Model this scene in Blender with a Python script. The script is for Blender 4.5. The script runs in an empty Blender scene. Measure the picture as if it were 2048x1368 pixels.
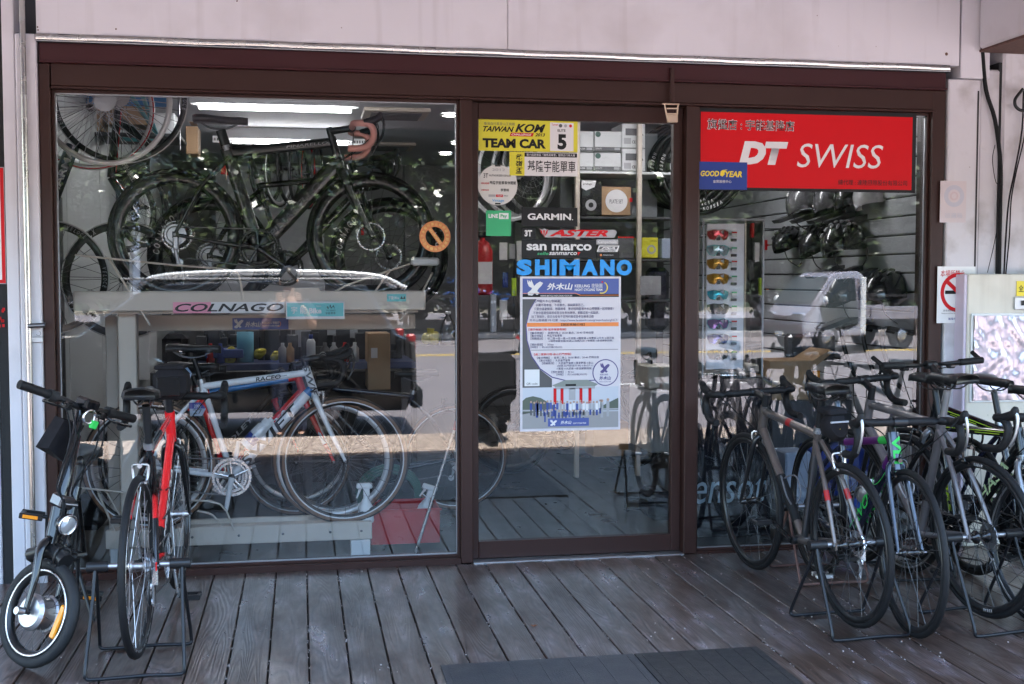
import bpy, math, random
from mathutils import Vector, Matrix, Quaternion
R = math.radians
rnd = random.Random(7)
S = bpy.context.scene
COL = S.collection

# ------------------------------------------------------------------ camera
FPX, YAW, PIT, CH, CD = 2350.0, R(10.2), math.atan(124 / 2350), 1.43, 5.88
cam_d = bpy.data.cameras.new('camera')
cam = bpy.data.objects.new('camera', cam_d)
COL.objects.link(cam)
cam_d.sensor_width = 36.0
cam_d.lens = FPX / 2048 * 36.0
cam_d.clip_start = 0.02
cam_d.clip_end = 600
cam.location = (0, -CD, CH)
cam.rotation_euler = (math.pi / 2 - PIT, 0, -YAW)
S.camera = cam
# ------------------------------------------------------------------ sky and sun
w = bpy.data.worlds.new('World')
S.world = w
w.use_nodes = True
wn = w.node_tree.nodes
wn.clear()
sky = wn.new('ShaderNodeTexSky')
sky.sky_type = 'NISHITA'
sky.sun_disc = False
SUN_EL, SUN_AZ = R(74), R(28)      # azimuth clockwise from +y: behind the building
sky.sun_elevation = SUN_EL
sky.sun_rotation = SUN_AZ
sky.air_density = 1.2
sky.dust_density = 2.0
bg = wn.new('ShaderNodeBackground')
bg.inputs[1].default_value = 0.15
out = wn.new('ShaderNodeOutputWorld')
w.node_tree.links.new(sky.outputs[0], bg.inputs[0])
w.node_tree.links.new(bg.outputs[0], out.inputs[0])
sl = bpy.data.lights.new('sun', 'SUN')
sl.energy = 3.6
sl.angle = R(0.5)
sl.color = (1.0, 0.95, 0.88)
sun = bpy.data.objects.new('sun', sl)
COL.objects.link(sun)
_sd = Vector((math.sin(SUN_AZ) * math.cos(SUN_EL), math.cos(SUN_AZ) * math.cos(SUN_EL), math.sin(SUN_EL)))
sun.rotation_euler = _sd.to_track_quat('Z', 'Y').to_euler()
# ------------------------------------------------------------------ exposure
S.view_settings.view_transform = 'Standard'
S.view_settings.look = 'None'
S.view_settings.gamma = 1
S.view_settings.use_curve_mapping = False
S.view_settings.exposure = 3.68
S.view_settings.use_white_balance = True
S.view_settings.white_balance_temperature = 6450
S.view_settings.white_balance_tint = 5
S.cycles.use_denoising = True
S.cycles.max_bounces = 8
S.cycles.transparent_max_bounces = 16
S.cycles.sample_clamp_indirect = 6.0
S.cycles.caustics_reflective = False
S.cycles.caustics_refractive = False

# ------------------------------------------------------------------ pixel -> world
_f = Vector((math.sin(YAW) * math.cos(PIT), math.cos(YAW) * math.cos(PIT), -math.sin(PIT)))
_r = Vector((math.cos(YAW), -math.sin(YAW), 0))
_u = _r.cross(_f)
_c = Vector((0, -CD, CH))
def ray(px, py): return _f + _r * ((px - 1024) / FPX) - _u * ((py - 684) / FPX)
def at(px, py, Y=0.0):
    """point of the photograph px,py on the upright plane y=Y"""
    d = ray(px, py)
    return _c + d * ((Y - _c.y) / d.y)
def gd(px, py, Z=0.0):
    d = ray(px, py)
    return _c + d * ((Z - _c.z) / d.z)
def refl(px, py, Y):
    """real place of something seen mirrored in the glass, Y metres in front of the facade"""
    p = at(px, py, Y)
    return Vector((p.x, -Y, p.z))

# ------------------------------------------------------------------ materials
_M = {}
def M(name, col=(.5, .5, .5), rough=.5, metal=0., var=0., vs=8., bump=0., bs=60., coat=0., spec=.5, emit=0., rvar=0., dirt=0., ds=3.):
    if name in _M: return _M[name]
    m = bpy.data.materials.new(name)
    m.use_nodes = True
    nt = m.node_tree
    b = nt.nodes['Principled BSDF']
    c4 = (*col, 1)
    b.inputs['Base Color'].default_value = c4
    b.inputs['Roughness'].default_value = rough
    b.inputs['Metallic'].default_value = metal
    b.inputs['Coat Weight'].default_value = coat
    b.inputs['Specular IOR Level'].default_value = spec
    if emit:
        b.inputs['Emission Color'].default_value = c4
        b.inputs['Emission Strength'].default_value = emit
    tc = None
    def noise(scale, det=4.):
        nonlocal tc
        if tc is None: tc = nt.nodes.new('ShaderNodeTexCoord')
        n = nt.nodes.new('ShaderNodeTexNoise')
        n.inputs['Scale'].default_value = scale
        n.inputs['Detail'].default_value = det
        nt.links.new(tc.outputs['Object'], n.inputs['Vector'])
        return n
    if var or rvar:
        n = noise(vs)
    if var:
        mx = nt.nodes.new('ShaderNodeMix'); mx.data_type = 'RGBA'
        mx.inputs[6].default_value = tuple(c * (1 - var) for c in col) + (1,)
        mx.inputs[7].default_value = tuple(min(1, c * (1 + var)) for c in col) + (1,)
        nt.links.new(n.outputs['Fac'], mx.inputs[0])
        last = mx.outputs[2]
        if dirt:
            n2 = noise(ds, 8.)
            rp = nt.nodes.new('ShaderNodeValToRGB')
            rp.color_ramp.elements[0].position = .52
            rp.color_ramp.elements[0].color = (0, 0, 0, 1)
            rp.color_ramp.elements[1].position = .78
            rp.color_ramp.elements[1].color = (dirt, dirt, dirt, 1)
            nt.links.new(n2.outputs['Fac'], rp.inputs[0])
            m2 = nt.nodes.new('ShaderNodeMix'); m2.data_type = 'RGBA'
            m2.inputs[7].default_value = (col[0] * .45, col[1] * .4, col[2] * .36, 1)
            nt.links.new(rp.outputs[0], m2.inputs[0])
            nt.links.new(last, m2.inputs[6])
            last = m2.outputs[2]
            mps = nt.nodes.new('ShaderNodeMapping'); mps.inputs['Scale'].default_value = (14, 6, .7); nt.links.new(tc.outputs['Object'], mps.inputs[0])
            ns_ = nt.nodes.new('ShaderNodeTexNoise'); ns_.inputs['Scale'].default_value = 1; ns_.inputs['Detail'].default_value = 5; nt.links.new(mps.outputs[0], ns_.inputs['Vector'])
            rs_ = nt.nodes.new('ShaderNodeMapRange'); rs_.inputs['From Min'].default_value = .56; rs_.inputs['From Max'].default_value = .8; rs_.inputs['To Max'].default_value = .45; nt.links.new(ns_.outputs['Fac'], rs_.inputs[0])
            m4 = nt.nodes.new('ShaderNodeMix'); m4.data_type = 'RGBA'; m4.inputs[7].default_value = (col[0] * .62, col[1] * .58, col[2] * .55, 1)
            nt.links.new(rs_.outputs[0], m4.inputs[0]); nt.links.new(last, m4.inputs[6]); last = m4.outputs[2]
            vo = nt.nodes.new('ShaderNodeTexVoronoi'); vo.inputs['Scale'].default_value = 9
            nt.links.new(tc.outputs['Object'], vo.inputs['Vector'])
            lt = nt.nodes.new('ShaderNodeMath'); lt.operation = 'LESS_THAN'; lt.inputs[1].default_value = .028
            nt.links.new(vo.outputs['Distance'], lt.inputs[0])
            ml = nt.nodes.new('ShaderNodeMath'); ml.operation = 'MULTIPLY'; ml.inputs[1].default_value = .7
            nt.links.new(lt.outputs[0], ml.inputs[0])
            m3 = nt.nodes.new('ShaderNodeMix'); m3.data_type = 'RGBA'
            m3.inputs[7].default_value = (.12, .06, .04, 1)
            nt.links.new(ml.outputs[0], m3.inputs[0]); nt.links.new(last, m3.inputs[6])
            last = m3.outputs[2]
        nt.links.new(last, b.inputs['Base Color'])
    if rvar:
        mr = nt.nodes.new('ShaderNodeMapRange')
        mr.inputs['To Min'].default_value = max(.02, rough - rvar)
        mr.inputs['To Max'].default_value = min(1, rough + rvar)
        nt.links.new(n.outputs['Fac'], mr.inputs[0])
        nt.links.new(mr.outputs[0], b.inputs['Roughness'])
    if bump:
        nb = noise(bs, 6.)
        bp = nt.nodes.new('ShaderNodeBump')
        bp.inputs['Strength'].default_value = bump
        bp.inputs['Distance'].default_value = .004
        nt.links.new(nb.outputs['Fac'], bp.inputs['Height'])
        nt.links.new(bp.outputs[0], b.inputs['Normal'])
    _M[name] = m
    return m

def glass_mat(name, tint=(1, 1, 1), k=2.0, ior=1.5, rough=0.0, dust=0.0):
    m = bpy.data.materials.new(name); m.use_nodes = True
    nt = m.node_tree; N = nt.nodes; L = nt.links.new
    N.clear()
    o = N.new('ShaderNodeOutputMaterial')
    tr = N.new('ShaderNodeBsdfTransparent'); tr.inputs[0].default_value = (*tint, 1)
    gl = N.new('ShaderNodeBsdfGlossy'); gl.inputs['Roughness'].default_value = rough
    fr = N.new('ShaderNodeFresnel'); fr.inputs[0].default_value = ior
    mu = N.new('ShaderNodeMath'); mu.operation = 'MULTIPLY'; mu.inputs[1].default_value = k; mu.use_clamp = True
    mx = N.new('ShaderNodeMixShader')
    L(fr.outputs[0], mu.inputs[0]); L(mu.outputs[0], mx.inputs[0]); L(tr.outputs[0], mx.inputs[1]); L(gl.outputs[0], mx.inputs[2])
    last = mx
    if dust:
        tc = N.new('ShaderNodeTexCoord')
        mp = N.new('ShaderNodeMapping'); mp.inputs['Scale'].default_value = (1.5, 1, .35)
        n = N.new('ShaderNodeTexNoise'); n.inputs['Scale'].default_value = 5; n.inputs['Detail'].default_value = 8
        rp = N.new('ShaderNodeMapRange'); rp.inputs['From Min'].default_value = .45; rp.inputs['From Max'].default_value = .8
        rp.inputs['To Max'].default_value = dust; rp.inputs['To Min'].default_value = dust * .2
        df = N.new('ShaderNodeBsdfDiffuse'); df.inputs[0].default_value = (.6, .6, .6, 1)
        m2 = N.new('ShaderNodeMixShader')
        L(tc.outputs['Object'], mp.inputs[0]); L(mp.outputs[0], n.inputs['Vector']); L(n.outputs['Fac'], rp.inputs[0])
        L(rp.outputs[0], m2.inputs[0]); L(mx.outputs[0], m2.inputs[1]); L(df.outputs[0], m2.inputs[2])
        last = m2
    L(last.outputs[0], o.inputs[0])
    _M[name] = m
    return m

def wood_mat():
    m = bpy.data.materials.new('weathered_deck_wood'); m.use_nodes = True
    nt = m.node_tree; N = nt.nodes; L = nt.links.new
    b = N['Principled BSDF']
    tc = N.new('ShaderNodeTexCoord'); oi = N.new('ShaderNodeObjectInfo')
    cb = N.new('ShaderNodeCombineXYZ')
    mm = N.new('ShaderNodeMath'); mm.operation = 'MULTIPLY'; mm.inputs[1].default_value = 97
    L(oi.outputs['Random'], mm.inputs[0]); L(mm.outputs[0], cb.inputs[0]); L(mm.outputs[0], cb.inputs[1]); L(mm.outputs[0], cb.inputs[2])
    ad = N.new('ShaderNodeVectorMath'); ad.operation = 'ADD'
    L(tc.outputs['Object'], ad.inputs[0]); L(cb.outputs[0], ad.inputs[1])
    mp = N.new('ShaderNodeMapping'); mp.inputs['Scale'].default_value = (8.5, .6, 3.0)
    L(ad.outputs[0], mp.inputs[0])
    n1 = N.new('ShaderNodeTexNoise'); n1.inputs['Scale'].default_value = 1.15; n1.inputs['Detail'].default_value = 1.2
    L(mp.outputs[0], n1.inputs['Vector'])
    k = N.new('ShaderNodeMath'); k.operation = 'MULTIPLY'; k.inputs[1].default_value = 22
    fr = N.new('ShaderNodeMath'); fr.operation = 'PINGPONG'; fr.inputs[1].default_value = .5
    L(n1.outputs['Fac'], k.inputs[0]); L(k.outputs[0], fr.inputs[0])
    db = N.new('ShaderNodeMath'); db.operation = 'MULTIPLY'; db.inputs[1].default_value = 2
    L(fr.outputs[0], db.inputs[0])
    mf = N.new('ShaderNodeMapping'); mf.inputs['Scale'].default_value = (160, 5, 40)
    L(ad.outputs[0], mf.inputs[0])
    nf = N.new('ShaderNodeTexNoise'); nf.inputs['Scale'].default_value = 1; nf.inputs['Detail'].default_value = 4
    L(mf.outputs[0], nf.inputs['Vector'])
    # blotches where the paint is worn through
    mb_ = N.new('ShaderNodeMapping'); mb_.inputs['Scale'].default_value = (9, 2.6, 3)
    L(ad.outputs[0], mb_.inputs[0])
    nb = N.new('ShaderNodeTexNoise'); nb.inputs['Scale'].default_value = 1; nb.inputs['Detail'].default_value = 7; nb.inputs['Roughness'].default_value = .62
    L(mb_.outputs[0], nb.inputs['Vector'])
    cr = N.new('ShaderNodeValToRGB')
    e = cr.color_ramp.elements
    e[0].position = .30; e[0].color = (.036, .018, .011, 1)
    e[1].position = .70; e[1].color = (.180, .140, .142, 1)
    x = e.new(.44); x.color = (.062, .038, .028, 1)
    x = e.new(.56); x.color = (.084, .057, .047, 1)
    L(nb.outputs['Fac'], cr.inputs[0])
    gr = N.new('ShaderNodeValToRGB')
    g = gr.color_ramp.elements
    g[0].position = .05; g[0].color = (.42, .40, .40, 1)
    g[1].position = .6; g[1].color = (1.12, 1.1, 1.14, 1)
    L(db.outputs[0], gr.inputs[0])
    m1 = N.new('ShaderNodeMix'); m1.data_type = 'RGBA'; m1.blend_type = 'MULTIPLY'; m1.inputs[0].default_value = .8
    msk = N.new('ShaderNodeTexNoise'); msk.inputs['Scale'].default_value = 2.2; L(ad.outputs[0], msk.inputs['Vector'])
    mm2 = N.new('ShaderNodeMapRange'); mm2.inputs['From Min'].default_value = .38; mm2.inputs['From Max'].default_value = .62; mm2.inputs['To Min'].default_value = .4; mm2.inputs['To Max'].default_value = 1.0; L(msk.outputs['Fac'], mm2.inputs[0]); L(mm2.outputs[0], m1.inputs[0])
    L(cr.outputs[0], m1.inputs[6]); L(gr.outputs[0], m1.inputs[7])
    mr = N.new('ShaderNodeMapRange'); mr.inputs['To Min'].default_value = .6; mr.inputs['To Max'].default_value = 1.4
    L(nf.outputs['Fac'], mr.inputs[0])
    hs = N.new('ShaderNodeHueSaturation')
    L(m1.outputs[2], hs.inputs['Color']); L(mr.outputs[0], hs.inputs['Value'])
    # each plank its own tone
    mt = N.new('ShaderNodeMapRange'); mt.inputs['To Min'].default_value = .75; mt.inputs['To Max'].default_value = 1.25
    L(oi.outputs['Random'], mt.inputs[0])
    h2 = N.new('ShaderNodeHueSaturation'); L(hs.outputs[0], h2.inputs['Color']); L(mt.outputs[0], h2.inputs['Value'])
    L(h2.outputs[0], b.inputs['Base Color'])
    b.inputs['Coat Weight'].default_value = .28; b.inputs['Coat Roughness'].default_value = .16
    rr = N.new('ShaderNodeMapRange'); rr.inputs['From Min'].default_value = .35; rr.inputs['From Max'].default_value = .7
    rr.inputs['To Min'].default_value = .44; rr.inputs['To Max'].default_value = .24
    L(nb.outputs['Fac'], rr.inputs[0]); L(rr.outputs[0], b.inputs['Roughness'])
    hsum = N.new('ShaderNodeMath'); hsum.operation = 'ADD'
    h5 = N.new('ShaderNodeMath'); h5.operation = 'MULTIPLY'; h5.inputs[1].default_value = .6
    L(nf.outputs['Fac'], h5.inputs[0]); L(db.outputs[0], hsum.inputs[0]); L(h5.outputs[0], hsum.inputs[1])
    bp = N.new('ShaderNodeBump'); bp.inputs['Strength'].default_value = .4; bp.inputs['Distance'].default_value = .002
    L(hsum.outputs[0], bp.inputs['Height']); L(bp.outputs[0], b.inputs['Normal'])
    _M['wood'] = m
    return m

# ------------------------------------------------------------------ mesh builder
def off(p):
    v = Vector((0, 0, 0))
    while p is not None:
        v += p.location; p = p.parent
    return v
def tag(o, label=None, cat=None, group=None, kind=None):
    if label: o['label'] = label
    if cat: o['category'] = cat
    if group: o['group'] = group
    if kind: o['kind'] = kind
    return o
def thing(name, label, cat, loc=(0, 0, 0), group=None):
    o = bpy.data.objects.new(name, None)
    o.empty_display_size = .1
    COL.objects.link(o); o.location = loc
    return tag(o, label, cat, group)
def spline(pts, n=4):
    P = [Vector(p) for p in pts]
    if len(P) < 3: return P
    Q = [P[0] * 2 - P[1]] + P + [P[-1] * 2 - P[-2]]
    o = []
    for i in range(1, len(Q) - 2):
        a, b, c, d = Q[i - 1], Q[i], Q[i + 1], Q[i + 2]
        for k in range(n):
            t = k / n
            o.append(.5 * ((2 * b) + (c - a) * t + (2 * a - 5 * b + 4 * c - d) * t * t + (3 * b - a - 3 * c + d) * t ** 3))
    o.append(P[-1])
    return o
class MB:
    def __init__(s, xf=None):
        s.v = []; s.f = []; s.sm = []; s.xf = xf
    def add(s, vs, fs, smooth=False):
        n = len(s.v)
        for p in vs:
            p = Vector(p)
            s.v.append(s.xf @ p if s.xf is not None else p)
        for f in fs:
            s.f.append(tuple(i + n for i in f)); s.sm.append(smooth)
        return s
    def box(s, a, b, ch=0.0, rot=None):
        a = Vector(a); b = Vector(b)
        lo = Vector([min(a[i], b[i]) for i in range(3)]); hi = Vector([max(a[i], b[i]) for i in range(3)])
        c = (lo + hi) / 2; h = (hi - lo) / 2
        ch = min(ch, h.x * .45, h.y * .45, h.z * .45)
        if ch <= 0:
            vs = [Vector((x * h.x, y * h.y, z * h.z)) for x in (-1, 1) for y in (-1, 1) for z in (-1, 1)]
            fs = [(0, 1, 3, 2), (4, 6, 7, 5), (0, 4, 5, 1), (2, 3, 7, 6), (0, 2, 6, 4), (1, 5, 7, 3)]
        else:
            vs = []; ix = {}
            for x in (-1, 1):
                for y in (-1, 1):
                    for z in (-1, 1):
                        for k in range(3):
                            q = Vector((x * h.x, y * h.y, z * h.z))
                            for j in range(3):
                                if j != k: q[j] -= (x, y, z)[j] * ch
                            ix[(x, y, z, k)] = len(vs); vs.append(q)
            fs = []
            for k in range(3):
                o = [j for j in range(3) if j != k]
                for sg in (-1, 1):
                    r = []
                    for (p, q) in ((-1, -1), (1, -1), (1, 1), (-1, 1)):
                        t = [0, 0, 0]; t[k] = sg; t[o[0]] = p; t[o[1]] = q
                        r.append(ix[(*t, k)])
                    if sg < 0: r.reverse()
                    fs.append(tuple(r))
                # edges parallel to axis k
                for p in (-1, 1):
                    for q in (-1, 1):
                        t0 = [0, 0, 0]; t0[k] = -1; t0[o[0]] = p; t0[o[1]] = q
                        t1 = list(t0); t1[k] = 1
                        fs.append((ix[(*t0, o[0])], ix[(*t1, o[0])], ix[(*t1, o[1])], ix[(*t0, o[1])]))
            for x in (-1, 1):
                for y in (-1, 1):
                    for z in (-1, 1):
                        fs.append(tuple(ix[(x, y, z, k)] for k in range(3)))
        if rot is not None: vs = [rot @ q for q in vs]
        return s.add([q + c for q in vs], fs)
    def quad(s, pts): return s.add(pts, [tuple(range(len(pts)))])
    def tube(s, pts, r, seg=8, flat=1.0, ref=(0, 1, 0), cap=True, closed=False, smooth=True):
        P = [Vector(p) for p in pts]; n = len(P)
        rr = [r] * n if not hasattr(r, '__len__') else list(r)
        ref = Vector(ref); vs = []; fs = []
        for i in range(n):
            if closed: t = P[(i + 1) % n] - P[i - 1]
            else: t = P[min(i + 1, n - 1)] - P[max(i - 1, 0)]
            t.normalize()
            a = ref - t * ref.dot(t)
            if a.length < .05:
                a = Vector((0, 0, 1)) - t * t.z
                if a.length < .05: a = Vector((1, 0, 0)) - t * t.x
            a.normalize(); b = t.cross(a)
            for k in range(seg):
                an = 2 * math.pi * k / seg
                vs.append(P[i] + a * (math.cos(an) * rr[i] * flat) + b * (math.sin(an) * rr[i]))
        m = n if closed else n - 1
        for i in range(m):
            j = (i + 1) % n
            for k in range(seg):
                l = (k + 1) % seg
                fs.append((i * seg + k, i * seg + l, j * seg + l, j * seg + k))
        s.add(vs, fs, smooth)
        if cap and not closed:
            s.add(vs[:seg][::-1], [tuple(range(seg))]); s.add(vs[-seg:], [tuple(range(seg))])
        return s
    def ring(s, c, prof, seg=48, axis='y', a0=0., a1=360., smooth=True, closedp=True):
        """revolve profile [(radius, along axis)] round axis through c"""
        c = Vector(c); vs = []; fs = []; full = abs(a1 - a0) >= 359.9
        n = seg if full else seg + 1; m = len(prof)
        for i in range(n):
            an = R(a0 + (a1 - a0) * i / seg); ca, sa = math.cos(an), math.sin(an)
            for (rr, h) in prof:
                if axis == 'y': q = Vector((ca * rr, h, sa * rr))
                elif axis == 'z': q = Vector((ca * rr, sa * rr, h))
                else: q = Vector((h, ca * rr, sa * rr))
                vs.append(c + q)
        for i in range(seg):
            j = (i + 1) % n
            for k in range(m if closedp else m - 1):
                l = (k + 1) % m
                fs.append((i * m + k, j * m + k, j * m + l, i * m + l))
        return s.add(vs, fs, smooth)
    def lathe(s, c, prof, seg=24, axis='z', smooth=True):
        s.ring(c, prof, seg, axis, smooth=smooth, closedp=False)
        return s
    def ell(s, c, r, seg=12, rings=8, rot=None):
        c = Vector(c); r = Vector(r) if hasattr(r, '__len__') else Vector((r, r, r)); vs = []; fs = []
        for i in range(rings + 1):
            th = math.pi * i / rings
            for k in range(seg):
                a = 2 * math.pi * k / seg
                q = Vector((math.sin(th) * math.cos(a) * r.x, math.sin(th) * math.sin(a) * r.y, math.cos(th) * r.z))
                vs.append((rot @ q if rot is not None else q) + c)
        for i in range(rings):
            for k in range(seg):
                l = (k + 1) % seg
                fs.append((i * seg + k, (i + 1) * seg + k, (i + 1) * seg + l, i * seg + l))
        return s.add(vs, fs, True)
    def prism(s, poly, d, axis='y', smooth=False):
        """poly: 3D points of a planar outline, d: Vector thickness"""
        P = [Vector(p) for p in poly]; n = len(P); d = Vector(d)
        vs = P + [p + d for p in P]
        fs = [tuple(range(n))[::-1], tuple(range(n, 2 * n))]
        for i in range(n):
            j = (i + 1) % n; fs.append((i, j, n + j, n + i))
        return s.add(vs, fs, smooth)
    def build(s, name, mat, parent=None, label=None, kind=None):
        me = bpy.data.meshes.new(name)
        o3 = off(parent) if parent is not None else Vector((0, 0, 0))
        me.from_pydata([tuple(q - o3) for q in s.v], [], s.f)
        me.polygons.foreach_set('use_smooth', s.sm)
        me.materials.append(mat if not isinstance(mat, str) else _M[mat])
        o = bpy.data.objects.new(name, me); COL.objects.link(o)
        o.parent = parent
        if label: o['label'] = label
        if kind: o['kind'] = kind
        return o
    def solo(s, name, label, cat, mat="white", group=None):
        """a thing that is one mesh; origin moved to its base centre"""
        xs = [q.x for q in s.v]; ys = [q.y for q in s.v]; zs = [q.z for q in s.v]
        b = Vector(((min(xs) + max(xs)) / 2, (min(ys) + max(ys)) / 2, min(zs)))
        s.v = [q - b for q in s.v]
        o = s.build(name, mat); o.location = b
        return tag(o, label, cat, group)
def copy_tree(o, parent=None):
    c = o.copy(); COL.objects.link(c); c.parent = parent
    for ch in [x for x in KIDS(o)]: copy_tree(ch, c)
    return c
def KIDS(o): return list(o.children)

# text: laid out at the end in one pass; every glyph mesh fills exactly the box w x h
_TX = []
def text(s, c, w, h, mat, parent, X=(1, 0, 0), Y=(0, 0, 1), bold=0., shear=0., name='lettering', d=.0004, label=None):
    _TX.append((s, Vector(c) - off(parent), w, h, mat, parent, Vector(X).normalized(), Vector(Y).normalized(), bold, shear, name, d, label))
def flush_text():
    tmp = []
    for t in _TX:
        cu = bpy.data.curves.new('t', 'FONT')
        cu.body = t[0]; cu.size = 1; cu.offset = t[8]; cu.shear = t[9]
        cu.resolution_u = 3
        o = bpy.data.objects.new('t', cu); COL.objects.link(o); tmp.append(o)
    bpy.context.view_layer.update()
    dg = bpy.context.evaluated_depsgraph_get()
    for o, t in zip(tmp, _TX):
        me = bpy.data.meshes.new_from_object(o.evaluated_get(dg))
        if len(me.vertices) == 0: continue
        xs = [v.co.x for v in me.vertices]; ys = [v.co.y for v in me.vertices]
        x0, x1, y0, y1 = min(xs), max(xs), min(ys), max(ys)
        n = t[6].cross(t[7])
        for v in me.vertices:
            a = (v.co.x - (x0 + x1) / 2) / (x1 - x0) * t[2]; b = (v.co.y - (y0 + y1) / 2) / max(1e-6, y1 - y0) * t[3]
            v.co = t[1] + t[6] * a + t[7] * b + n * t[11]
        me.materials.clear(); me.materials.append(_M[t[4]] if isinstance(t[4], str) else t[4])
        me.name = t[10]
        ob = bpy.data.objects.new(t[10], me); COL.objects.link(ob); ob.parent = t[5]
        if t[12]: ob['label'] = t[12]
    for o in tmp:
        cu = o.data; bpy.data.objects.remove(o); bpy.data.curves.remove(cu)

# plain materials
M('white', (.72, .72, .72), .5); M('ink_white', (.70, .69, .70), .5, spec=.2); M('ink_black', (.010, .010, .011), .5, spec=.25)
M('ink_red', (.55, .008, .014), .45, spec=.2); M('ink_blue', (.02, .05, .25), .45); M('ink_cyan', (.01, .30, .62), .4)
M('ink_teal', (.12, .48, .50), .45); M('ink_yellow', (.78, .62, .03), .45); M('ink_orange', (.72, .22, .05), .5)
M('ink_green', (.03, .36, .14), .45); M('ink_grey', (.35, .35, .37), .5); M('ink_dgrey', (.09, .09, .1), .5); M('ink_pink', (.75, .28, .40), .5)
M('lime', (.42, .62, .03), .4); M('neon_green', (.05, .50, .09), .5, spec=.2); M('purple', (.09, .012, .12), .4, spec=.3); M('dull_red', (.32, .012, .014), .4, spec=.3)
M('rubber', (.009, .009, .010), .62, spec=.22, var=.25, vs=40, bump=.15, bs=200)
M('rubber_grey', (.018, .018, .019), .65, spec=.25, var=.2, vs=40)
M('tan', (.17, .085, .045), .6)
M('black_gloss', (.008, .008, .009), .16, coat=.35, spec=.4)
M('black_satin', (.011, .011, .012), .36, var=.2, vs=30, spec=.35)
M('black_matte', (.009, .009, .010), .7, spec=.2, var=.3, vs=25, bump=.1)
M('tape', (.008, .008, .009), .6, spec=.25, bump=.5, bs=90)
M('pink_tape', (.78, .38, .33), .55, bump=.25, bs=70)
M('carbon', (.012, .012, .013), .28, coat=.3, spec=.4, var=.25, vs=14)
M('alu', (.62, .62, .63), .28, metal=1., rvar=.12, vs=30)
M('alu_dull', (.42, .42, .44), .42, metal=1., rvar=.1, vs=20)
M('chrome', (.8, .8, .82), .12, metal=1.)
M('steel_dark', (.16, .16, .17), .35, metal=1.)
M('spoke', (.5, .5, .52), .3, metal=1.)
M('spoke_black', (.07, .07, .072), .3, metal=.5)
M('rim_silver', (.60, .60, .61), .35, metal=.35)
M('rim_black', (.011, .011, .012), .3, spec=.4)
M('titanium', (.15, .125, .115), .33, metal=.7, rvar=.1)
M('grey_paint', (.13, .115, .118), .35, metal=.3, coat=.3)
M('red_paint', (.66, .012, .016), .2, coat=.6)
M('white_paint', (.72, .72, .74), .25, coat=.5)
M('blue_paint', (.02, .16, .42), .25, coat=.5)
M('slate_paint', (.028, .038, .060), .25, coat=.5, metal=.3)
M('deep_navy', (.012, .014, .03), .22, coat=.6)
M('fork_grey', (.22, .22, .23), .28, coat=.4, metal=.4)
M('celeste', (.10, .42, .48), .3, coat=.4)
M('beige_steel', (.54, .47, .40), .45, var=.06, vs=6, rvar=.08)
M('card', (.36, .23, .13), .8, var=.15, vs=10)
M('orange_plastic', (.85, .28, .01), .3)
M('red_plastic', (.42, .015, .02), .35)
M('frosted', (.62, .63, .64), .4)
M('stand_paint', (.010, .010, .012), .35, spec=.3, rvar=.1)
M('rust', (.11, .055, .045), .75, var=.4, vs=40)
M('fabric', (.013, .012, .014), .9, spec=.15, var=.3, vs=30, bump=.3, bs=150)

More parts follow.
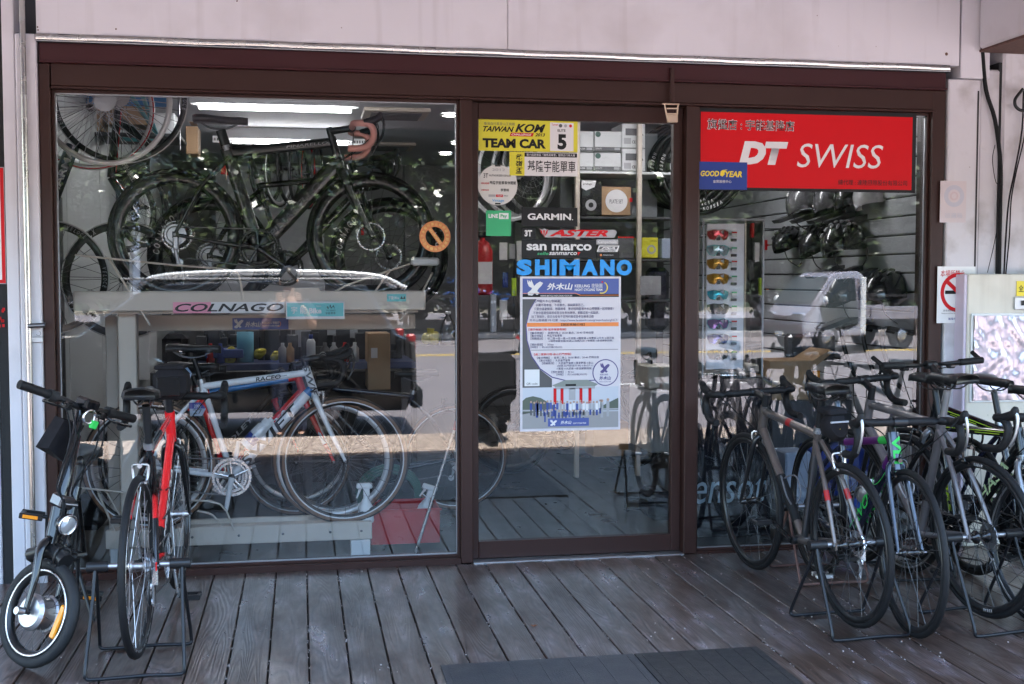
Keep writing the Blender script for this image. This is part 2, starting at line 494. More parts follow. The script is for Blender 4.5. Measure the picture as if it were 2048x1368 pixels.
# ================================================================== BICYCLES
RW = 0.336
def wheel(root, c, sp, rear, xf=None, name='wheel'):
    """wheel mesh = rim, sub-parts tyre, spokes, hub (cassette)"""
    seg = sp.get('seg', 56); r = sp.get('R', RW); tw = sp.get('tw', .014); rd = sp.get('rimd', .026)
    c = Vector(c); ro = r - 2 * tw + .004; ri = ro - rd
    rw = tw * .85
    m = MB(xf).ring(c, [(ro, -rw), (ro, rw), ((ro + ri) / 2, rw * .95), (ri, rw * .35), (ri, -rw * .35), ((ro + ri) / 2, -rw * .95)], seg)
    wh = m.build(name, sp.get('rim', 'rim_black'), root)
    k = 8
    prof = [(r - tw + math.cos(2 * math.pi * i / k) * tw, math.sin(2 * math.pi * i / k) * tw) for i in range(k)]
    MB(xf).ring(c, prof, seg).build('tyre', sp.get('tyre', 'rubber'), wh)
    if sp.get('side'):
        for sg in (-1, 1):
            m = MB(xf)
            m.ring(c, [(r - tw * 1.9, sg * tw * .93), (r - tw * .75, sg * (tw * 1.06)), (r - tw * .75, sg * tw * .9), (r - tw * 1.9, sg * tw * .8)], seg)
            m.build('sidewall', sp['side'], wh)
    if sp.get('track'):
        for sg in (-1, 1):
            MB(xf).ring(c, [(ro - .009, sg * (rw + .0006)), (ro, sg * (rw + .0006)), (ro, sg * rw), (ro - .009, sg * rw)], seg).build('brake_track', sp['track'], wh)
    ns = sp.get('ns', 24); m = MB(xf); hr = .026 if rear else .018
    for i in range(ns):
        a = 2 * math.pi * i / ns; b = a + (1 if i % 4 < 2 else -1) * (.95 if rear else .3)
        sg = 1 if i % 2 else -1
        p0 = c + Vector((math.cos(b) * hr, sg * .026, math.sin(b) * hr)); p1 = c + Vector((math.cos(a) * (ri + .002), 0, math.sin(a) * (ri + .002)))
        m.tube([p0, p1], max(.0014, sp.get('sr', .0014)), 4, cap=False)
    m.build('spokes', sp.get('spoke', 'spoke_black'), wh)
    m = MB(xf)
    m.ring(c, [(.0, -.05), (.012, -.05), (.014, -.036), (.028 if rear else .019, -.03), (.028 if rear else .019, -.024), (.013, -.018), (.013, .018), (.028 if rear else .019, .024), (.028 if rear else .019, .03), (.012, .036), (.012, .05), (0, .05)], 14, closedp=False)
    m.build('hub', sp.get('hub', 'black_gloss'), wh)
    if rear:
        m = MB(xf); y = -.034
        for i, rr in enumerate((.054, .048, .043, .038, .033, .028, .024)):
            n = 18; yy = y - i * .0045
            vs = []
            poly = []
            for q in range(n * 2):
                ra = rr + (.0015 if q % 2 else -.0015); an = math.pi * q / n
                poly.append(c + Vector((math.cos(an) * ra, yy, math.sin(an) * ra)))
            m.prism(poly, (0, -.002, 0))
        m.build('cassette', 'chrome' if sp.get('shiny') else 'alu_dull', wh)
    if sp.get('disc'):
        MB(xf).ring(c + Vector((0, .038, 0)), [(.062, -.001), (.08, -.001), (.08, .001), (.062, .001)], 32).build('brake_disc', 'alu', wh)
    if sp.get('wtext'):
        txt, mt, h = sp['wtext']
        for side in (-1, 1):
            for a in sp.get('wta', (90, 210, 330)):
                n = len(txt)
                rm = (ro + ri) / 2 + .002
                stp = h * .95 / rm
                for i, ch in enumerate(txt):
                    if ch == ' ': continue
                    an = R(a) + (i - (n - 1) / 2) * stp * side * 1.0
                    rad = Vector((math.cos(an), 0, math.sin(an)))
                    tan = Vector((-math.sin(an), 0, math.cos(an))) * side
                    # seen from -y (side=-1): right hand direction is +x
                    X = tan; Yv = rad if side < 0 else rad
                    if X.cross(Yv).y * side < 0: X = -X
                    an2 = R(a) + (i - (n - 1) / 2) * stp * (1 if X.dot(Vector((-math.sin(an), 0, math.cos(an)))) > 0 else -1)
                    rad = Vector((math.cos(an2), 0, math.sin(an2))); X = Vector((-math.sin(an2), 0, math.cos(an2))) * (1 if X.dot(Vector((-math.sin(an), 0, math.cos(an)))) > 0 else -1)
                    ctr = c + rad * rm + Vector((0, side * (rw + .0008), 0))
                    if xf is not None:
                        ctr = xf @ ctr; q3 = xf.to_3x3(); X = q3 @ X; rad = q3 @ rad
                    text(ch, ctr, h * .62, h, mt, wh, X, rad, bold=.02, shear=.2)
    return wh

def saddle(root, c, mat, s=1.0, tilt=0.):
    st = [(-.135, .058, .012), (-.12, .068, .016), (-.08, .070, .016), (-.04, .052, .012), (.0, .034, .008), (.05, .022, .006), (.1, .018, .006), (.135, .014, .002)]
    vs = []; fs = []; k = 9
    for (x, hw, z) in st:
        for j in range(k):
            a = math.pi * j / (k - 1)
            vs.append(Vector(c) + Vector((x * s, math.cos(a) * hw * s, (z + math.sin(a) * .018 - (.02 if j in (0, k - 1) else 0)) * s + x * tilt)))
    for i in range(len(st) - 1):
        for j in range(k - 1):
            fs.append((i * k + j, i * k + j + 1, (i + 1) * k + j + 1, (i + 1) * k + j))
        fs.append((i * k + k - 1, i * k, (i + 1) * k, (i + 1) * k + k - 1))
    fs.append(tuple(range(k))); fs.append(tuple(range((len(st) - 1) * k, len(st) * k))[::-1])
    o = MB().add(vs, fs, True).build('saddle', mat, root)
    m = MB()
    for sg in (-1, 1):
        m.tube(spline([Vector(c) + Vector((-.1, sg * .035, -.005)), Vector(c) + Vector((-.05, sg * .024, -.035)), Vector(c) + Vector((.03, sg * .022, -.035)), Vector(c) + Vector((.1, sg * .012, -.004))], 3), .0035, 6)
    m.build('saddle_rail', 'steel_dark', o)
    return o

def crankset(root, bb, rear, sp):
    bb = Vector(bb)
    m = MB().tube([bb + Vector((0, -.06, 0)), bb + Vector((0, .06, 0))], .018, 12, ref=(1, 0, 0))
    cs = m.build('crankset', 'black_satin', root)
    for rr in (.098, .078):
        m = MB(); n = 40; y = -.046 if rr > .09 else -.040
        outer = []; 
        for q in range(n * 2):
            ra = rr + (.0025 if q % 2 else -.001); an = math.pi * q / n
            outer.append((math.cos(an) * ra, math.sin(an) * ra))
        vs = []; fs = []
        N_ = len(outer)
        for (x, z) in outer: vs.append(bb + Vector((x, y, z)))
        for (x, z) in outer: vs.append(bb + Vector((x * .86, y, z * .86)))
        for i in range(N_): fs.append((i, (i + 1) % N_, N_ + (i + 1) % N_, N_ + i))
        vs2 = [v + Vector((0, -.003, 0)) for v in vs]
        m.add(vs, fs); m.add(vs2, fs)
        for i in range(5):
            a = 2 * math.pi * i / 5 + .4
            m.tube([bb + Vector((0, y - .006, 0)), bb + Vector((math.cos(a) * rr * .9, y - .002, math.sin(a) * rr * .9))], .008, 5, flat=.4, cap=False)
        m.build('chainring', sp.get('ring', 'black_gloss'), cs)
    a = R(sp.get('crank', 20)); d = Vector((math.cos(a), 0, math.sin(a))) * .17
    for sg, dd in ((-1, d), (1, -d)):
        e = bb + dd + Vector((0, sg * .078, 0))
        m = MB().tube([bb + Vector((0, sg * .062, 0)), e], [.016, .011], 8, flat=.6)
        m.build('crank_arm', sp.get('crankm', 'black_gloss'), cs)
        if sp.get('pedals', True):
            m = MB()
            m.box(e + Vector((-.035, sg * .012, -.010)), e + Vector((-.02, sg * .09, .010)), .003)
            m.box(e + Vector((.02, sg * .012, -.010)), e + Vector((.035, sg * .09, .010)), .003)
            m.box(e + Vector((-.02, sg * .075, -.008)), e + Vector((.02, sg * .09, .008)), .002)
            m.tube([e, e + Vector((0, sg * .09, 0))], .007, 8, ref=(1, 0, 0))
            m.build('pedal', sp.get('pedalm', 'black_satin'), cs)
    # chain
    r1, r2 = .097, .040; rear = Vector(rear); y = -.044
    pts = []
    for i in range(13):
        an = R(-90 + 180 * i / 12); pts.append(bb + Vector((math.cos(an) * r1, y, math.sin(an) * r1)))
    for i in range(7):
        an = R(90 + 150 * i / 6); pts.append(rear + Vector((math.cos(an) * r2, y - .004, math.sin(an) * r2)))
    pts += [rear + Vector((.02, y, -.075)), rear + Vector((-.01, y, -.10)), rear + Vector((.02, y, -.14)), rear + Vector((.06, y, -.12))]
    MB().tube(pts, .004, 4, closed=True, cap=False).build('chain', 'steel_dark', root)
    m = MB()
    m.box(rear + Vector((-.01, -.07, -.075)), rear + Vector((.018, -.045, -.01)), .005)
    m.tube([rear + Vector((0, -.052, -.07)), rear + Vector((.015, -.05, -.15))], .011, 6, flat=.5)
    for q in ((.0, -.078), (.02, -.14)):
        m.ring(rear + Vector((q[0], -.047, q[1])), [(.004, -.004), (.018, -.003), (.018, .003), (.004, .004)], 11, smooth=False)
    m.build('rear_derailleur', sp.get('mech', 'alu_dull'), root)

def brake(root, p, mat, xf=None, s=1.):
    p = Vector(p); m = MB(xf)
    for sg in (-1, 1):
        m.tube(spline([p + Vector((0, sg * .004, .015)), p + Vector((.012, sg * .034 * s, .008)), p + Vector((.012, sg * .033 * s, -.03)), p + Vector((.004, sg * .02, -.05))], 3), [.006] * 9 + [.008], 6)
        m.box(p + Vector((-.02, sg * .014, -.058)), p + Vector((.028, sg * .026, -.046)), .003)
    m.tube([p + Vector((-.01, 0, .01)), p + Vector((.02, 0, .01))], .009, 8)
    m.build('brake', mat, root)

def bicycle(name, label, sp, loc, yaw, lean=0., group=None, lift=0., roll=0.):
    root = thing(name, label, 'bicycle', (0, 0, 0), group)
    ra = Vector((0, 0, RW)); fa = Vector((.985, 0, RW)); bb = Vector((.408, 0, .27))
    ax = Vector((-.292, 0, .956))
    crown = fa + Vector((-.043, 0, -.013)) + ax * .375
    hb = crown + ax * .012; ht = crown + ax * sp.get('hl', .135)
    steer = R(sp.get('steer', 0))
    X4 = Matrix.Translation(crown) @ Matrix.Rotation(steer, 4, ax) @ Matrix.Translation(-crown)
    sl_ = sp.get('slope', .02)
    sdir = (Vector((-.29, 0, .957))).normalized()
    stop = bb + sdir * sp.get('st', .50)
    fm = sp['frame']; seg = 8 if sp.get('lod') else 10
    wheel(root, ra, dict(sp, wta=sp.get('wta', (80, 200, 320))), True)
    wheel(root, fa, sp, False, X4)
    dr, tr_, fl = sp.get('dr', .021), sp.get('tr', .017), sp.get('flat', 1.)
    T = dict(top=(stop - sdir * .025, ht - ax * .028, tr_, fl), down=(bb, hb + ax * .025, dr, fl), seat=(bb, stop, sp.get('sr_', .016), fl), head=(hb, ht, .022, 1.))
    m = MB()
    for k, (a, b, r_, f_) in T.items(): m.tube([a, b], r_, seg, f_)
    for sg in (-1, 1):
        da = ra + Vector((0, sg * .064, 0))
        m.tube(spline([stop - sdir * .05 + Vector((-.005, sg * .012, 0)), stop * .55 + da * .45 + Vector((-.01, sg * .012, 0)), da], 3), [.0115] * 5 + [.0095, .009], 8)
        m.tube(spline([bb + Vector((0, sg * .028, 0)), bb * .6 + ra * .4 + Vector((0, sg * .042, -.004)), da], 3), [.013] * 4 + [.009] * 3, 8)
        m.box(da + Vector((-.012, -.004, -.018)), da + Vector((.02, .004, .015)), .002)
    m.tube([bb + Vector((0, -.036, 0)), bb + Vector((0, .036, 0))], .022, 12, ref=(1, 0, 0))
    fr = m.build('frame', fm, root)
    for (tb, t0, t1, mt, k) in sp.get('stripes', []):
        a, b, r_, f_ = T[tb]
        MB().tube([a.lerp(b, t0), a.lerp(b, t1)], r_ * k, seg, f_, cap=False).build('stripe', mt, fr)
    for (t0, t1, mt) in sp.get('staybands', []):
        for sg in (-1, 1):
            m = MB(); a = stop - sdir * .05 + Vector((-.005, sg * .012, 0)); mid = stop * .55 + (ra + Vector((0, sg * .064, 0))) * .45 + Vector((-.01, sg * .012, 0)); b = ra + Vector((0, sg * .064, 0))
            q = spline([a, mid, b], 6)
            m.tube([q[int(t0 * 12)], q[int(t1 * 12)]], .0122, 8, cap=False)
            m.build('stay_band', mt, fr)
    for (tb, s_, t0, t1, h, mt, side) in sp.get('texts', []):
        a, b, r_, f_ = T[tb]
        d = (b - a).normalized(); X = d * (1 if (d.x > 0) == (side < 0) else -1)
        n = Vector((0, side, 0)); Yv = n.cross(X)
        c = a.lerp(b, (t0 + t1) / 2) + n * (r_ * f_ + .0015)
        text(s_, c, (b - a).length * (t1 - t0), h, mt, fr, X, Yv, bold=.02, shear=.15)
    # fork
    fk_ = sp.get('fk', 1.0)
    m = MB(X4)
    m.tube([crown - ax * .012, crown + ax * .012], .024 * fk_, 10)
    for sg in (-1, 1):
        m.tube(spline([crown + Vector((0, sg * .012, -.004)), crown - ax * .04 + Vector((0, sg * .036, 0)), crown.lerp(fa, .55) + Vector((0, sg * .043, 0)) - Vector((.008, 0, 0)), fa + Vector((0, sg * .05, 0))], 4), [q_ * fk_ for q_ in [.017] * 3 + [.017, .016, .015, .014, .013, .012, .011, .010, .009, .009]], 8, sp.get('fflat', .8))
    fk = m.build('fork', sp.get('fork', fm), root)
    if sp.get('forkband'):
        b0, b1, mt = sp['forkband']
        m = MB(X4)
        for sg in (-1, 1):
            q = spline([crown + Vector((0, sg * .012, -.004)), crown - ax * .04 + Vector((0, sg * .036, 0)), crown.lerp(fa, .55) + Vector((0, sg * .043, 0)) - Vector((.008, 0, 0)), fa + Vector((0, sg * .05, 0))], 8)
            n = len(q) - 1
            i0, i1 = int(b0 * n), int(b1 * n)
            m.tube(q[i0:i1 + 1], [.0175 * (1 - .5 * (i / n)) * 1.0 for i in range(i0, i1 + 1)], 8, sp.get('fflat', .8) * 1.04, cap=False)
        m.build('stripe', mt, fk)
    # front end
    sa = ht + ax * sp.get('spacer', .03)
    MB(X4).tube([ht, sa + ax * .03], .017, 10).build('headset', sp.get('hs', 'black_satin'), root)
    sdv = Vector((math.cos(R(sp.get('stemup', 10))), 0, math.sin(R(sp.get('stemup', 10)))))
    clamp = sa + ax * .01 + sdv * sp.get('stem', .1)
    bars = sp.get('bars', 'drop')
    if bars == 'drop':
        m = MB(X4)
        for sg in (-1, 1):
            pth = [(0, 0, 0), (0, sg * .09, 0), (0, sg * .17, 0), (.015, sg * .203, .0), (.07, sg * .212, -.004), (.098, sg * .213, -.035), (.092, sg * .214, -.085), (.055, sg * .216, -.122), (-.03, sg * .218, -.13)]
            m.tube(spline([clamp + Vector(p) for p in pth], 3), .0168, 8)
        hbar = m.build('handlebar', sp.get('tape', 'tape'), root)
        for sg in (-1, 1):
            m = MB(X4)
            m.tube(spline([clamp + Vector(p) for p in [(.05, sg * .211, .002), (.09, sg * .212, .012), (.125, sg * .213, .028), (.135, sg * .213, .055)]], 3), [.016, .018, .019, .019, .019, .018, .018, .017, .015, .009], 8)
            m.build('brake_hood', sp.get('hood', 'rubber'), hbar)
        for sg in (-1, 1):
            MB(X4).tube(spline([clamp + Vector(p) for p in [(.13, sg * .213, .045), (.15, sg * .214, -.0), (.142, sg * .217, -.06), (.118, sg * .22, -.105)]], 3), [.009, .009, .009, .008, .008, .007, .007, .007, .006, .005], 6, flat=.8).build('brake_lever', sp.get('lever', 'black_gloss'), hbar)
    else:
        m = MB(X4)
        m.tube([clamp + Vector((-.02, -.29, .01)), clamp + Vector((0, -.1, 0)), clamp + Vector((0, .1, 0)), clamp + Vector((-.02, .29, .01))], .012, 8)
        hbar = m.build('handlebar', 'black_satin', root)
        for sg in (-1, 1):
            m = MB(X4)
            m.tube([clamp + Vector((-.008, sg * .17, .004)), clamp + Vector((-.02, sg * .3, .01))], .017, 10)
            m.tube([clamp + Vector((-.018, sg * .295, .01)), clamp + Vector((.05, sg * .30, .045))], .011, 8)
            m.build('grip', 'rubber', hbar)
        m = MB(X4)
        for sg in (-1, 1):
            m.box(clamp + Vector((.0, sg * .12, -.025)), clamp + Vector((.035, sg * .16, .004)), .006)
            m.tube(spline([clamp + Vector((.02, sg * .13, -.01)), clamp + Vector((.055, sg * .17, -.015)), clamp + Vector((.05, sg * .24, -.01))], 3), .0055, 6)
        m.build('brake_lever', 'black_gloss', hbar)
    m = MB(X4).tube([sa + ax * .01, clamp], [.019, .017], 10)
    m.tube([clamp + Vector((0, -.028, 0)), clamp + Vector((0, .028, 0))], .021, 10, ref=(1, 0, 0))
    m.build('stem', sp.get('stemm', 'black_satin'), root)
    # cables
    m = MB()
    for sg in (-1, 1):
        p0 = X4 @ (clamp + Vector((.11, sg * .2, .02))) if bars == 'drop' else X4 @ (clamp + Vector((.03, sg * .13, -.02)))
        m.tube(spline([p0, p0.lerp(ht, .35) + Vector((.09, 0, .02 if bars != 'drop' else -.02)), p0.lerp(ht, .75) + Vector((.09, sg * .02, -.07)), (ht + hb) / 2 + Vector((.0, sg * .024, -.06))], 4), .0026, 5)
    if bars == 'drop':
        m.tube(spline([X4 @ (clamp + Vector((.01, .05, -.02))), ht + Vector((.11, .02, -.03)), crown + Vector((.05, 0, .05)), crown + Vector((.03, 0, .02))], 4), .0026, 5)
    m.build('cable', 'black_matte', root)
    # seat post and saddle
    scl = bb + sdir * sp.get('sh', .69)
    MB().tube([stop - sdir * .01, scl - sdir * .03], sp.get('pr', .0145), 10, sp.get('pflat', 1.)).build('seatpost', sp.get('post', 'black_satin'), root)
    MB().tube([stop - sdir * .012, stop + sdir * .014], .021, 10).build('seat_clamp', sp.get('clamp', 'alu_dull'), root)
    saddle(root, scl + Vector((.01, 0, .015)), sp.get('saddle', 'black_satin'))
    crankset(root, bb, ra, sp)
    if not sp.get('disc'):
        brake(root, crown + Vector((.03, 0, -.0)), sp.get('brk', 'black_gloss'), X4, .8)
        brake(root, Vector((ra.x + .065, 0, ra.z + .355)), sp.get('brk', 'black_gloss'), None, .8)
    m = MB()
    MB().tube([Vector((0, -.075, RW)), Vector((0, .075, RW))], .007, 8, ref=(1, 0, 0)).build('axle', 'steel_dark', root)
    MB(X4).tube([fa + Vector((0, -.062, 0)), fa + Vector((0, .066, 0))], .006, 8, ref=(1, 0, 0)).build('axle', 'steel_dark', root)
    if sp.get('cage'):
        a, b = bb, hb; d = (b - a).normalized(); n = Vector((-d.z, 0, d.x))
        c0 = a.lerp(b, .28) + n * .03; m = MB()
        for sg in (-1, 1):
            m.tube(spline([c0 + Vector((0, sg * .012, 0)), c0 + d * .03 + n * .03 + Vector((0, sg * .035, 0)), c0 + d * .11 + n * .05 + Vector((0, sg * .037, 0)), c0 + d * .14 + n * .02 + Vector((0, sg * .02, 0)), c0 + d * .14 - n * .005], 3), .004, 5)
        m.build('bottle_cage', sp['cage'], root)
    if sp.get('bottle'):
        d = (hb - bb).normalized(); n = Vector((-d.z, 0, d.x)); c0 = bb.lerp(hb, .26) + n * .06
        m = MB(); m.tube([c0, c0 + d * .13, c0 + d * .14, c0 + d * .15], [.036, .036, .03, .026], 14)
        bo = m.build('water_bottle', sp['bottle'], root)
        MB().tube([c0 + d * .148, c0 + d * .175, c0 + d * .178, c0 + d * .195], [.031, .03, .014, .012], 12).build('cap', 'white', bo)
        MB().tube([c0 + d * .03, c0 + d * .075], .0366, 14, cap=False).build('label_band', 'ink_blue', bo)
    if sp.get('bag'):
        c0 = scl + Vector((-.075, 0, -.025))
        m = MB()
        m.tube([c0 + Vector((.045, 0, -.10)), c0 + Vector((.03, 0, -.105)), c0 + Vector((-.01, 0, -.107)), c0 + Vector((-.05, 0, -.105)), c0 + Vector((-.062, 0, -.10))], [.03, .052, .058, .058, .046], 14, flat=.8)
        bg_ = m.build('saddle_bag', 'fabric', root)
        m = MB(); m.box(c0 + Vector((-.055, -.042, -.055)), c0 + Vector((.06, .042, -.028)), .012); m.build('bag_lid', 'fabric', bg_)
        m = MB(); m.box(c0 + Vector((-.068, -.040, -.085)), c0 + Vector((-.060, .040, -.078)), .001); m.build('reflective_strip', 'ink_grey', bg_)
        m = MB(); m.prism([c0 + Vector((-.0645, -.018, -.135)), c0 + Vector((-.0645, .018, -.135)), c0 + Vector((-.0645, 0, -.108))], (-.002, 0, 0)); m.build('badge', 'ink_yellow', bg_)
    if sp.get('lines_'):
        m = MB(); a, b, r_, f_ = T['top']
        for sg in (-1, 1):
            m.tube([a.lerp(b, .12) + Vector((0, sg * r_ * f_, .004)), a.lerp(b, .93) + Vector((0, sg * r_ * f_, .004))], .0022, 5)
            m.tube([a.lerp(b, .5) + Vector((0, sg * r_ * f_, -.006)), a.lerp(b, .80) + Vector((0, sg * r_ * f_, -.006))], .0018, 5)
        m.build('line', sp['lines_'], fr)
    if sp.get('extra'): sp['extra'](root, locals())
    root.location = (loc[0], loc[1], loc[2] + lift)
    root.rotation_mode = 'XYZ'
    root.rotation_euler = (Matrix.Rotation(yaw, 4, 'Z') @ Matrix.Rotation(roll, 4, 'Y') @ Matrix.Rotation(lean, 4, 'X')).to_euler()
    return root

def on_stand(name, label, sp, rear, front, lift=.02, lean=0., group=None):
    rear = Vector(rear); front = Vector(front); d = front - rear
    return bicycle(name, label, sp, (rear.x, rear.y, 0), math.atan2(d.y, d.x), lean, group, lift)

def axle_stand(label, hub, yaw, mat='stand_paint', h=None):
    """rear-hub floor stand: two sleeves and two splayed U loops"""
    t = thing('bike_stand', label, 'bike stand', (0, 0, 0), 'axle stands holding the bicycles outside')
    z = hub.z
    MM = Matrix.Translation((hub.x, hub.y, 0)) @ Matrix.Rotation(yaw, 4, 'Z')
    for sx in (-1, 1):
        m = MB(MM)
        p = [(sx * .01, -.155, z - .01), (sx * .05, -.158, z - .10), (sx * .17, -.170, .05), (sx * .178, -.168, .014), (sx * .18, -.14, .008), (sx * .18, -.05, .011), (sx * .18, .05, .009), (sx * .18, .14, .008), (sx * .178, .168, .014), (sx * .17, .170, .05), (sx * .05, .158, z - .10), (sx * .01, .155, z - .01)]
        m.tube(spline(p, 4), .007, 8, ref=(1, 0, 0))
        m.build('leg', mat, t)
    for sg in (-1, 1):
        MB(MM).tube([(0, sg * .185, z), (0, sg * .11, z)], .0205, 12, ref=(1, 0, 0)).build('sleeve', 'black_satin', t)
        MB(MM).tube([(0, sg * .11, z), (0, sg * .072, z)], .011, 10, ref=(1, 0, 0)).build('pin', 'alu_dull', t)
    b = Vector((hub.x, hub.y, 0))
    for c in t.children:
        for v in c.data.vertices: v.co -= b
    t.location = b
    return t

# ================================================================== SETTING: DECK, GROUND
wood_mat()
M('brown_alu', (.036, .0155, .0125), .4, var=.1, vs=3, rvar=.08, spec=.25)
M('maroon', (.040, .010, .012), .36, coat=.05, spec=.3, var=.1, vs=2, rvar=.06)
M('wall_white', (.60, .580, .625), .5, var=.05, vs=2, dirt=.35, ds=2.2, bump=.06, bs=30)
M('wall_white_rough', (.56, .54, .575), .6, var=.08, vs=4, dirt=.8, ds=5, bump=.35, bs=18)
M('lilac_edge', (.55, .48, .59), .45, var=.06, vs=3)
M('cream', (.62, .58, .50), .5, var=.05, vs=3, dirt=.3, ds=5)
M('gap_black', (.012, .012, .013), .8, bump=.6, bs=60)
M('steel_strip', (.45, .43, .42), .25, metal=1., rvar=.2, vs=9, bump=.25, bs=8)
M('mat_rubber', (.013, .0135, .015), .5, var=.5, vs=22, bump=.5, bs=160, rvar=.15)
M('mat_rubber_light', (.026, .027, .031), .42, var=.35, vs=12, bump=.4, bs=160, rvar=.15)
deck = thing('deck', None, None, (0, 0, 0)); del_ = deck
deck['kind'] = 'structure'
MB().box((-2.6, -3.9, -.12), (5.4, .0, -.03)).build('deck_bed', M('bed', (.02, .017, .015), .9), deck, kind='stuff')
PITCH = .1478
x0 = at(733, 1142).x
pm = None
for i in range(-13, 26):
    xa = x0 + i * PITCH + .003; cx = xa + (PITCH - .006) / 2
    if pm is None:
        pb = MB().box((-(PITCH - .006) / 2, -3.88, -.028), ((PITCH - .006) / 2, -.07, .0), .0025)
        pm = pb.build('plank', 'wood', deck); pm.location = (cx, 0, 0)
    else:
        o = bpy.data.objects.new('plank', pm.data); COL.objects.link(o); o.parent = deck
        o.location = (cx, 0, rnd.uniform(-.0015, .0015))
m = MB()
for j in range(-6, 26):
    xc = x0 + (j + .5) * PITCH
    for yy in (-.20, -1.05, -1.9):
        for s_ in (-.035, .035):
            if rnd.random() < .85: m.lathe((xc + s_ + rnd.uniform(-.006, .006), yy + rnd.uniform(-.012, .012), .0008), [(0, .0008), (.004, .0006), (.0045, 0)], 8)
m.build('screws', 'steel_dark', deck, kind='stuff')
# grit lying in the joints and on the planks
m = MB()
for k in range(900):
    j = rnd.randint(-4, 24); x = x0 + j * PITCH + rnd.uniform(-.004, .004) if rnd.random() < .82 else rnd.uniform(-1.2, 3.3)
    y = rnd.uniform(-1.9, -.08); s = rnd.uniform(.0012, .0028); z = -.004 if abs((x - x0) / PITCH - round((x - x0) / PITCH)) < .04 else .0008
    m.box((x - s, y - s, z - s * .4), (x + s, y + s, z + s))
o = m.build('grit', M('grit', (.35, .30, .28), .9, var=.5, vs=80)); tag(o, 'pale grit caught in the joints of the wooden deck', 'grit', None, 'stuff')
# kerb of sunlit aggregate, road, far pavement
def aggregate():
    m = bpy.data.materials.new('exposed_aggregate'); m.use_nodes = True
    nt = m.node_tree; N = nt.nodes; L = nt.links.new; b = N['Principled BSDF']
    tc = N.new('ShaderNodeTexCoord'); v = N.new('ShaderNodeTexVoronoi'); v.inputs['Scale'].default_value = 38
    L(tc.outputs['Object'], v.inputs['Vector'])
    r = N.new('ShaderNodeValToRGB'); e = r.color_ramp.elements
    e[0].color = (.10, .065, .05, 1); e[1].color = (.56, .45, .38, 1)
    L(v.outputs['Color'], r.inputs[0]); L(r.outputs[0], b.inputs['Base Color'])
    b.inputs['Roughness'].default_value = .9
    _M['aggregate'] = m
aggregate()
k = MB().box((-14, -5.0, -.22), (18, -3.9, .0), .02).build('kerb', 'aggregate'); tag(k, kind='structure')
def asphalt():
    m = M('asphalt', (.165, .145, .155), .85, var=.14, vs=.8, bump=.3, bs=120)
asphalt()
road = MB().quad([(-150, -26.5, -.22), (150, -26.5, -.22), (150, -4.4, -.22), (-150, -4.4, -.22)]).build('road', 'asphalt'); tag(road, kind='structure')
gnd = MB().quad([(-250, -260, -.235), (250, -260, -.235), (250, 12, -.235), (-250, 12, -.235)]).build('ground', M('earth', (.14, .12, .09), .9, var=.3, vs=.5)); tag(gnd, kind='structure')
m = MB()
for yy in (-19.6, -19.9): m.box((-80, yy - .06, -.219), (80, yy + .06, -.215))
o = m.build('road_marking', M('road_yellow', (.62, .42, .05), .7, var=.2, vs=4), road)
m = MB()
for x in range(-60, 60, 8): m.box((x, -12.1, -.219), (x + 4, -11.97, -.215))
m.build('road_marking', M('road_white', (.7, .7, .7), .7, var=.2, vs=4), road)
p = MB().box((-80, -30.5, -.22), (80, -26.5, -.07), .02).build('pavement', M('pave', (.30, .27, .26), .85, var=.2, vs=2, bump=.2)); tag(p, kind='structure')

# ------------------------------------------------------------------ shopfront frame
FX0, FX1, FT = -1.19, 3.40, 2.53
sf = thing('shopfront_frame', 'dark brown aluminium frame with maroon top beam around the windows and door', 'shopfront', (1.1, 0, 0))
MB().box((FX0 + .01, -.075, 2.445), (FX1 - .01, .10, FT), .003).build('top_beam', 'maroon', sf)
MB().box((FX0 + .01, -.088, 2.437), (FX1 - .01, -.05, 2.4475), .002).build('trim', 'maroon', sf)
MB().box((FX0 + .055, -.06, 2.335), (FX1 - .055, .10, 2.437), .003).build('header', 'brown_alu', sf)
MB().box((FX0 + .055, -.066, 2.322), (FX1 - .055, .10, 2.333), .002).build('trim', 'brown_alu', sf)
for (a, b) in ((FX0, FX0 + .05), (.786, .848), (1.957, 2.028), (FX1 - .075, FX1)):
    MB().box((a, -.062, 0 if a > 0 else .0), (b, .10, 2.3215 if a > 0 and a < 3 else 2.437), .004).build('post', 'brown_alu', sf)
MB().box((FX0 + .0, -.07, -.03), (.786, .10, .028), .003).build('sill', 'brown_alu', sf)
MB().box((2.028, -.06, -.03), (FX1 - .075, .10, .004), .003).build('sill', 'brown_alu', sf)
MB().box((.848, -.078, -.02), (1.957, .12, .006), .002).build('threshold', 'alu_dull', sf)
glass_mat('shop_glass', k=2.0, ior=1.60, dust=.004)
glass_mat('clear_plastic', k=1.4, ior=1.45, dust=.02, rough=.02)
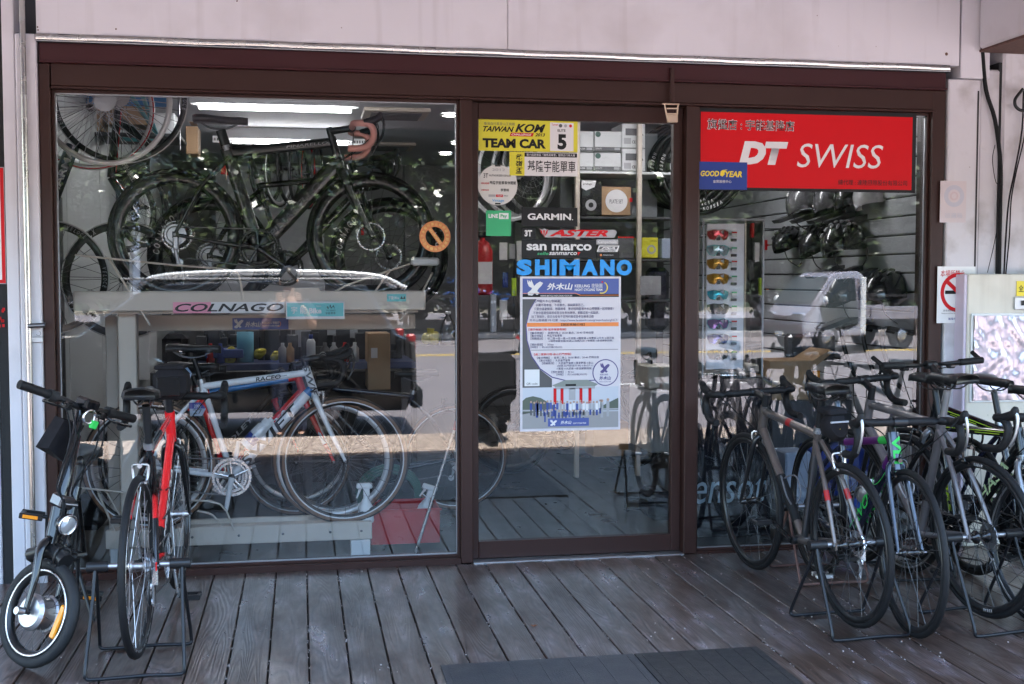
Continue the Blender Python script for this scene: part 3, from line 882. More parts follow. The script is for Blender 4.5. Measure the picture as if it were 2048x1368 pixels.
def window(name, label, x0, x1, z0, z1, y=0.0, cat='shop window'):
    t = thing(name, label, cat, ((x0 + x1) / 2, y, z0))
    w_ = .014
    m = MB()
    m.box((x0, y - .03, z0), (x0 + w_, y + .03, z1), .002).box((x1 - w_, y - .03, z0), (x1, y + .03, z1), .002)
    m.box((x0 + w_, y - .03, z1 - w_), (x1 - w_, y + .03, z1), .002).box((x0 + w_, y - .03, z0), (x1 - w_, y + .03, z0 + w_), .002)
    m.build('frame', 'brown_alu', t)
    m = MB()
    for (a, b) in (((x0 + w_, z0 + w_), (x0 + w_ + .004, z1 - w_)), ((x1 - w_ - .004, z0 + w_), (x1 - w_, z1 - w_))): m.box((a[0], y - .014, a[1]), (b[0], y - .004, b[1]))
    m.box((x0 + w_, y - .014, z0 + w_), (x1 - w_, y - .004, z0 + w_ + .004)).box((x0 + w_, y - .014, z1 - w_ - .004), (x1 - w_, y - .004, z1 - w_))
    m.build('gasket', 'alu_dull', t)
    MB().quad([(x0 + w_, y, z0 + w_), (x1 - w_, y, z0 + w_), (x1 - w_, y, z1 - w_), (x0 + w_, y, z1 - w_)]).build('pane', 'shop_glass', t)
    return t
window('shop_window', 'wide fixed glass window in front of the white display rack', FX0 + .05, .786, .028, 2.3215)
window('shop_window', 'narrower fixed glass window behind the red sign and the parked bicycles', 2.028, FX1 - .075, .004, 2.3215)
dr = thing('sliding_door', 'brown framed glass sliding door covered in brand stickers and a poster', 'door', (1.4, .02, .008))
DY = .02
for (a, b) in (((.850, .008), (.884, 2.318)), ((1.905, .008), (1.955, 2.318))): MB().box((a[0], DY - .028, a[1]), (b[0], DY + .02, b[1]), .003).build('stile', 'brown_alu', dr)
MB().box((.884, DY - .028, 2.238), (1.905, DY + .02, 2.318), .003).build('rail', 'brown_alu', dr)
MB().box((.884, DY - .028, .008), (1.905, DY + .02, .095), .003).build('rail', 'brown_alu', dr)
MB().quad([(.884, DY, .095), (1.905, DY, .095), (1.905, DY, 2.238), (.884, DY, 2.238)]).build('pane', 'shop_glass', dr)
h0 = at(980, 588, -.01); h1 = at(992, 665, -.01)
h = MB().box((h0.x, -.03, h1.z), (h1.x, -.008, h0.z), .006).build('handle_plate', 'ink_dgrey', dr)
text('自動', at(987, 604, -.031), .026, .016, 'ink_grey', h, bold=.01)
text('PULL TO OPEN', at(986, 642, -.031), .05, .009, 'ink_grey', h, X=(0, 0, -1), Y=(1, 0, 0))

# ------------------------------------------------------------------ walls round the shopfront
fas = thing('fascia_wall', 'pale pinkish white painted metal panel above the shopfront', 'wall', (1, .1, 2.56))
MB().box((-1.19, -.085, 2.566), (1.02, .25, 4.6), .004).build('panel', 'wall_white', fas)
MB().box((1.022, -.085, 2.566), (3.46, .25, 4.6), .004).build('panel', 'wall_white', fas)
for (px, py, s) in ((75, 54, .004), (76, 60, .004), (232, 58, .004), (430, 82, .005), (1893, 108, .009), (474, 2, .004)):
    q = at(px, py, -.086)
    MB().ell(q, (s, .002, s), 8, 4).build('rivet', M('rusty_screw', (.10, .045, .03), .7), fas)
o = thing('drip_rail', 'dented stainless steel drip strip running along the top of the shopfront', 'trim', (1, -.1, 2.53))
m = MB(); n = 40
for i in range(n):
    xa = FX0 + (FX1 - FX0) * i / n; xb = FX0 + (FX1 - FX0) * (i + 1) / n
    w1 = .004 * math.sin(i * 1.3) ; w2 = .004 * math.sin((i + 1) * 1.3)
    m.add([(xa, -.098 + w1, 2.565), (xb, -.098 + w2, 2.565), (xb, -.104 + w2, 2.540), (xa, -.104 + w1, 2.540), (xb, -.09, 2.533), (xa, -.09, 2.533)], [(0, 3, 2, 1), (3, 5, 4, 2)], True)
m.build('strip', 'steel_strip', o)
MB().tube([(FX0, -.100, 2.533), (FX0 + 2, -.101, 2.530), (FX1, -.100, 2.533)], .0035, 6).build('bead', 'alu_dull', o)
MB().box((FX0, -.095, 2.5301), (FX1, .0, 2.5655)).build('backing', 'gap_black', o)

def colx(px, py, Y=-.05): return at(px, py, Y).x
# left side: white post, steel pipe, grey strip, black gap, plain wall
lc = thing('wall_post', 'narrow white painted metal post left of the wide window', 'post', (-1.24, 0, 0))
MB().box((-1.285, -.085, -.02), (-1.192, .2, 2.566), .006).build('face', 'wall_white', lc)
MB().box((-1.345, -.07, -.02), (-1.290, .2, 4.6), .004).build('face', 'wall_white', lc)
MB().box((-1.288, -.06, -.02), (-1.283, .1, 2.56)).build('seam', 'gap_black', lc)
t = thing('steel_pipe', 'thin upright stainless steel pipe clipped to the white post on the left', 'pipe', (-1.30, -.1, 0))
xp = at(56, 600, -.11).x
MB().tube([(xp, -.11, .0), (xp - .0, -.11, 1.6), (xp + .003, -.11, 4.2)], .0135, 12).build('pipe', 'steel_strip', t)
q = at(70, 652, -.12)
MB().tube([(xp, -.115, q.z), (xp + .075, -.12, q.z + .004)], .012, 10).build('clip', 'steel_dark', t)
q = at(72, 680, -.1)
m = MB().box((q.x - .035, -.1, q.z - .012), (q.x + .03, -.088, q.z + .014), .002); m.build('bracket', 'alu_dull', t)
MB().ring(at(77, 667, -.1), [(.009, 0), (.011, .001), (.011, -.001)], 14, 'y', -160, 80).build('hook', 'steel_dark', t)
MB().box((-1.392, -.05, -.02), (-1.350, .2, 4.6)).solo('black_seal', 'black rubber filled gap between the left wall and the white post', 'seal', 'gap_black')
lw = thing('wall', 'plain pinkish white wall at the left edge with an old red bordered notice', 'wall', (-1.9, 0, 0))
MB().box((-3.2, -.06, -.02), (-1.396, .25, 4.6), .005).build('panel', 'wall_white', lw)
nt_ = thing('notice', 'worn white notice with a thick red border on the left wall', 'notice', (at(0, 450, -.062).x, -.062, 1.5))
a = at(-60, 333, -.066); b = at(13, 568, -.066)
MB().box((a.x, -.066, b.z), (b.x, -.061, a.z)).build('sheet', 'ink_grey', nt_)
MB().box((a.x + .01, -.068, b.z + .004), (b.x - .003, -.0665, a.z - .004)).build('border', 'ink_red', nt_)
MB().box((a.x + .03, -.070, b.z + .02), (b.x - .018, -.0685, a.z - .024)).build('face', 'ink_white', nt_)
for i in range(7):
    q = at(rnd.uniform(-2, 8), rnd.uniform(610, 655), -.062); m = MB()
    m.box(q + Vector((-.004, -.001, -.006)), q + Vector((.006, .0005, .008)))
    m.build('paint_fleck', 'ink_red', lw)

# right side: panelled pillar, wires, hook, cream cabinet, side beam
rp = thing('wall_pillar', 'grimy white panelled pillar right of the shopfront', 'pillar', (3.5, 0, 0))
MB().box((3.408, -.075, -.02), (3.595, .2, 2.50), .006).build('face', 'wall_white_rough', rp)
MB().box((3.47, -.082, 2.504), (3.64, .2, 4.6), .004).build('face', 'wall_white', rp)
MB().box((3.575, -.078, .4), (3.583, -.07, 2.44)).build('seam', 'gap_black', rp)
MB().box((3.60, -.055, -.02), (3.72, .2, 2.56), .01).build('face', 'wall_white_rough', rp)
r2 = thing('wall', 'chipped white wall behind the cables at the right edge', 'wall', (4.4, 0, 0))
MB().box((3.735, -.06, -.02), (5.6, .2, 4.6), .012).build('panel', 'wall_white_rough', r2)
MB().box((3.93, -.066, -.0), (3.934, -.058, 2.6)).build('seam', 'gap_black', r2)
MB().box((3.716, -.045, -.02), (3.737, .1, 2.6)).build('gap', 'gap_black', r2)
wq = [at(x, y, -.08) for x, y in ((1964, 95), (1972, 180), (1990, 240), (2001, 330), (2000, 420), (1998, 545), (1998, 640))]
MB().tube(spline(wq, 4), .011, 8).solo('black_cable', 'thick black cable running down the pillar by the right wall', 'cable', 'black_matte')
wq = [at(x, y, -.09) for x, y in ((2047, 180), (2044, 260), (2030, 340), (2018, 400), (2012, 470), (2008, 545), (2004, 600))]
m = MB().tube(spline(wq, 4), .0045, 6)
m.tube(spline([p + Vector((.012, -.004, .0)) + Vector((.006 * math.sin(i * 2), 0, 0)) for i, p in enumerate(wq)], 4), .0035, 6)
m.solo('wires', 'two thin twisted brown wires hanging beside the thick black cable', 'wire', 'fabric')
wq = [at(x, y, -.1) for x, y in ((1990, 290), (1985, 320), (1992, 365), (2004, 372), (2000, 420), (1990, 480), (1975, 545))]
MB().tube(spline(wq, 4), .002, 5).solo('loose_wire', 'hair thin loose wire curling across the right pillar', 'wire', 'black_matte')
hk = [at(x, y, -.12) for x, y in ((2046, 178), (2036, 190), (2030, 200), (2031, 212), (2040, 220), (2050, 221))]
MB().tube(spline(hk, 4), .009, 8).solo('wall_hook', 'black metal hook on the wall at the upper right edge', 'hook', 'black_satin')
sb = thing('side_beam', 'white boxed beam reaching towards the street at upper right', 'beam', (3.9, -.5, 2.6))
b0 = at(1957, 98, -.09)
MB().box((b0.x, -1.6, b0.z), (5.4, -.09, 4.6), .012).build('box', 'wall_white', sb)
MB().box((b0.x + .01, -1.6, b0.z - .016), (5.4, -.075, b0.z - .001), .004).build('edge_strip', 'rust', sb)
# cream cabinet with crumpled foil poster
cq0 = at(1930, 548, -.17); cq1 = at(1937, 548, -.17)
cb = thing('meter_cabinet', 'tall cream cabinet with a lilac edge at the right of the shopfront', 'cabinet', (4.1, -.12, 0))
zt = cq0.z
MB().box((cq1.x, -.17, .0), (4.9, -.06, zt), .006).build('body', 'cream', cb)
MB().box((cq0.x + .002, -.165, .0), (cq1.x - .002, -.062, zt - .002), .006).build('edge', 'lilac_edge', cb)
fo = bpy.data.materials.new('crumpled_film'); fo.use_nodes = True
N = fo.node_tree.nodes; L = fo.node_tree.links.new; b_ = N['Principled BSDF']
b_.inputs['Metallic'].default_value = .5; b_.inputs['Roughness'].default_value = .2; b_.inputs['Base Color'].default_value = (.47, .42, .48, 1)
tc = N.new('ShaderNodeTexCoord'); nz = N.new('ShaderNodeTexNoise'); nz.inputs['Scale'].default_value = 5; nz.inputs['Detail'].default_value = .5; nz.inputs['Distortion'].default_value = 1.2
L(tc.outputs['Object'], nz.inputs['Vector']); bp = N.new('ShaderNodeBump'); bp.inputs['Strength'].default_value = 1; bp.inputs['Distance'].default_value = .018
L(nz.outputs['Fac'], bp.inputs['Height']); L(bp.outputs[0], b_.inputs['Normal']); _M['film'] = fo
f0 = at(1943, 627, -.18); f1 = at(2110, 802, -.18)
fp = thing('film_poster', 'shiny crumpled clear film over a framed sheet on the cream cabinet', 'poster', (f0.x + .3, -.18, f1.z))
m = MB(); gx, gz = 26, 22; vs = []
def fh(u, v): return .006 * math.sin(u * 17 + 3 * math.sin(v * 9)) * math.cos(v * 13 + 2 * math.sin(u * 11)) + .004 * math.sin(u * 41 + v * 23)
for j in range(gz + 1):
    for i in range(gx + 1):
        u, v = i / gx, j / gz
        vs.append((f0.x + .012 + (f1.x - f0.x - .024) * u, -.187 - fh(u, v) * .8 - .004, f1.z + .012 + (f0.z - f1.z - .024) * v))
m.add(vs, [(j * (gx + 1) + i, j * (gx + 1) + i + 1, (j + 1) * (gx + 1) + i + 1, (j + 1) * (gx + 1) + i) for j in range(gz) for i in range(gx)], True)
m.build('film', 'film', fp)
m = MB(); e = .014
m.box((f0.x, -.182, f0.z - e), (f1.x, -.172, f0.z), .002).box((f0.x, -.182, f1.z), (f1.x, -.172, f1.z + e), .002).box((f0.x, -.182, f1.z + e), (f0.x + e, -.172, f0.z - e), .002)
m.build('frame', 'white', fp)
def sticker_px(name, label, cat, a, b, Y, mat, th=.0015, group=None):
    """flat sign seen at the pixel box a-b on the plane y=Y"""
    cx, cy = (a[0] + b[0]) / 2, (a[1] + b[1]) / 2
    x0, x1 = at(a[0], cy, Y).x, at(b[0], cy, Y).x; z1, z0 = at(cx, a[1], Y).z, at(cx, b[1], Y).z
    t = thing(name, label, cat, ((x0 + x1) / 2, Y, z0), group)
    if mat: MB().box((x0, Y - th, z0), (x1, Y, z1)).build('sheet', mat, t)
    t['_y'] = Y - th; t['_n'] = 0
    t['_cx'] = cx; t['_cy'] = cy
    return t
def _px(t, x, y, lv):
    Y = t['_y'] - .0005 * lv
    return Vector((at(x, t['_cy'], t['_y']).x, Y, at(t['_cx'], y, t['_y']).z))
def rect(t, a, b, mat, lv=1, name='panel'):
    p, q = _px(t, a[0], a[1], lv), _px(t, b[0], b[1], lv)
    return MB().box((p.x, p.y, q.z), (q.x, p.y + .0004, p.z)).build(name, mat, t)
def poly(t, pts, mat, lv=1, name='shape'):
    P = [_px(t, x, y, lv) for x, y in pts]
    return MB().prism(P, (0, .0004, 0)).build(name, mat, t)
def disc(t, c, r, mat, lv=1, name='disc', r0=0., a0=0, a1=360):
    p = _px(t, c[0], c[1], lv); q = _px(t, c[0] + r, c[1], lv); rr = q.x - p.x
    if r0: return MB().ring(p, [(rr * r0 / r, 0), (rr, 0), (rr, .0004), (rr * r0 / r, .0004)], 40, 'y', a0, a1, False).build(name, mat, t)
    return MB().prism([p + Vector((math.cos(2 * math.pi * i / 40) * rr, 0, math.sin(2 * math.pi * i / 40) * rr)) for i in range(40)], (0, .0004, 0)).build(name, mat, t)
def txt(t, s, a, b, mat, lv=2, bold=0., shear=0., name='lettering', parent=None):
    p, q = _px(t, a[0], a[1], lv), _px(t, b[0], b[1], lv)
    text(s, ((p.x + q.x) / 2, p.y, (p.z + q.z) / 2), q.x - p.x, p.z - q.z, mat, parent or t, bold=bold, shear=shear, name=name)
ys = sticker_px('yellow_plate', 'yellow plate with dark writing on the cream cabinet at the right edge', 'sign', (2033, 562), (2075, 592), -.174, 'ink_yellow')
txt(ys, '全支付', (2037, 570), (2066, 584), 'ink_black', 1, .01)
lk = thing('cabinet_lock', 'small steel lock plate with a black slot on the cream cabinet', 'lock', at(2050, 606, -.174))
a, b = at(2030, 594, -.18), at(2072, 619, -.18)
MB().box((a.x, -.182, b.z), (b.x, -.171, a.z), .004).build('plate', 'alu_dull', lk)
a, b = at(2042, 601, -.18), at(2052, 611, -.18); MB().box((a.x, -.188, b.z), (b.x, -.1825, a.z), .003).build('slot', 'black_gloss', lk)
ns = sticker_px('no_smoking_sign', 'white no smoking sign with a red ring, half hidden by the cream cabinet', 'sign', (1874, 533), (1950, 646), -.078, 'white')
disc(ns, (1917, 585), 36, 'ink_red', 1, 'ring', 29)
rect(ns, (1890, 581), (1926, 588), 'ink_black', 2)
P0 = (1894, 562); poly(ns, [(1892, 567), (1897, 561), (1942, 603), (1937, 609)], 'ink_red', 3)
txt(ns, '本場所禁止', (1880, 540), (1928, 554), 'ink_red', 2, 0, .1)
txt(ns, '違者處新臺幣', (1886, 619), (1914, 623), 'ink_dgrey'); txt(ns, 'Violators will be fined', (1883, 625), (1914, 628), 'ink_dgrey')
txt(ns, '基隆市', (1897, 635), (1913, 640), 'ink_blue')
fs = sticker_px('faded_sticker', 'faded peach and blue round emblem sticker on the upper right pillar', 'sticker', (1880, 362), (1932, 445), -.077, M('faded', (.56, .49, .51), .6), .001)
disc(fs, (1908, 392), 20, M('faded_blue', (.46, .45, .52), .6), 1, 'emblem', 12); disc(fs, (1908, 392), 8, M('faded_red', (.54, .43, .45), .6), 1, 'emblem', 5)
txt(fs, '巡邏箱', (1890, 426), (1925, 436), _M['faded_blue'], 1)

# ================================================================== STICKERS AND SIGNS ON THE GLASS
SY = .0165   # door glass face
WY = -.004   # window glass face
t = sticker_px('team_car_plate', 'yellow rectangular race plate reading TEAM CAR at the top left of the door glass', 'sticker', (957, 241), (1155, 303), SY, M('plate_yellow', (.66, .60, .035), .4))
rect(t, (1100, 244), (1147, 301), 'ink_white', 1)
txt(t, '臺灣自行車登山王挑戰', (968, 246), (1030, 252), 'ink_dgrey', 2)
txt(t, 'TAIWAN', (966, 254), (1028, 265), 'ink_black', 2, .03, .35); txt(t, 'KOM', (1030, 248), (1091, 265), 'ink_black', 2, .035, .35)
poly(t, [(1019, 273), (1022, 266), (1068, 266), (1065, 273)], 'ink_red', 1)
txt(t, 'CHALLENGE', (1023, 267.5), (1063, 271.5), 'ink_white', 2, .02, .3); txt(t, '2013', (1070, 266), (1090, 272.5), 'ink_black', 2, .03, .3)
txt(t, 'TEAM CAR', (965, 278), (1092, 297), 'ink_black', 2, .05)
txt(t, 'Taiwan', (1103, 246), (1116, 250), 'ink_red', 2); disc(t, (1121, 250), 3.5, 'ink_dgrey', 2); disc(t, (1131, 250), 3, 'ink_grey', 2); disc(t, (1141, 250), 3, 'ink_red', 2)
txt(t, 'ELITE', (1115, 257), (1131, 262), 'ink_black', 2, .02); txt(t, '5', (1115, 267), (1133, 298), 'ink_black', 2, .05)
t = sticker_px('name_plate', 'white plate with large dark characters and a yellow calligraphy panel under the yellow plate', 'sticker', (1019, 305), (1155, 352), SY, 'ink_white')
rect(t, (1019, 305), (1049, 352), M('plate_yellow'), 1)
for ch, y in (('武', 309), ('嶺', 322), ('盃', 336)): txt(t, ch, (1031, y), (1045, y + 12), 'ink_black', 2, .02, .15)
rect(t, (1049, 306), (1154, 314), 'ink_black', 1); txt(t, '第六屆武嶺盃「鐵馬高峰會」國際自行車大賽', (1053, 307.5), (1150, 312.5), 'ink_white', 2)
txt(t, '基隆宇能單車', (1055, 321), (1151, 344), 'ink_black', 2, .008)
t = sticker_px('dealer_disc', 'round white dealer sticker with small red and blue lines on the door glass', 'sticker', (957, 330), (1034, 410), SY, None)
disc(t, (995.5, 370), 39.5, M('disc_white', (.60, .60, .58), .5), 0, 'disc')
for (s_, a, b, mt) in (('3T', (967, 347), (976, 356), 'ink_black'), ('AUTHORIZED DEALER', (978, 349), (1022, 353), 'ink_dgrey'), ('2012', (984, 337), (1010, 342), 'ink_grey'), ('基隆宇能單車休閒館', (979, 362), (1032, 369), 'ink_black'), ('特約經銷', (962, 365), (978, 369), 'ink_red'), ('李景峰', (1001, 377), (1018, 383), 'ink_black'), ('授權經銷商', (962, 379), (978, 382), 'ink_red'), ('PRO', (1008, 390), (1016, 393), 'ink_dgrey'), ('Vintage', (984, 398), (1008, 405), 'ink_cyan')):
    txt(t, s_, a, b, mt, 2, .01)
rect(t, (977, 389), (991, 394), 'ink_grey', 1); rect(t, (992, 389), (1006, 394), 'ink_red', 1); txt(t, 'TEAM', (994, 390), (1004, 393), 'ink_white', 2)
rect(t, (990, 330), (1001, 333), 'ink_black', 1); rect(t, (990, 406), (1001, 409), 'ink_black', 1)
t = sticker_px('pay_sticker', 'green square payment sticker on the left of the door glass', 'sticker', (972, 421), (1022, 472), SY, 'ink_green')
txt(t, 'LINE', (977, 428), (996, 436), 'ink_white', 2, .04); rect(t, (998, 426), (1017, 438), 'ink_white', 1); txt(t, 'Pay', (1001, 428), (1014, 437), 'ink_green', 2, .03)
t = sticker_px('brand_sticker', 'plain black sticker with one line of thin white capitals on the door', 'sticker', (1043, 415), (1155, 453), SY, 'ink_black')
txt(t, 'GARMIN', (1055, 427), (1142, 440), 'ink_white', 2, .03); txt(t, '.', (1144, 438), (1146, 440), 'ink_white', 2)
t = sticker_px('brand_sticker', 'tiny square black sticker below the one with thin white capitals', 'sticker', (1043, 456), (1071, 478), SY, 'ink_black')
txt(t, '3T', (1049, 460), (1064, 473), 'ink_white', 2, .05)
t = sticker_px('brand_sticker', 'long grey pointed sticker with red slanted letters and a fox head mark', 'sticker', (1078, 457), (1234, 475), SY, None)
poly(t, [(1090, 475), (1078, 457), (1084, 460), (1089, 457), (1094, 461), (1228, 459), (1234, 464), (1228, 475)], M('sticker_grey', (.36, .36, .38), .4), 0)
poly(t, [(1080, 459), (1084, 463), (1086, 470), (1082, 466)], 'ink_red', 1, 'mark'); poly(t, [(1096, 459), (1092, 463), (1089, 474), (1095, 466)], 'ink_red', 1, 'mark'); poly(t, [(1086, 461), (1090, 461), (1088, 475)], 'ink_red', 1, 'mark')
txt(t, 'ASTER', (1098, 459.5), (1216, 473), 'ink_red', 2, .045, .35)
t = sticker_px('brand_sticker', 'wide black sticker with white serif lettering over a small green word', 'sticker', (1043, 479), (1192, 516), SY, 'ink_black')
txt(t, 'san marco', (1053, 488), (1183, 501), 'ink_white', 2, .03); txt(t, 'selle', (1074, 504), (1097, 510), 'ink_green', 2, .02, .2); txt(t, 'sanmarco', (1098, 504), (1154, 510), 'ink_white', 2, .02, .2); poly(t, [(1156, 511), (1155, 504), (1161, 504)], 'ink_red', 2, 'mark')
t = sticker_px('brand_sticker', 'small pale label right of the wide black sticker, above the silver badge', 'sticker', (1193, 479), (1236, 489), SY, M('sticker_grey'))
txt(t, 'Campagnolo', (1196, 481), (1233, 488), 'ink_white', 2, .02)
t = sticker_px('brand_sticker', 'small slanted silver badge beside the wide black sticker', 'sticker', (1193, 491), (1239, 504), SY, None)
poly(t, [(1193, 504), (1198, 491), (1239, 491), (1235, 504)], 'ink_white', 0); poly(t, [(1197, 499), (1200, 493), (1236, 493), (1233, 499)], 'ink_dgrey', 1); txt(t, 'FSA', (1202, 494), (1230, 498.5), 'ink_white', 2, .04, .4)
txt(t, 'FULL SPEED AHEAD', (1197, 500.5), (1231, 503), 'ink_black', 2, .02, .2)
t = sticker_px('brand_sticker', 'tiny black sticker with an orange dot under the silver badge', 'sticker', (1193, 506), (1238, 516), SY, 'ink_black')
disc(t, (1202, 510), 2.2, 'ink_orange', 1); txt(t, 'Champion System', (1206, 508.5), (1227, 512), 'ink_white', 2)
t = sticker_px('blue_lettering', 'large bright blue cut out capital letters across the door glass', 'sticker', (1033, 519), (1264, 551), SY, None)
M('blue_letters', (.008, .27, .72), .4)
for k, (ch, a_, b_) in enumerate((('S', 1033, 1064), ('H', 1070, 1099), ('I', 1104, 1113), ('M', 1119, 1159), ('A', 1163, 1196), ('N', 1200, 1229), ('O', 1233, 1264))):
    txt(t, ch, (a_, 519), (b_, 551), 'blue_letters', 1, .065 if ch != 'I' else .06, name='letter')

# poster
t = sticker_px('cycling_team_poster', 'large white poster of a night cycling team with a group photo at the bottom', 'poster', (1040, 553), (1241, 861), SY, M('poster_paper', (.60, .56, .60), .45))
BL = M('poster_blue', (.055, .085, .30), .45); DG = M('poster_grey', (.075, .075, .08), .5)
rect(t, (1045, 557), (1237, 594), BL, 1); rect(t, (1045, 588), (1237, 594), 'ink_black', 2)
poly(t, [(1045, 587), (1150, 587), (1160, 591), (1237, 591), (1237, 590), (1161, 590), (1151, 586), (1045, 586)], 'ink_orange', 3, 'line')
bird = [(1054, 559), (1058, 566), (1057, 560), (1061, 564), (1062, 559), (1065, 565), (1068, 572), (1073, 567), (1080, 563), (1086, 566), (1082, 572), (1077, 577), (1074, 582), (1079, 586), (1074, 590), (1069, 586), (1064, 591), (1056, 590), (1055, 585), (1062, 580), (1064, 576), (1058, 573), (1055, 567)]
poly(t, bird, 'ink_white', 3, 'eagle')
txt(t, '外木山', (1093, 566), (1145, 580), 'ink_white', 3, .03, .2); txt(t, 'KEELUNG', (1149, 569), (1179, 575), 'ink_white', 3, .03); txt(t, '夜騎團', (1182, 567), (1204, 576), 'ink_white', 3)
txt(t, 'NIGHT CYCLING TEAM', (1149, 577), (1204, 582), 'ink_white', 3, .03); txt(t, 'RIDING BICYCLE AND LOHAS YOUR LIFE', (1081, 590), (1144, 593), 'ink_white', 3, .01)
disc(t, (1203, 575), 12, 'ink_yellow', 3, 'moon', 10, -110, 60); disc(t, (1204, 564), 1.6, 'ink_red', 3)
poly(t, [(1045, 598), (1071, 598), (1058, 620), (1051, 650), (1053, 680), (1062, 712), (1080, 738), (1104, 757), (1104, 774), (1045, 774)], DG, 1, 'curve_panel')
poly(t, [(1071, 598), (1058, 620), (1051, 650), (1053, 680), (1062, 712), (1080, 738), (1104, 755), (1140, 764), (1190, 762), (1190, 760), (1140, 762), (1105, 753), (1081, 736), (1064, 711), (1055, 680), (1053, 650), (1060, 620), (1073, 598)], M('poster_line', (.08, .06, .2), .5), 2, 'curve_line')
lines = [('【基隆外木山夜騎團】', 1070, 1122, 602), ('本團不限車種、不限車衣、單純騎車而已。', 1071, 1168, 610), ('只要你喜歡騎車、想要騎車　歡迎隨時跟著外木山夜騎團一起來騎車!!', 1068, 1227, 617.5), ('不管你是哪個車隊或是沒有參加車隊，都歡迎來一起騎車。', 1066, 1198, 625.5), ('除了夜騎外，假日也會有不定時約騎或是參加單車活動', 1063, 1187, 633), ('外木山夜騎團 FB 社團 : https://www.facebook.com/groups/keelungNCT/', 1059, 1236, 640.5)]
for s_, a, b, y in lines: txt(t, s_, (a, y - 3), (b, y + 3), M('poster_ink', (.06, .05, .13), .5), 3, .004)
rect(t, (1054, 645), (1237, 653), 'ink_orange', 2); txt(t, '【固定夜騎行程】', (1122, 646.5), (1169, 651.5), 'ink_black', 3, .01)
lines = [('【週四夜騎行程-瑞芳保雲夜騎】', 1057, 1132, 658.5, 1), ('【集合時間】：星期四晚上 20:30 集合，20:40 準時出發', 1061, 1187, 665.5, 0), ('【集合地點】：基隆宇能單車', 1061, 1124, 671, 0), ('【夜騎路線】：信二路→信一路→正信路→體育場→祥豐街→海大→瑞濱路', 1061, 1228, 676.5, 0), ('→瑞芳保雲宮圓(休息)or加碼九份→培德路→各自解散回家。', 1096, 1226, 682, 0), ('【預計里程】：30 km', 1061, 1107, 688.5, 0), ('【時程】：約150分鐘(30LDS)', 1061, 1124, 694, 0),
         ('【週二夜騎行程-金山石門夜騎】', 1068, 1142, 708, 1), ('【集合時間】：星期二晚上 20:30 集合，20:40 準時出發', 1074, 1198, 715, 0), ('【集合地點】：大武崙麥當勞', 1079, 1140, 720.5, 0), ('【夜騎路線】：大武崙麥當勞→萬里舊路→金山', 1084, 1186, 726, 0), ('(加碼-石門折返不停)→金山7-11', 1114, 1186, 731.5, 0), ('→萬里→大武崙→各自解散回家。', 1112, 1185, 737, 0), ('【預計里程】：40 km', 1103, 1148, 743.5, 0), ('【時程】：約150分鐘(30LDS)', 1113, 1174, 749, 0)]
for s_, a, b, y, r_ in lines: txt(t, s_, (a, y - 2.4), (b, y + 2.4), 'ink_red' if r_ else M('poster_ink'), 3, .008)
rect(t, (1062, 699), (1236, 700), 'ink_dgrey', 2)
rect(t, (1049, 738), (1079, 771), 'ink_white', 2); txt(t, 'QR code', (1053, 764), (1075, 769), 'ink_black', 3)
rect(t, (1045, 774), (1237, 856), M('photo_sky', (.50, .52, .58), .5), 1, 'photo')
poly(t, [(1045, 800), (1052, 794), (1066, 791), (1082, 795), (1100, 806), (1118, 818), (1045, 826)], M('photo_hill', (.09, .11, .085), .6), 2); poly(t, [(1200, 815), (1218, 806), (1237, 797), (1237, 822), (1200, 822)], M('photo_hill'), 2)
rect(t, (1045, 824), (1237, 856), M('photo_ground', (.30, .29, .29), .6), 2); rect(t, (1045, 818), (1237, 821), 'ink_grey', 3)
poly(t, [(1104, 770), (1115, 766), (1130, 760), (1175, 760), (1187, 765), (1196, 769), (1190, 773), (1110, 773)], M('photo_roof', (.22, .24, .22), .6), 3); rect(t, (1110, 773), (1190, 778), 'ink_grey', 3); rect(t, (1131, 768), (1152, 772), 'ink_black', 4)
for x in (1107, 1121, 1159, 1177): rect(t, (x, 776), (x + 6, 808), 'ink_red', 3)
rect(t, (1138, 776), (1151, 800), 'ink_grey', 3)
r2_ = random.Random(3)
rows = [(1062 + i * 6.6, 806 + r2_.uniform(-2, 3), 1) for i in range(22)] + [(1090 + i * 7, 822 + r2_.uniform(-2, 3), .8) for i in range(12)] + [(1074, 805, 1.2), (1204, 805, 1.3), (1216, 803, 1.3)]
cols = [BL, 'ink_white', 'ink_dgrey', 'ink_blue', 'ink_grey', 'ink_white', BL]
for (x, y, s_) in rows:
    rect(t, (x - 2.4 * s_, y), (x + 2.4 * s_, y + 13 * s_), r2_.choice(cols), 4, 'figure_body'); rect(t, (x - 1.9 * s_, y + 13 * s_), (x + 1.9 * s_, y + 24 * s_), r2_.choice(['ink_dgrey', 'ink_grey', 'ink_blue']), 4, 'figure_legs')
    disc(t, (x, y - 2.6), 2.1 * s_, M('photo_skin', (.42, .27, .2), .6), 5, 'figure_head')
rect(t, (1096, 836), (1178, 852), BL, 6, 'banner'); txt(t, '外木山', (1121, 841), (1143, 848), 'ink_white', 7, .03, .2); txt(t, 'NIGHT CYCLING TEAM', (1146, 845), (1172, 848), 'ink_white', 7, .02); poly(t, [(1100 + (x - 1054) * .45, 838 + (y - 559) * .4) for x, y in bird], 'ink_white', 7, 'eagle')
disc(t, (1211, 746), 26, M('poster_line'), 3, 'ring'); disc(t, (1211, 746), 24, M('poster_paper'), 4, 'disc')
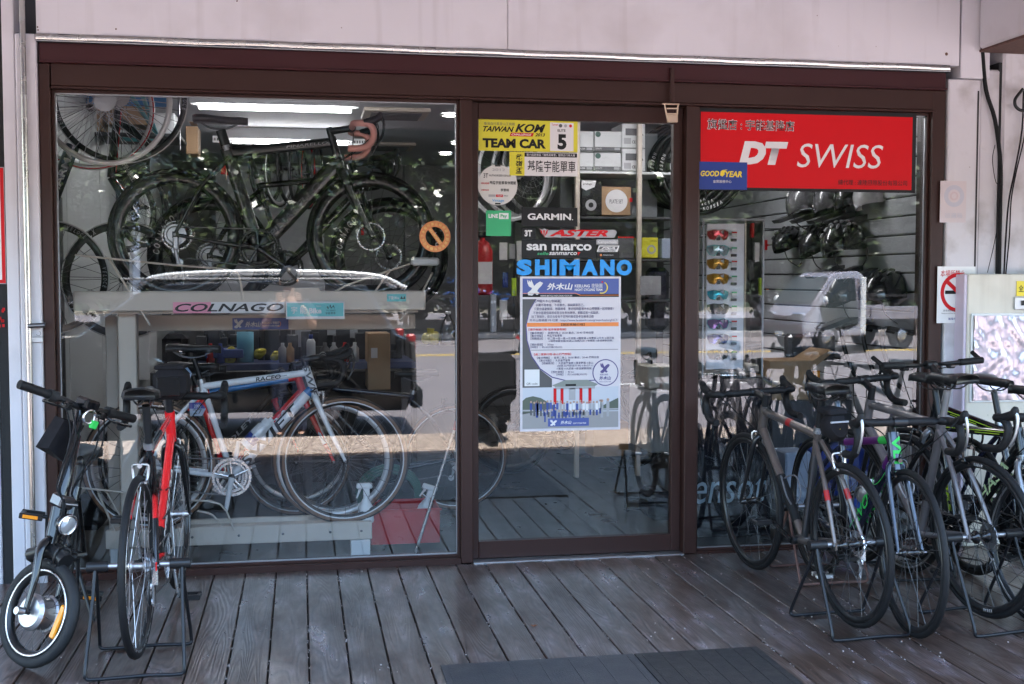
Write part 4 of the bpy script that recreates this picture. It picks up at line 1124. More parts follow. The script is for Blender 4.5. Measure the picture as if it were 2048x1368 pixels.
poly(t, [(1200 + (x - 1054) * .62, 726 + (y - 559) * .66) for x, y in bird], M('poster_line'), 5, 'eagle'); txt(t, '外木山', (1198, 753), (1222, 761), M('poster_line'), 5, .03, .2); txt(t, 'KEELUNG', (1200, 748.5), (1216, 751.5), M('poster_line'), 5, .02); txt(t, 'NIGHT CYCLING TEAM', (1199, 763), (1222, 765.5), M('poster_line'), 5)

# window signs
t = sticker_px('red_sign', 'large red panel with white letters at the top of the right window', 'sign', (1394, 222), (1831, 383), -.034, 'ink_black', .003)
rect(t, (1401, 229), (1824, 377), M('sign_red', (.58, .006, .012), .35, spec=.2), 1)
txt(t, '旗艦店 : 宇能基隆店', (1414, 242), (1588, 264), 'ink_white', 2, .022); txt(t, '旗艦店 : 宇能基隆店', (1415, 243), (1587, 263), 'ink_black', 4, .0)
txt(t, 'DT', (1478, 285), (1576, 331), 'ink_white', 2, .075, .22); txt(t, 'SWISS', (1594, 287), (1766, 335), 'ink_white', 2, -.002, .22)
txt(t, '總代理 : 達陸國際股份有限公司', (1677, 358), (1815, 369), 'ink_black', 2, .006)
t = sticker_px('blue_sign', 'small dark blue sign with yellow letters over the corner of the red panel', 'sign', (1395, 324), (1494, 379), -.0385, M('sign_blue', (.008, .035, .24), .35), .002)
txt(t, 'GOOD', (1401, 342), (1438, 353), 'ink_yellow', 2, .03, .2); txt(t, 'YEAR', (1450, 342), (1484, 354), 'ink_yellow', 2, .03, .2)
poly(t, [(1440, 351), (1441, 343), (1445, 340), (1455, 339), (1449, 342), (1455, 343), (1448, 345), (1450, 348), (1445, 353)], 'ink_yellow', 2, 'winged_foot')
txt(t, '金質服務中心', (1426, 360), (1463, 366), 'ink_white', 2)
t = sticker_px('round_no_smoking', 'round orange and gold no smoking sticker on the left window', 'sticker', (839, 442), (901, 504), WY, None)
OR_ = M('badge_orange', (.50, .17, .05), .5); GO_ = M('badge_gold', (.62, .42, .12), .5)
disc(t, (870, 473), 31, OR_, 0, 'ring', 19); poly(t, [(855, 458), (861, 453), (886, 487), (880, 492)], OR_, 1, 'bar')
for i, ch in enumerate('本場所禁止吸菸違者罰款新台幣一萬元以下'):
    an = math.pi / 2 - i * 2 * math.pi / 19 + 1.2
    c = _px(t, 870, 473, 2); q = _px(t, 895, 473, 2); rr = q.x - c.x
    text(ch, c + Vector((math.cos(an) * rr, 0, math.sin(an) * rr)), .014, .014, GO_, t, X=(math.sin(an), 0, -math.cos(an)), Y=(math.cos(an), 0, math.sin(an)), bold=.01)
text('NO SMOKING', _px(t, 870.5, 472.5, 3), .088, .011, GO_, t, X=(.6, 0, -.8), Y=(.8, 0, .6), bold=.02)

# padlock hanging from the hasp
pk = thing('hasp_lock', 'pale gold hinged padlock hanging under a brown bar above the door', 'lock', at(1343, 244, -.1))
a, b = at(1341, 136, -.1), at(1348, 207, -.1)
MB().box((a.x, -.104, b.z), (b.x, -.09, a.z), .002).build('hanging_bar', 'brown_alu', pk)
M('pale_brass', (.60, .46, .34), .32, metal=.5)
def pkb(p0, p1, th=.012, y=-.12):
    a, b = at(*p0, y), at(*p1, y); return (a.x, y, b.z), (b.x, y + th, a.z)
m = MB(); m.box(*pkb((1325, 206), (1359, 210)), .002); m.build('plate', 'pale_brass', pk)
m = MB()
for (u, v) in (((1329, 208), (1336, 243)), ((1356, 208), (1353, 243))):
    p, q = at(*u, -.116), at(*v, -.116); m.tube([p, q], .0045, 8)
m.tube([at(1333, 217, -.116), at(1354, 217, -.116)], .004, 8); m.tube([at(1334, 228, -.116), at(1354, 228, -.116)], .005, 8)
m.build('shackle', 'pale_brass', pk)
m = MB(); m.box(*pkb((1336, 229), (1356, 245), .022, -.13), .003); m.build('body', 'pale_brass', pk)

# ================================================================== SHOP INTERIOR
BX0, BX1, BY, BZ = -1.36, 3.62, 7.4, 2.72
M('ceiling', (.50, .51, .54), .7, var=.04, vs=2); M('int_white', (.60, .61, .62), .55, var=.05, vs=1.5)
M('int_panel', (.50, .52, .52), .45, var=.05, vs=2); M('int_dark', (.06, .06, .065), .6); M('slat_grey', (.50, .52, .55), .5, var=.04, vs=3)
M('floor_tile', (.022, .022, .024), .3, var=.2, vs=3, rvar=.1)
o = MB().box((BX0 - .1, .08, -.14), (BX1 + .1, BY + .1, -.025)).build('floor', 'floor_tile'); tag(o, kind='structure')
o = MB().box((BX0 - .1, .13, BZ), (BX1 + .1, BY + .1, BZ + .12)).build('ceiling', 'ceiling'); tag(o, kind='structure')
MB().box((BX0 - .1, .105, 2.40), (BX1 + .1, .26, 2.9)).solo('lintel', 'dark lintel boxing over the inside of the shopfront', 'beam', 'int_dark')
t = thing('interior_wall', 'plain white wall panels along the left side inside the shop', 'wall', (BX0, 3, 0))
for i in range(6):
    y0 = .3 + i * 1.19; MB().box((BX0 - .1, y0, -.02), (BX0, y0 + 1.18, BZ), .004).build('panel', 'int_panel', t)
MB().box((BX0, 1.05, -.02), (BX0 + .03, 1.2, 1.9), .003).solo('wall_upright', 'dark steel upright against the left inside wall', 'post', 'black_satin')
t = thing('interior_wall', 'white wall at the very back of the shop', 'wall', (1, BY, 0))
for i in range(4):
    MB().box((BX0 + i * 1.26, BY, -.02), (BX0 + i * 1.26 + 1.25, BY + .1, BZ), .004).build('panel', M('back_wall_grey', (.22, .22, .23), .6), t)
# slatwall on the right: each board its own piece
t = thing('slat_wall', 'grey slatwall with dark grooves along the right side of the shop', 'wall', (3.5, 2, 0))
SX = 3.50
MB().box((SX + .015, .12, -.02), (BX1 + .05, BY, BZ)).build('groove_backing', 'int_dark', t)
for i in range(24):
    MB().box((SX, .12, .02 + i * .112), (SX + .02, 5.2, .02 + i * .112 + .102), .004).build('slat', 'slat_grey', t)
# tube lamps
M('tube_light', (1.0, .97, 1.0), .5, emit=4.0); M('downlight', (1.0, .97, .95), .5, emit=3.5)
def lamp(label, a, b, z):
    t = thing('tube_lamp', label, 'ceiling lamp', ((a.x + b.x) / 2, a.y, z), 'fluorescent ceiling lamps')
    MB().box((a.x - .06, a.y - .045, z + .02), (b.x + .06, a.y + .045, BZ - .0 if z > BZ - .2 else z + .1), .006).build('housing', 'int_white', t)
    for dy in (-.025, .025): MB().tube([(a.x, a.y + dy, z), (b.x, b.y + dy, z)], .011, 10).build('tube', 'tube_light', t)
def atz(px, py, z): return gd(px, py, z)
z = 2.60; a = atz(398, 214, z); b = atz(702, 222, z); b.y = a.y; lamp('long white fluorescent lamp nearest the window, above the black bicycle', a, b, z)
a = atz(466, 283, z); b = atz(694, 290, z); b.y = a.y = min(a.y, 5.6); a.x = at(466, 283, a.y).x; b.x = at(694, 290, a.y).x; lamp('fluorescent lamp further back over the hanging wheels', a, b, z)
a = Vector((1.6, 1.5, 2.6)); b = Vector((3.0, 1.5, 2.6)); lamp('added fluorescent lamp brightening the helmet wall, unseen behind the door header', a, b, 2.6)  # unseen lamp, added to lift the light in the right window
for k, (px, py) in enumerate(((899, 230), (915, 286), (891, 307))):
    p = atz(px, py, BZ - .01); m = MB().lathe(p, [(.0, -.006), (.055, -.006), (.055, .0)], 24)
    t = thing('downlight', 'round white ceiling spot, %s of three near the door' % ('nearest', 'middle one', 'farthest')[k], 'ceiling lamp', tuple(p), 'round ceiling spots')
    m.build('lens', 'downlight', t); MB().ring(p, [(.055, -.008), (.07, -.006), (.07, .006), (.055, .006)], 24, 'z').build('rim', 'white', t)
for k, (px, py, w_) in enumerate(((790, 224, .5), (775, 290, .5))):
    p = atz(px, py, BZ); t = thing('ceiling_vent', ('nearer', 'farther')[k] + ' square air conditioning vent in the ceiling', 'vent', (p.x, p.y, BZ - .03))
    MB().box((p.x - w_ / 2, p.y - .25, BZ - .03), (p.x + w_ / 2, p.y + .25, BZ - .001), .006).build('frame', 'beige_steel', t)
    for j in range(5): MB().box((p.x - w_ / 2 + .06, p.y - .17 + j * .08, BZ - .04), (p.x + w_ / 2 - .06, p.y - .13 + j * .08, BZ - .031)).build('slat', 'int_dark', t)
# perforated rail lamps carrier
a = atz(430, 275, 2.45)
t = thing('perforated_rail', 'white perforated steel rail hanging below the ceiling lamps', 'rail', (0, 4.6, 2.45))
p, q = at(425, 278, 4.6), at(745, 297, 4.6)
MB().box((p.x, 4.6, p.z - .03), (q.x, 4.63, p.z + .03), .003).build('rail', 'int_white', t)
m = MB()
for i in range(60): xx = p.x + .02 + i * (q.x - p.x - .04) / 59; m.box((xx - .006, 4.597, p.z - .012), (xx + .006, 4.6, p.z + .012))
m.build('holes', 'int_dark', t, kind='stuff')

# ------------------------------------------------------------------ two-tier bicycle rack
rk = thing('bicycle_rack', 'cream steel two tier bicycle rack behind the left window', 'rack', (-.2, .4, 0))
MB().box((-1.095, .16, 1.275), (.635, .20, 1.375), .006).build('upper_beam', 'beige_steel', rk)
MB().box((-1.0, .56, 1.16), (.62, .60, 1.245), .006).build('upper_beam', 'beige_steel', rk)
MB().box((-1.0, .20, 1.262), (.60, .42, 1.272), .003).build('tray', 'beige_steel', rk)
for x in (-.86,): MB().box((x - .045, .27, -.02), (x + .045, .36, 1.27), .006).build('post', 'beige_steel', rk)
MB().box((-1.0, .5, -.02), (-.94, .56, 1.24), .004).build('post', 'beige_steel', rk)
MB().box((-.97, .20, .085), (.355, .235, .178), .004).build('lower_tray', 'beige_steel', rk)
MB().box((-.97, .235, .148), (.355, .40, .155), .003).build('lower_tray', 'beige_steel', rk)
MB().box((-.97, .40, .148), (.355, .43, .178), .003).build('lower_tray', 'beige_steel', rk)
MB().box((.245, .195, -.02), (.345, .30, .084), .004).build('foot', 'frosted', rk)
MB().box((-.95, .21, -.02), (-.88, .30, .084), .004).build('foot', 'frosted', rk)
for x in (-.55, -.32, -.1, .14, .3): MB().ell((x, .198, .13), (.007, .004, .007), 8, 4).build('bolt', 'steel_dark', rk)
for (pts) in ([(150, 510, .16), (345, 530, .16), (460, 540, .16), (480, 560, .16), (485, 600, .16)], [(220, 520, .17), (300, 650, .17)], [(820, 528, .18), (690, 572, .2), (655, 600, .2)], [(865, 545, .25), (835, 600, .22), (800, 640, .22)], [(780, 540, .2), (735, 605, .2)]):
    MB().tube(spline([at(*p) for p in pts], 3), .006, 6).build('wheel_guide', 'beige_steel', rk)
for (pts) in ([(155, 975, .18), (250, 985, .18)], [(196, 985, .18), (230, 1062, .19)], [(360, 1000, .2), (440, 1008, .2), (468, 1060, .19)], [(395, 1022, .25), (425, 1030, .25), (450, 1062, .22)], [(210, 978, .22), (240, 1030, .22)]):
    MB().tube(spline([at(*p) for p in pts], 3), .0055, 6).build('wheel_guide', 'beige_steel', rk)
a, b = at(822, 515, .2), at(878, 531, .2); MB().box((a.x, .18, b.z), (b.x, .23, a.z), .01).build('handle', 'frosted', rk)
a, b = at(572, 576, .158), at(650, 604, .158)
MB().prism([(a.x, .158, b.z), (b.x, .158, b.z), (b.x - .03, .158, a.z), (a.x + .03, .158, a.z)], (0, .06, 0)).build('saddle_bracket', 'beige_steel', rk)
# rack stickers
t = sticker_px('lettered_strip', 'white and pink strip with black slanted capitals on the upper rack beam', 'sticker', (346, 604), (569, 626), .159, 'ink_white')
rect(t, (346, 604), (422, 626), 'ink_pink', 1); txt(t, 'COLNAGO', (350, 607), (567, 623), 'ink_black', 2, .02, .3)
t = sticker_px('shop_sign', 'pale teal sign with white lettering and a mountain mark at the middle of the rack', 'sign', (572, 603), (689, 638), .13, 'ink_white')
rect(t, (574, 606), (687, 633), 'ink_teal', 1); txt(t, '宇 能', (582, 613), (613, 627), 'ink_white', 2, .01); txt(t, 'Bike', (618, 616), (643, 627), 'ink_white', 2, .04); txt(t, 'TEAM', (632, 611), (642, 614), 'ink_white', 2); txt(t, '宇能單車', (651, 624), (671, 629), 'ink_black', 2); txt(t, 'YU NENG', (652, 619.5), (671, 622.5), 'ink_black', 2)
poly(t, [(650, 618), (655, 612), (657, 616), (661, 609), (663, 615), (667, 610), (670, 618), (666, 613), (662, 618), (660, 612), (656, 619), (654, 614)], 'ink_black', 2, 'mountain')
t = sticker_px('shop_sign', 'smaller copy of the teal shop sign at the right end of the rack', 'sign', (774, 588), (812, 603), .159, 'ink_teal'); txt(t, '宇能 Bike', (777, 592), (798, 599), 'ink_white', 2, .02); poly(t, [(800, 598), (803, 592), (806, 597), (809, 592), (811, 598)], 'ink_black', 2)
t = sticker_px('team_strip', 'dark blue strip with a white eagle under the pink and white strip', 'sticker', (465, 636), (577, 659), .55, BL)
poly(t, [(468 + (x - 1054) * .6, 637 + (y - 559) * .6) for x, y in bird], 'ink_white', 2, 'eagle'); txt(t, '外木山', (490, 643), (522, 654), 'ink_white', 2, .03, .2); txt(t, 'KEELUNG 夜騎團', (525, 643), (558, 648), 'ink_white', 2, .01); txt(t, 'NIGHT CYCLING TEAM', (525, 650), (558, 653), 'ink_white', 2, .02); disc(t, (556, 648), 6, 'ink_orange', 2, 'moon', 4.8, -100, 60)

# ------------------------------------------------------------------ bicycles on display
def pxb(px, py, Y): return at(px, py, Y)
b1 = dict(frame='carbon', fork='carbon', rim='carbon', rimd=.058, tyre='rubber', tape='pink_tape', flat=.5, dr=.046, tr=.027, hl=.17, st=.53, sh=.655, fk=1.6, sr_=.034, stem=.115, spacer=.02, disc=True, crank=-35, pedals=False, wta=(120,), texts=[('down', 'PINARELLO', .15, .75, .03, 'ink_dgrey', -1), ('top', 'PINARELLO', .55, .95, .013, 'ink_grey', -1)], pflat=.5, pr=.026, spoke='spoke_black', post='carbon', ns=24)
q = pxb(350, 470, .30)
bicycle('road_bike', 'black carbon road bicycle with pink handlebar tape on the upper rack', b1, (q.x + .005, .30, 1.322), R(0), R(0))
b2 = dict(frame='black_gloss', fork='black_satin', rim='rim_black', rimd=.06, wtext=('COLNAGO', 'ink_white', .036), wta=(35, 155, 275), flat=.8, dr=.024, disc=True, st=.50, sh=.66, tape='tape', crank=40, pedals=False, seg=44)
q = at(420, 512, .80)
bicycle('road_bike', 'black bicycle with white lettered deep rims behind the pink taped one', b2, (q.x, .80, q.z - RW), R(0), R(0))
b3 = dict(frame='white_paint', fork='white_paint', rim='rim_black', rimd=.022, track='rim_silver', side='tan', tyre='rubber', dr=.026, flat=.8, tr=.018, hl=.15, st=.51, sh=.665, tape='tape', slope=0, crank=-100, ring='alu', crankm='white_paint', pedals=False, spoke='spoke_black', bottle='white_paint', cage='white_paint',
          stripes=[('top', .45, .97, 'blue_paint', .99), ('down', .93, 1.0, 'blue_paint', 1.02)], texts=[('down', 'SWIFT', .12, .80, .05, 'ink_black', -1), ('top', 'RACEO', .50, .74, .022, 'ink_black', -1), ('top', 'response', .66, .80, .008, 'ink_dgrey', -1), ('head', 'SWIFT', -.5, 1.1, .03, 'ink_dgrey', -1)], forkband=(.35, .6, 'ink_cyan'), brk='alu')
q = at(300, 935, .30); q2 = at(698, 930, .30)
bicycle('road_bike', 'white and blue road bicycle with tan sidewalls in the lower rack', b3, (q.x, .30, .152), R(0), R(0))
b4 = dict(frame='red_paint', fork='red_paint', rim='rim_silver', rimd=.03, side='tan', tape='tape', dr=.03, flat=.8, hl=.15, st=.49, sh=.6, slope=0, pedals=False, seg=44, texts=[('down', 'CARRERA', .1, .8, .03, 'ink_white', -1)], stripes=[('top', .1, .9, 'blue_paint', 1.02)], forkband=(.4, .8, 'ink_white'), ns=20, crankm='alu', ring='alu')
q = at(288, 950, .62)
bicycle('road_bike', 'red and blue racing bicycle behind the white and blue one', b4, (q.x + .02, .64, .10), R(0), R(0))
b5 = dict(frame='black_gloss', fork='white_paint', rim='rim_black', track='rim_silver', tape='tape', seg=40, pedals=False, st=.5, sh=.6, texts=[('down', 'RIDLEY', .2, .7, .03, 'ink_white', -1)], ns=20)
bicycle('road_bike', 'black bicycle with a white fork in the third row of the lower rack', b5, (-.80, 1.02, .06), R(0), R(0))
b7 = dict(b5, frame='deep_navy', fork='black_gloss', side='tan', texts=[('down', 'MERIDA', .2, .7, .03, 'ink_white', -1)])
bicycle('road_bike', 'dark bicycle with tan tyre walls deep in the lower rack, facing the left wall', b7, (.95, 1.42, -.02), R(180), R(0))
b8 = dict(b5, frame='black_satin', fork='red_paint', rim='rim_silver', track=None)
bicycle('road_bike', 'black bicycle with a red fork at the back of the left window', b8, (-1.0, 1.72, -.02), R(4), R(0))
# race number plates
for (s_, a, b, top) in (('40', (345, 730), (384, 768), '2000'), ('27', (378, 805), (412, 832), '2000')):
    t = sticker_px('race_plate', ('pale blue race plate numbered 40 behind the red bicycle bar bag' if s_ == '40' else 'pale blue race plate numbered 27 lower on the rack bicycle'), 'plate', a, b, .22, None)
    poly(t, [(a[0], a[1]), (a[0] + (b[0] - a[0]) * .7, a[1]), (b[0], a[1] + (b[1] - a[1]) * .45), (b[0] - 8, b[1]), (a[0] + 2, b[1])], M('plate_blue', (.34, .40, .52), .5), 0)
    poly(t, [(a[0], a[1]), (a[0] + (b[0] - a[0]) * .7, a[1]), (b[0], a[1] + (b[1] - a[1]) * .45), (a[0], a[1] + (b[1] - a[1]) * .45)], 'ink_blue' if s_ == '27' else M('plate_mid', (.16, .24, .38), .5), 1)
    txt(t, s_, (a[0] + 8, a[1] + (b[1] - a[1]) * .5), (a[0] + 26, b[1] - 4), 'ink_dgrey', 2, .01); txt(t, top, (a[0] + 10, a[1] + 4), (a[0] + 24, a[1] + 10), 'ink_white', 2)

# hanging wheels and frames at the top left
def loose_wheel(label, c, sp, yaw=0., group=None, rear=False, name='wheelset', rx=0.):
    t = thing(name, label, 'wheel', (0, 0, 0), group)
    w_ = wheel(t, (0, 0, 0), sp, rear, None, 'rim')
    t.location = c; t.rotation_euler = (rx, 0, yaw)
    return t
WS = dict(rim='rim_silver', rimd=.02, tyre='rim_silver', spoke='spoke', sr=.0016, ns=32, tw=.006, R=.318)
c = at(212, 203, .26); loose_wheel('bare silver rim hanging nearest the glass in the upper left corner', c, WS, 0, rear=True)
c = at(240, 195, .50); loose_wheel('black rim with red and silver marks hanging behind the bare silver rim', c, dict(WS, R=.34, rim='rim_black', rimd=.028, tyre='rim_silver', tw=.004, spoke='spoke_black', wtext=('VELOCE', 'ink_grey', .022), wta=(0, 200)), 0, rear=True)
c = at(180, 215, .70); loose_wheel('pale rim with a thin red line hanging third from the glass', c, dict(WS, R=.33, side='ink_red'), .1)
c = at(246, 560, .95); loose_wheel('silver edged black rim with white letters leaning behind the rack on the left', c, dict(rim='rim_black', rimd=.04, tyre='rim_silver', tw=.006, R=.33, wtext=('ALX', 'ink_white', .03), wta=(125, 210, 300), ns=20), 0)
c = at(100, 555, .60); loose_wheel('black wheel with pale green edge leaning at the far left behind the glass', c, dict(rim='rim_black', rimd=.035, tyre='rim_silver', tw=.006, R=.3, wtext=('VELOCE', 'ink_grey', .02), wta=(0, 60), ns=20), 0)
# hanging black frame with red lines, light blue frame
def bare_frame(label, mat, pts, r_, marks=None, tx=None):
    t = thing('frameset', label, 'frame', tuple(pts[0][0]))
    m = MB()
    for (a, b) in pts: m.tube([a, b], r_, 8)
    m.build('tubes', mat, t)
    if marks:
        mt, lst = marks; m = MB()
        for (a, b) in lst: m.tube([a, b], .003, 5)
        m.build('stripe', mt, t)
    return t
Y = .95
P_ = lambda x, y, Y=Y: at(x, y, Y)
fr1 = bare_frame('black frame with red lines hanging upright below the silver rims', 'black_gloss', [(P_(238, 200), P_(222, 355)), (P_(222, 355), P_(290, 330)), (P_(222, 355), P_(275, 440)), (P_(238, 240), P_(300, 290)), (P_(300, 290), P_(290, 330))], .022, ('ink_red', [(P_(243, 215, .92), P_(232, 345, .92)), (P_(232, 362, .92), P_(262, 388, .92))]))
text('PINARELLO', P_(262, 350, .92), .14, .03, 'ink_white', fr1, X=(.5, 0, -.86), Y=(.86, 0, .5), bold=.02)
bare_frame('light blue frame hanging behind the silver rims', 'celeste', [(P_(262, 190, 1.2), P_(318, 275, 1.2)), (P_(285, 190, 1.2), P_(312, 265, 1.2)), (P_(245, 278, 1.2), P_(310, 282, 1.2))], .012)
fr2 = bare_frame('dark frame with big white letters standing at the left edge of the window', 'deep_navy', [(P_(104, 400, .5), P_(146, 290, .5))], .035)
text('KHARMA', P_(122, 352, .455), .30, .035, 'ink_white', fr2, X=(.36, 0, .93), Y=(-.93, 0, .36), bold=.02)
# peg board and cabinet, left back
Y = 3.4
a, b = at(128, 318, Y), at(300, 372, Y)
t = thing('peg_board', 'dark perforated board on the back left of the shop', 'board', (a.x, Y, b.z))
MB().box((a.x, Y, b.z), (b.x, Y + .03, a.z)).build('board', 'int_dark', t)
m = MB()
for i in range(int((b.x - a.x - .08) / .04)):
    for j in range(int((a.z - b.z - .06) / .04)): xx = a.x + .05 + i * .04; zz = b.z + .04 + j * .04; m.box((xx - .006, Y - .003, zz - .006), (xx + .006, Y, zz + .006))
m.build('holes', 'int_white', t, kind='stuff')

def boxt(name, label, cat, a, b, Y, dep, mat, ch=.004, group=None, part='body'):
    p, q = at(a[0], a[1], Y), at(b[0], b[1], Y)
    t = thing(name, label, cat, ((p.x + q.x) / 2, Y, q.z), group)
    MB().box((p.x, Y, q.z), (q.x, Y + dep, p.z), ch).build(part, mat, t)
    t['_y'] = Y; t['_cx'] = (a[0] + b[0]) / 2; t['_cy'] = (a[1] + b[1]) / 2
    return t
# flag
p, q = at(455, 282, 4.2), at(462, 352, 4.2)
t = thing('flag', 'small red flag with a blue corner standing behind the black bicycle', 'flag', tuple(q))
MB().tube([at(456, 280, 4.2), at(452, 360, 4.2)], .006, 6).build('pole', 'pale_brass', t)
m = MB(); P_ = [at(x, y, 4.2) for x, y in ((456, 288), (464, 308), (471, 318), (470, 352), (441, 348), (446, 320))]; m.prism(P_, (0, .01, 0)); m.build('cloth', 'ink_red', t)
m = MB(); P_ = [at(x, y, 4.19) for x, y in ((456, 288), (463, 306), (467, 314), (452, 314), (451, 306))]; m.prism(P_, (0, .004, 0)); m.build('blue_corner', 'ink_blue', t)
MB().ell(at(458, 307, 4.185), (.022, .003, .022), 10, 6).build('white_sun', 'white', t)
# wheels hanging in a row under the rear lamp
for i, (px, py, mt) in enumerate(((505, 345, 'rim_black'), (532, 340, 'rim_black'), (556, 344, 'rim_silver'), (578, 338, 'rim_black'), (598, 352, 'rim_black'), (616, 348, 'ink_red'), (636, 352, 'rim_black'))):
    t = loose_wheel(('leftmost', 'second', '', 'fourth', 'fifth', '', 'rightmost')[i] + ' dark wheel hanging in the row below the rear lamp' if mt == 'rim_black' else ('pale rimmed' if mt == 'rim_silver' else 'red rimmed') + ' wheel hanging in the row below the rear lamp', at(px, py, 5.3), dict(rim=mt, rimd=.03, ns=14, seg=28, R=.33, tw=.012), R(62 + i * 3), 'wheels hanging below the rear lamp')
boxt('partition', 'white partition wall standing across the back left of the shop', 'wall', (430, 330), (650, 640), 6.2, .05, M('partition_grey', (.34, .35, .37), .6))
boxt('red_post', 'slim bright red upright behind the front wheel of the black bicycle', 'post', (722, 360), (728, 470), 5.6, .05, 'ink_red')
boxt('storage_cabinet', 'white storage cupboard standing in the back left corner', 'cabinet', (150, 395), (300, 760), 4.2, .5, 'int_white')
for k, (px, py) in enumerate(((165, 420), (205, 410), (250, 425), (285, 415))): loose_wheel(['dark wheel hanging leftmost under the peg board', 'dark wheel hanging second from left under the peg board', 'thin wheel hanging third from left under the peg board', 'dark wheel hanging rightmost under the peg board'][k], at(px, py, 3.3), dict(rim='rim_black', seg=32, ns=16, R=.30), R(25 + k * 12))
boxt('banner', 'bright blue banner hung across the upper left of the shop', 'banner', (108, 190), (342, 214), 2.2, .01, M('banner_blue', (.02, .22, .55), .6), .0)
for k, (a, b, mt) in enumerate((((128, 200), (205, 262), 'card'), ((210, 205), (300, 250), 'card'), ((305, 225), (350, 270), 'frosted'))):
    boxt('carton', ['wide brown carton on the top shelf at the left', 'second brown carton on the top shelf beside the first', 'pale grey carton at the right end of the top shelf'][k], 'box', a, b, 2.6, .3, mt)
boxt('shelf', 'dark shelf carrying the cartons at the upper left', 'shelf', (112, 262), (360, 275), 2.5, .5, 'int_dark')
boxt('shelf_post', 'thin dark steel post right of the hanging silver rims', 'post', (355, 190), (361, 300), 2.4, .03, 'steel_dark')
t = boxt('carton', 'open brown carton propped up beside the steel post near the first lamp', 'box', (371, 252), (396, 308), 3.0, .25, 'card'); MB().box(at(378, 243, 3.0), at(396, 252, 3.2), .002).build('flap', 'card', t)
# work bench with clutter
wb = thing('workbench', 'long dark workbench crowded with tools behind the bicycle rack', 'workbench', (at(600, 720, 2.0).x, 2.2, 0))
a, b = at(390, 722, 2.0), at(830, 730, 2.0)
MB().box((a.x, 1.95, .84), (b.x, 2.6, .885), .004).build('top', M('bench_blue', (.035, .05, .13), .5), wb)
for x in (a.x + .06, (a.x + b.x) / 2, b.x - .06):
    MB().box((x - .03, 2.0, 0), (x + .03, 2.06, .84)).build('leg', 'int_dark', wb)
MB().box((a.x, 2.0, .3), (b.x, 2.55, .33)).build('lower_shelf', 'int_dark', wb)
def on(Yy, px): return at(px, 700, Yy).x
x = on(2.05, 490); MB().lathe((x, 2.1, .886), [(0, 0), (.055, 0), (.055, .2), (.02, .2), (.02, .19)], 20).solo('paper_roll', 'upright roll of light blue paper on the workbench', 'paper roll', M('roll_blue', (.16, .42, .55), .8))
for lab, px, w_ in (('yellow work gloves heaped left of the blue paper roll', 463, .09), ('larger heap of yellow cloth right of the blue paper roll', 530, .15)):
    m = MB(); xx = on(2.05, px)
    for k in range(9): m.ell((xx + rnd.uniform(-w_, w_) * .7, 2.1 + rnd.uniform(-.04, .04), .90 + rnd.uniform(0, .06)), (rnd.uniform(.02, .045), .03, rnd.uniform(.015, .035)), 8, 6, Matrix.Rotation(rnd.uniform(-1, 1), 3, 'Y'))
    m.solo('gloves', lab, 'gloves', M('glove_yellow', (.50, .42, .05), .85, var=.2, vs=20))
x = on(2.1, 622); t = thing('spray_can', 'small pale spray can standing on the workbench behind the white bicycle head', 'can', (x, 2.1, .885)); MB().lathe((x, 2.1, .885), [(0, 0), (.03, 0), (.03, .13), (.02, .15), (0, .15)], 14).build('can', 'frosted', t); MB().lathe((x, 2.1, 1.036), [(0, 0), (.014, 0), (.014, .03), (0, .03)], 10).build('cap', 'ink_blue', t)
tc_ = boxt('carton', 'tall brown shipping carton with a white label at the right end of the workbench', 'box', (735, 667), (781, 779), 1.9, .3, 'card')
a, b = at(742, 696, 1.895), at(755, 716, 1.895); 
MB().box((a.x, 1.893, b.z), (b.x, 1.897, a.z)).build('paper_label', 'ink_white', tc_)
boxt('machine', 'white boxed machine behind the workbench', 'machine', (590, 642), (722, 700), 2.5, .3, 'int_white', .02)
boxt('storage_bin', 'low blue plastic tray of parts at the left of the workbench', 'bin', (410, 700), (486, 716), 2.0, .25, M('tray_blue', (.03, .08, .30), .5))
boxt('backpack', 'black backpack hanging behind the rack next to the number 40 plate', 'bag', (322, 668), (375, 735), 1.6, .2, 'fabric', .06)
m = MB()
for k in range(70):
    px = rnd.uniform(395, 800); xx = on(2.3, px); zz = .886; hh = rnd.uniform(.03, .22); ww = rnd.uniform(.01, .05)
    m.box((xx - ww, 2.3 + rnd.uniform(-.05, .1), zz), (xx + ww, 2.4, zz + hh), .002)
o = m.solo('parts_pile', 'jumble of small dark tools and parts piled along the workbench', 'tools', 'int_dark'); o['kind'] = 'stuff'
k_ = 0
for px, mt in ((420, 'ink_red'), (440, 'ink_blue'), (565, 'ink_grey'), (580, 'card'), (650, 'ink_dgrey'), (668, 'ink_grey'), (690, 'ink_red'), (710, 'frosted')):
    x = on(1.98, px); MB().lathe((x, 2.02, .885), [(0, 0), (.028, 0), (.028, .09), (.012, .11), (.012, .13), (0, .13)], 12).solo('tool_bottle', ['small red bottle at the left end of the workbench', 'dark blue bottle near the left end of the workbench', 'grey bottle left of the brown bottle on the workbench', 'brown bottle in the middle of the workbench', 'dark grey bottle right of the spray can', 'light grey bottle right of the dark grey one', 'red bottle towards the right of the workbench', 'pale frosted bottle by the shipping carton'][k_], 'bottle', mt); k_ += 1
boxt('bench_shade_box', 'dark backing box standing in for the shade under the workbench', 'backing box', (300, 745), (560, 1000), 2.62, .2, 'int_dark')  # dark backing box, its colour stands in for shade below the bench
boxt('wheel_shade_box', 'black backing box standing in for the shade behind the front wheels', 'rack', (562, 745), (826, 1005), 2.64, .2, 'black_matte')  # second backing box, black in place of shade behind the wheels
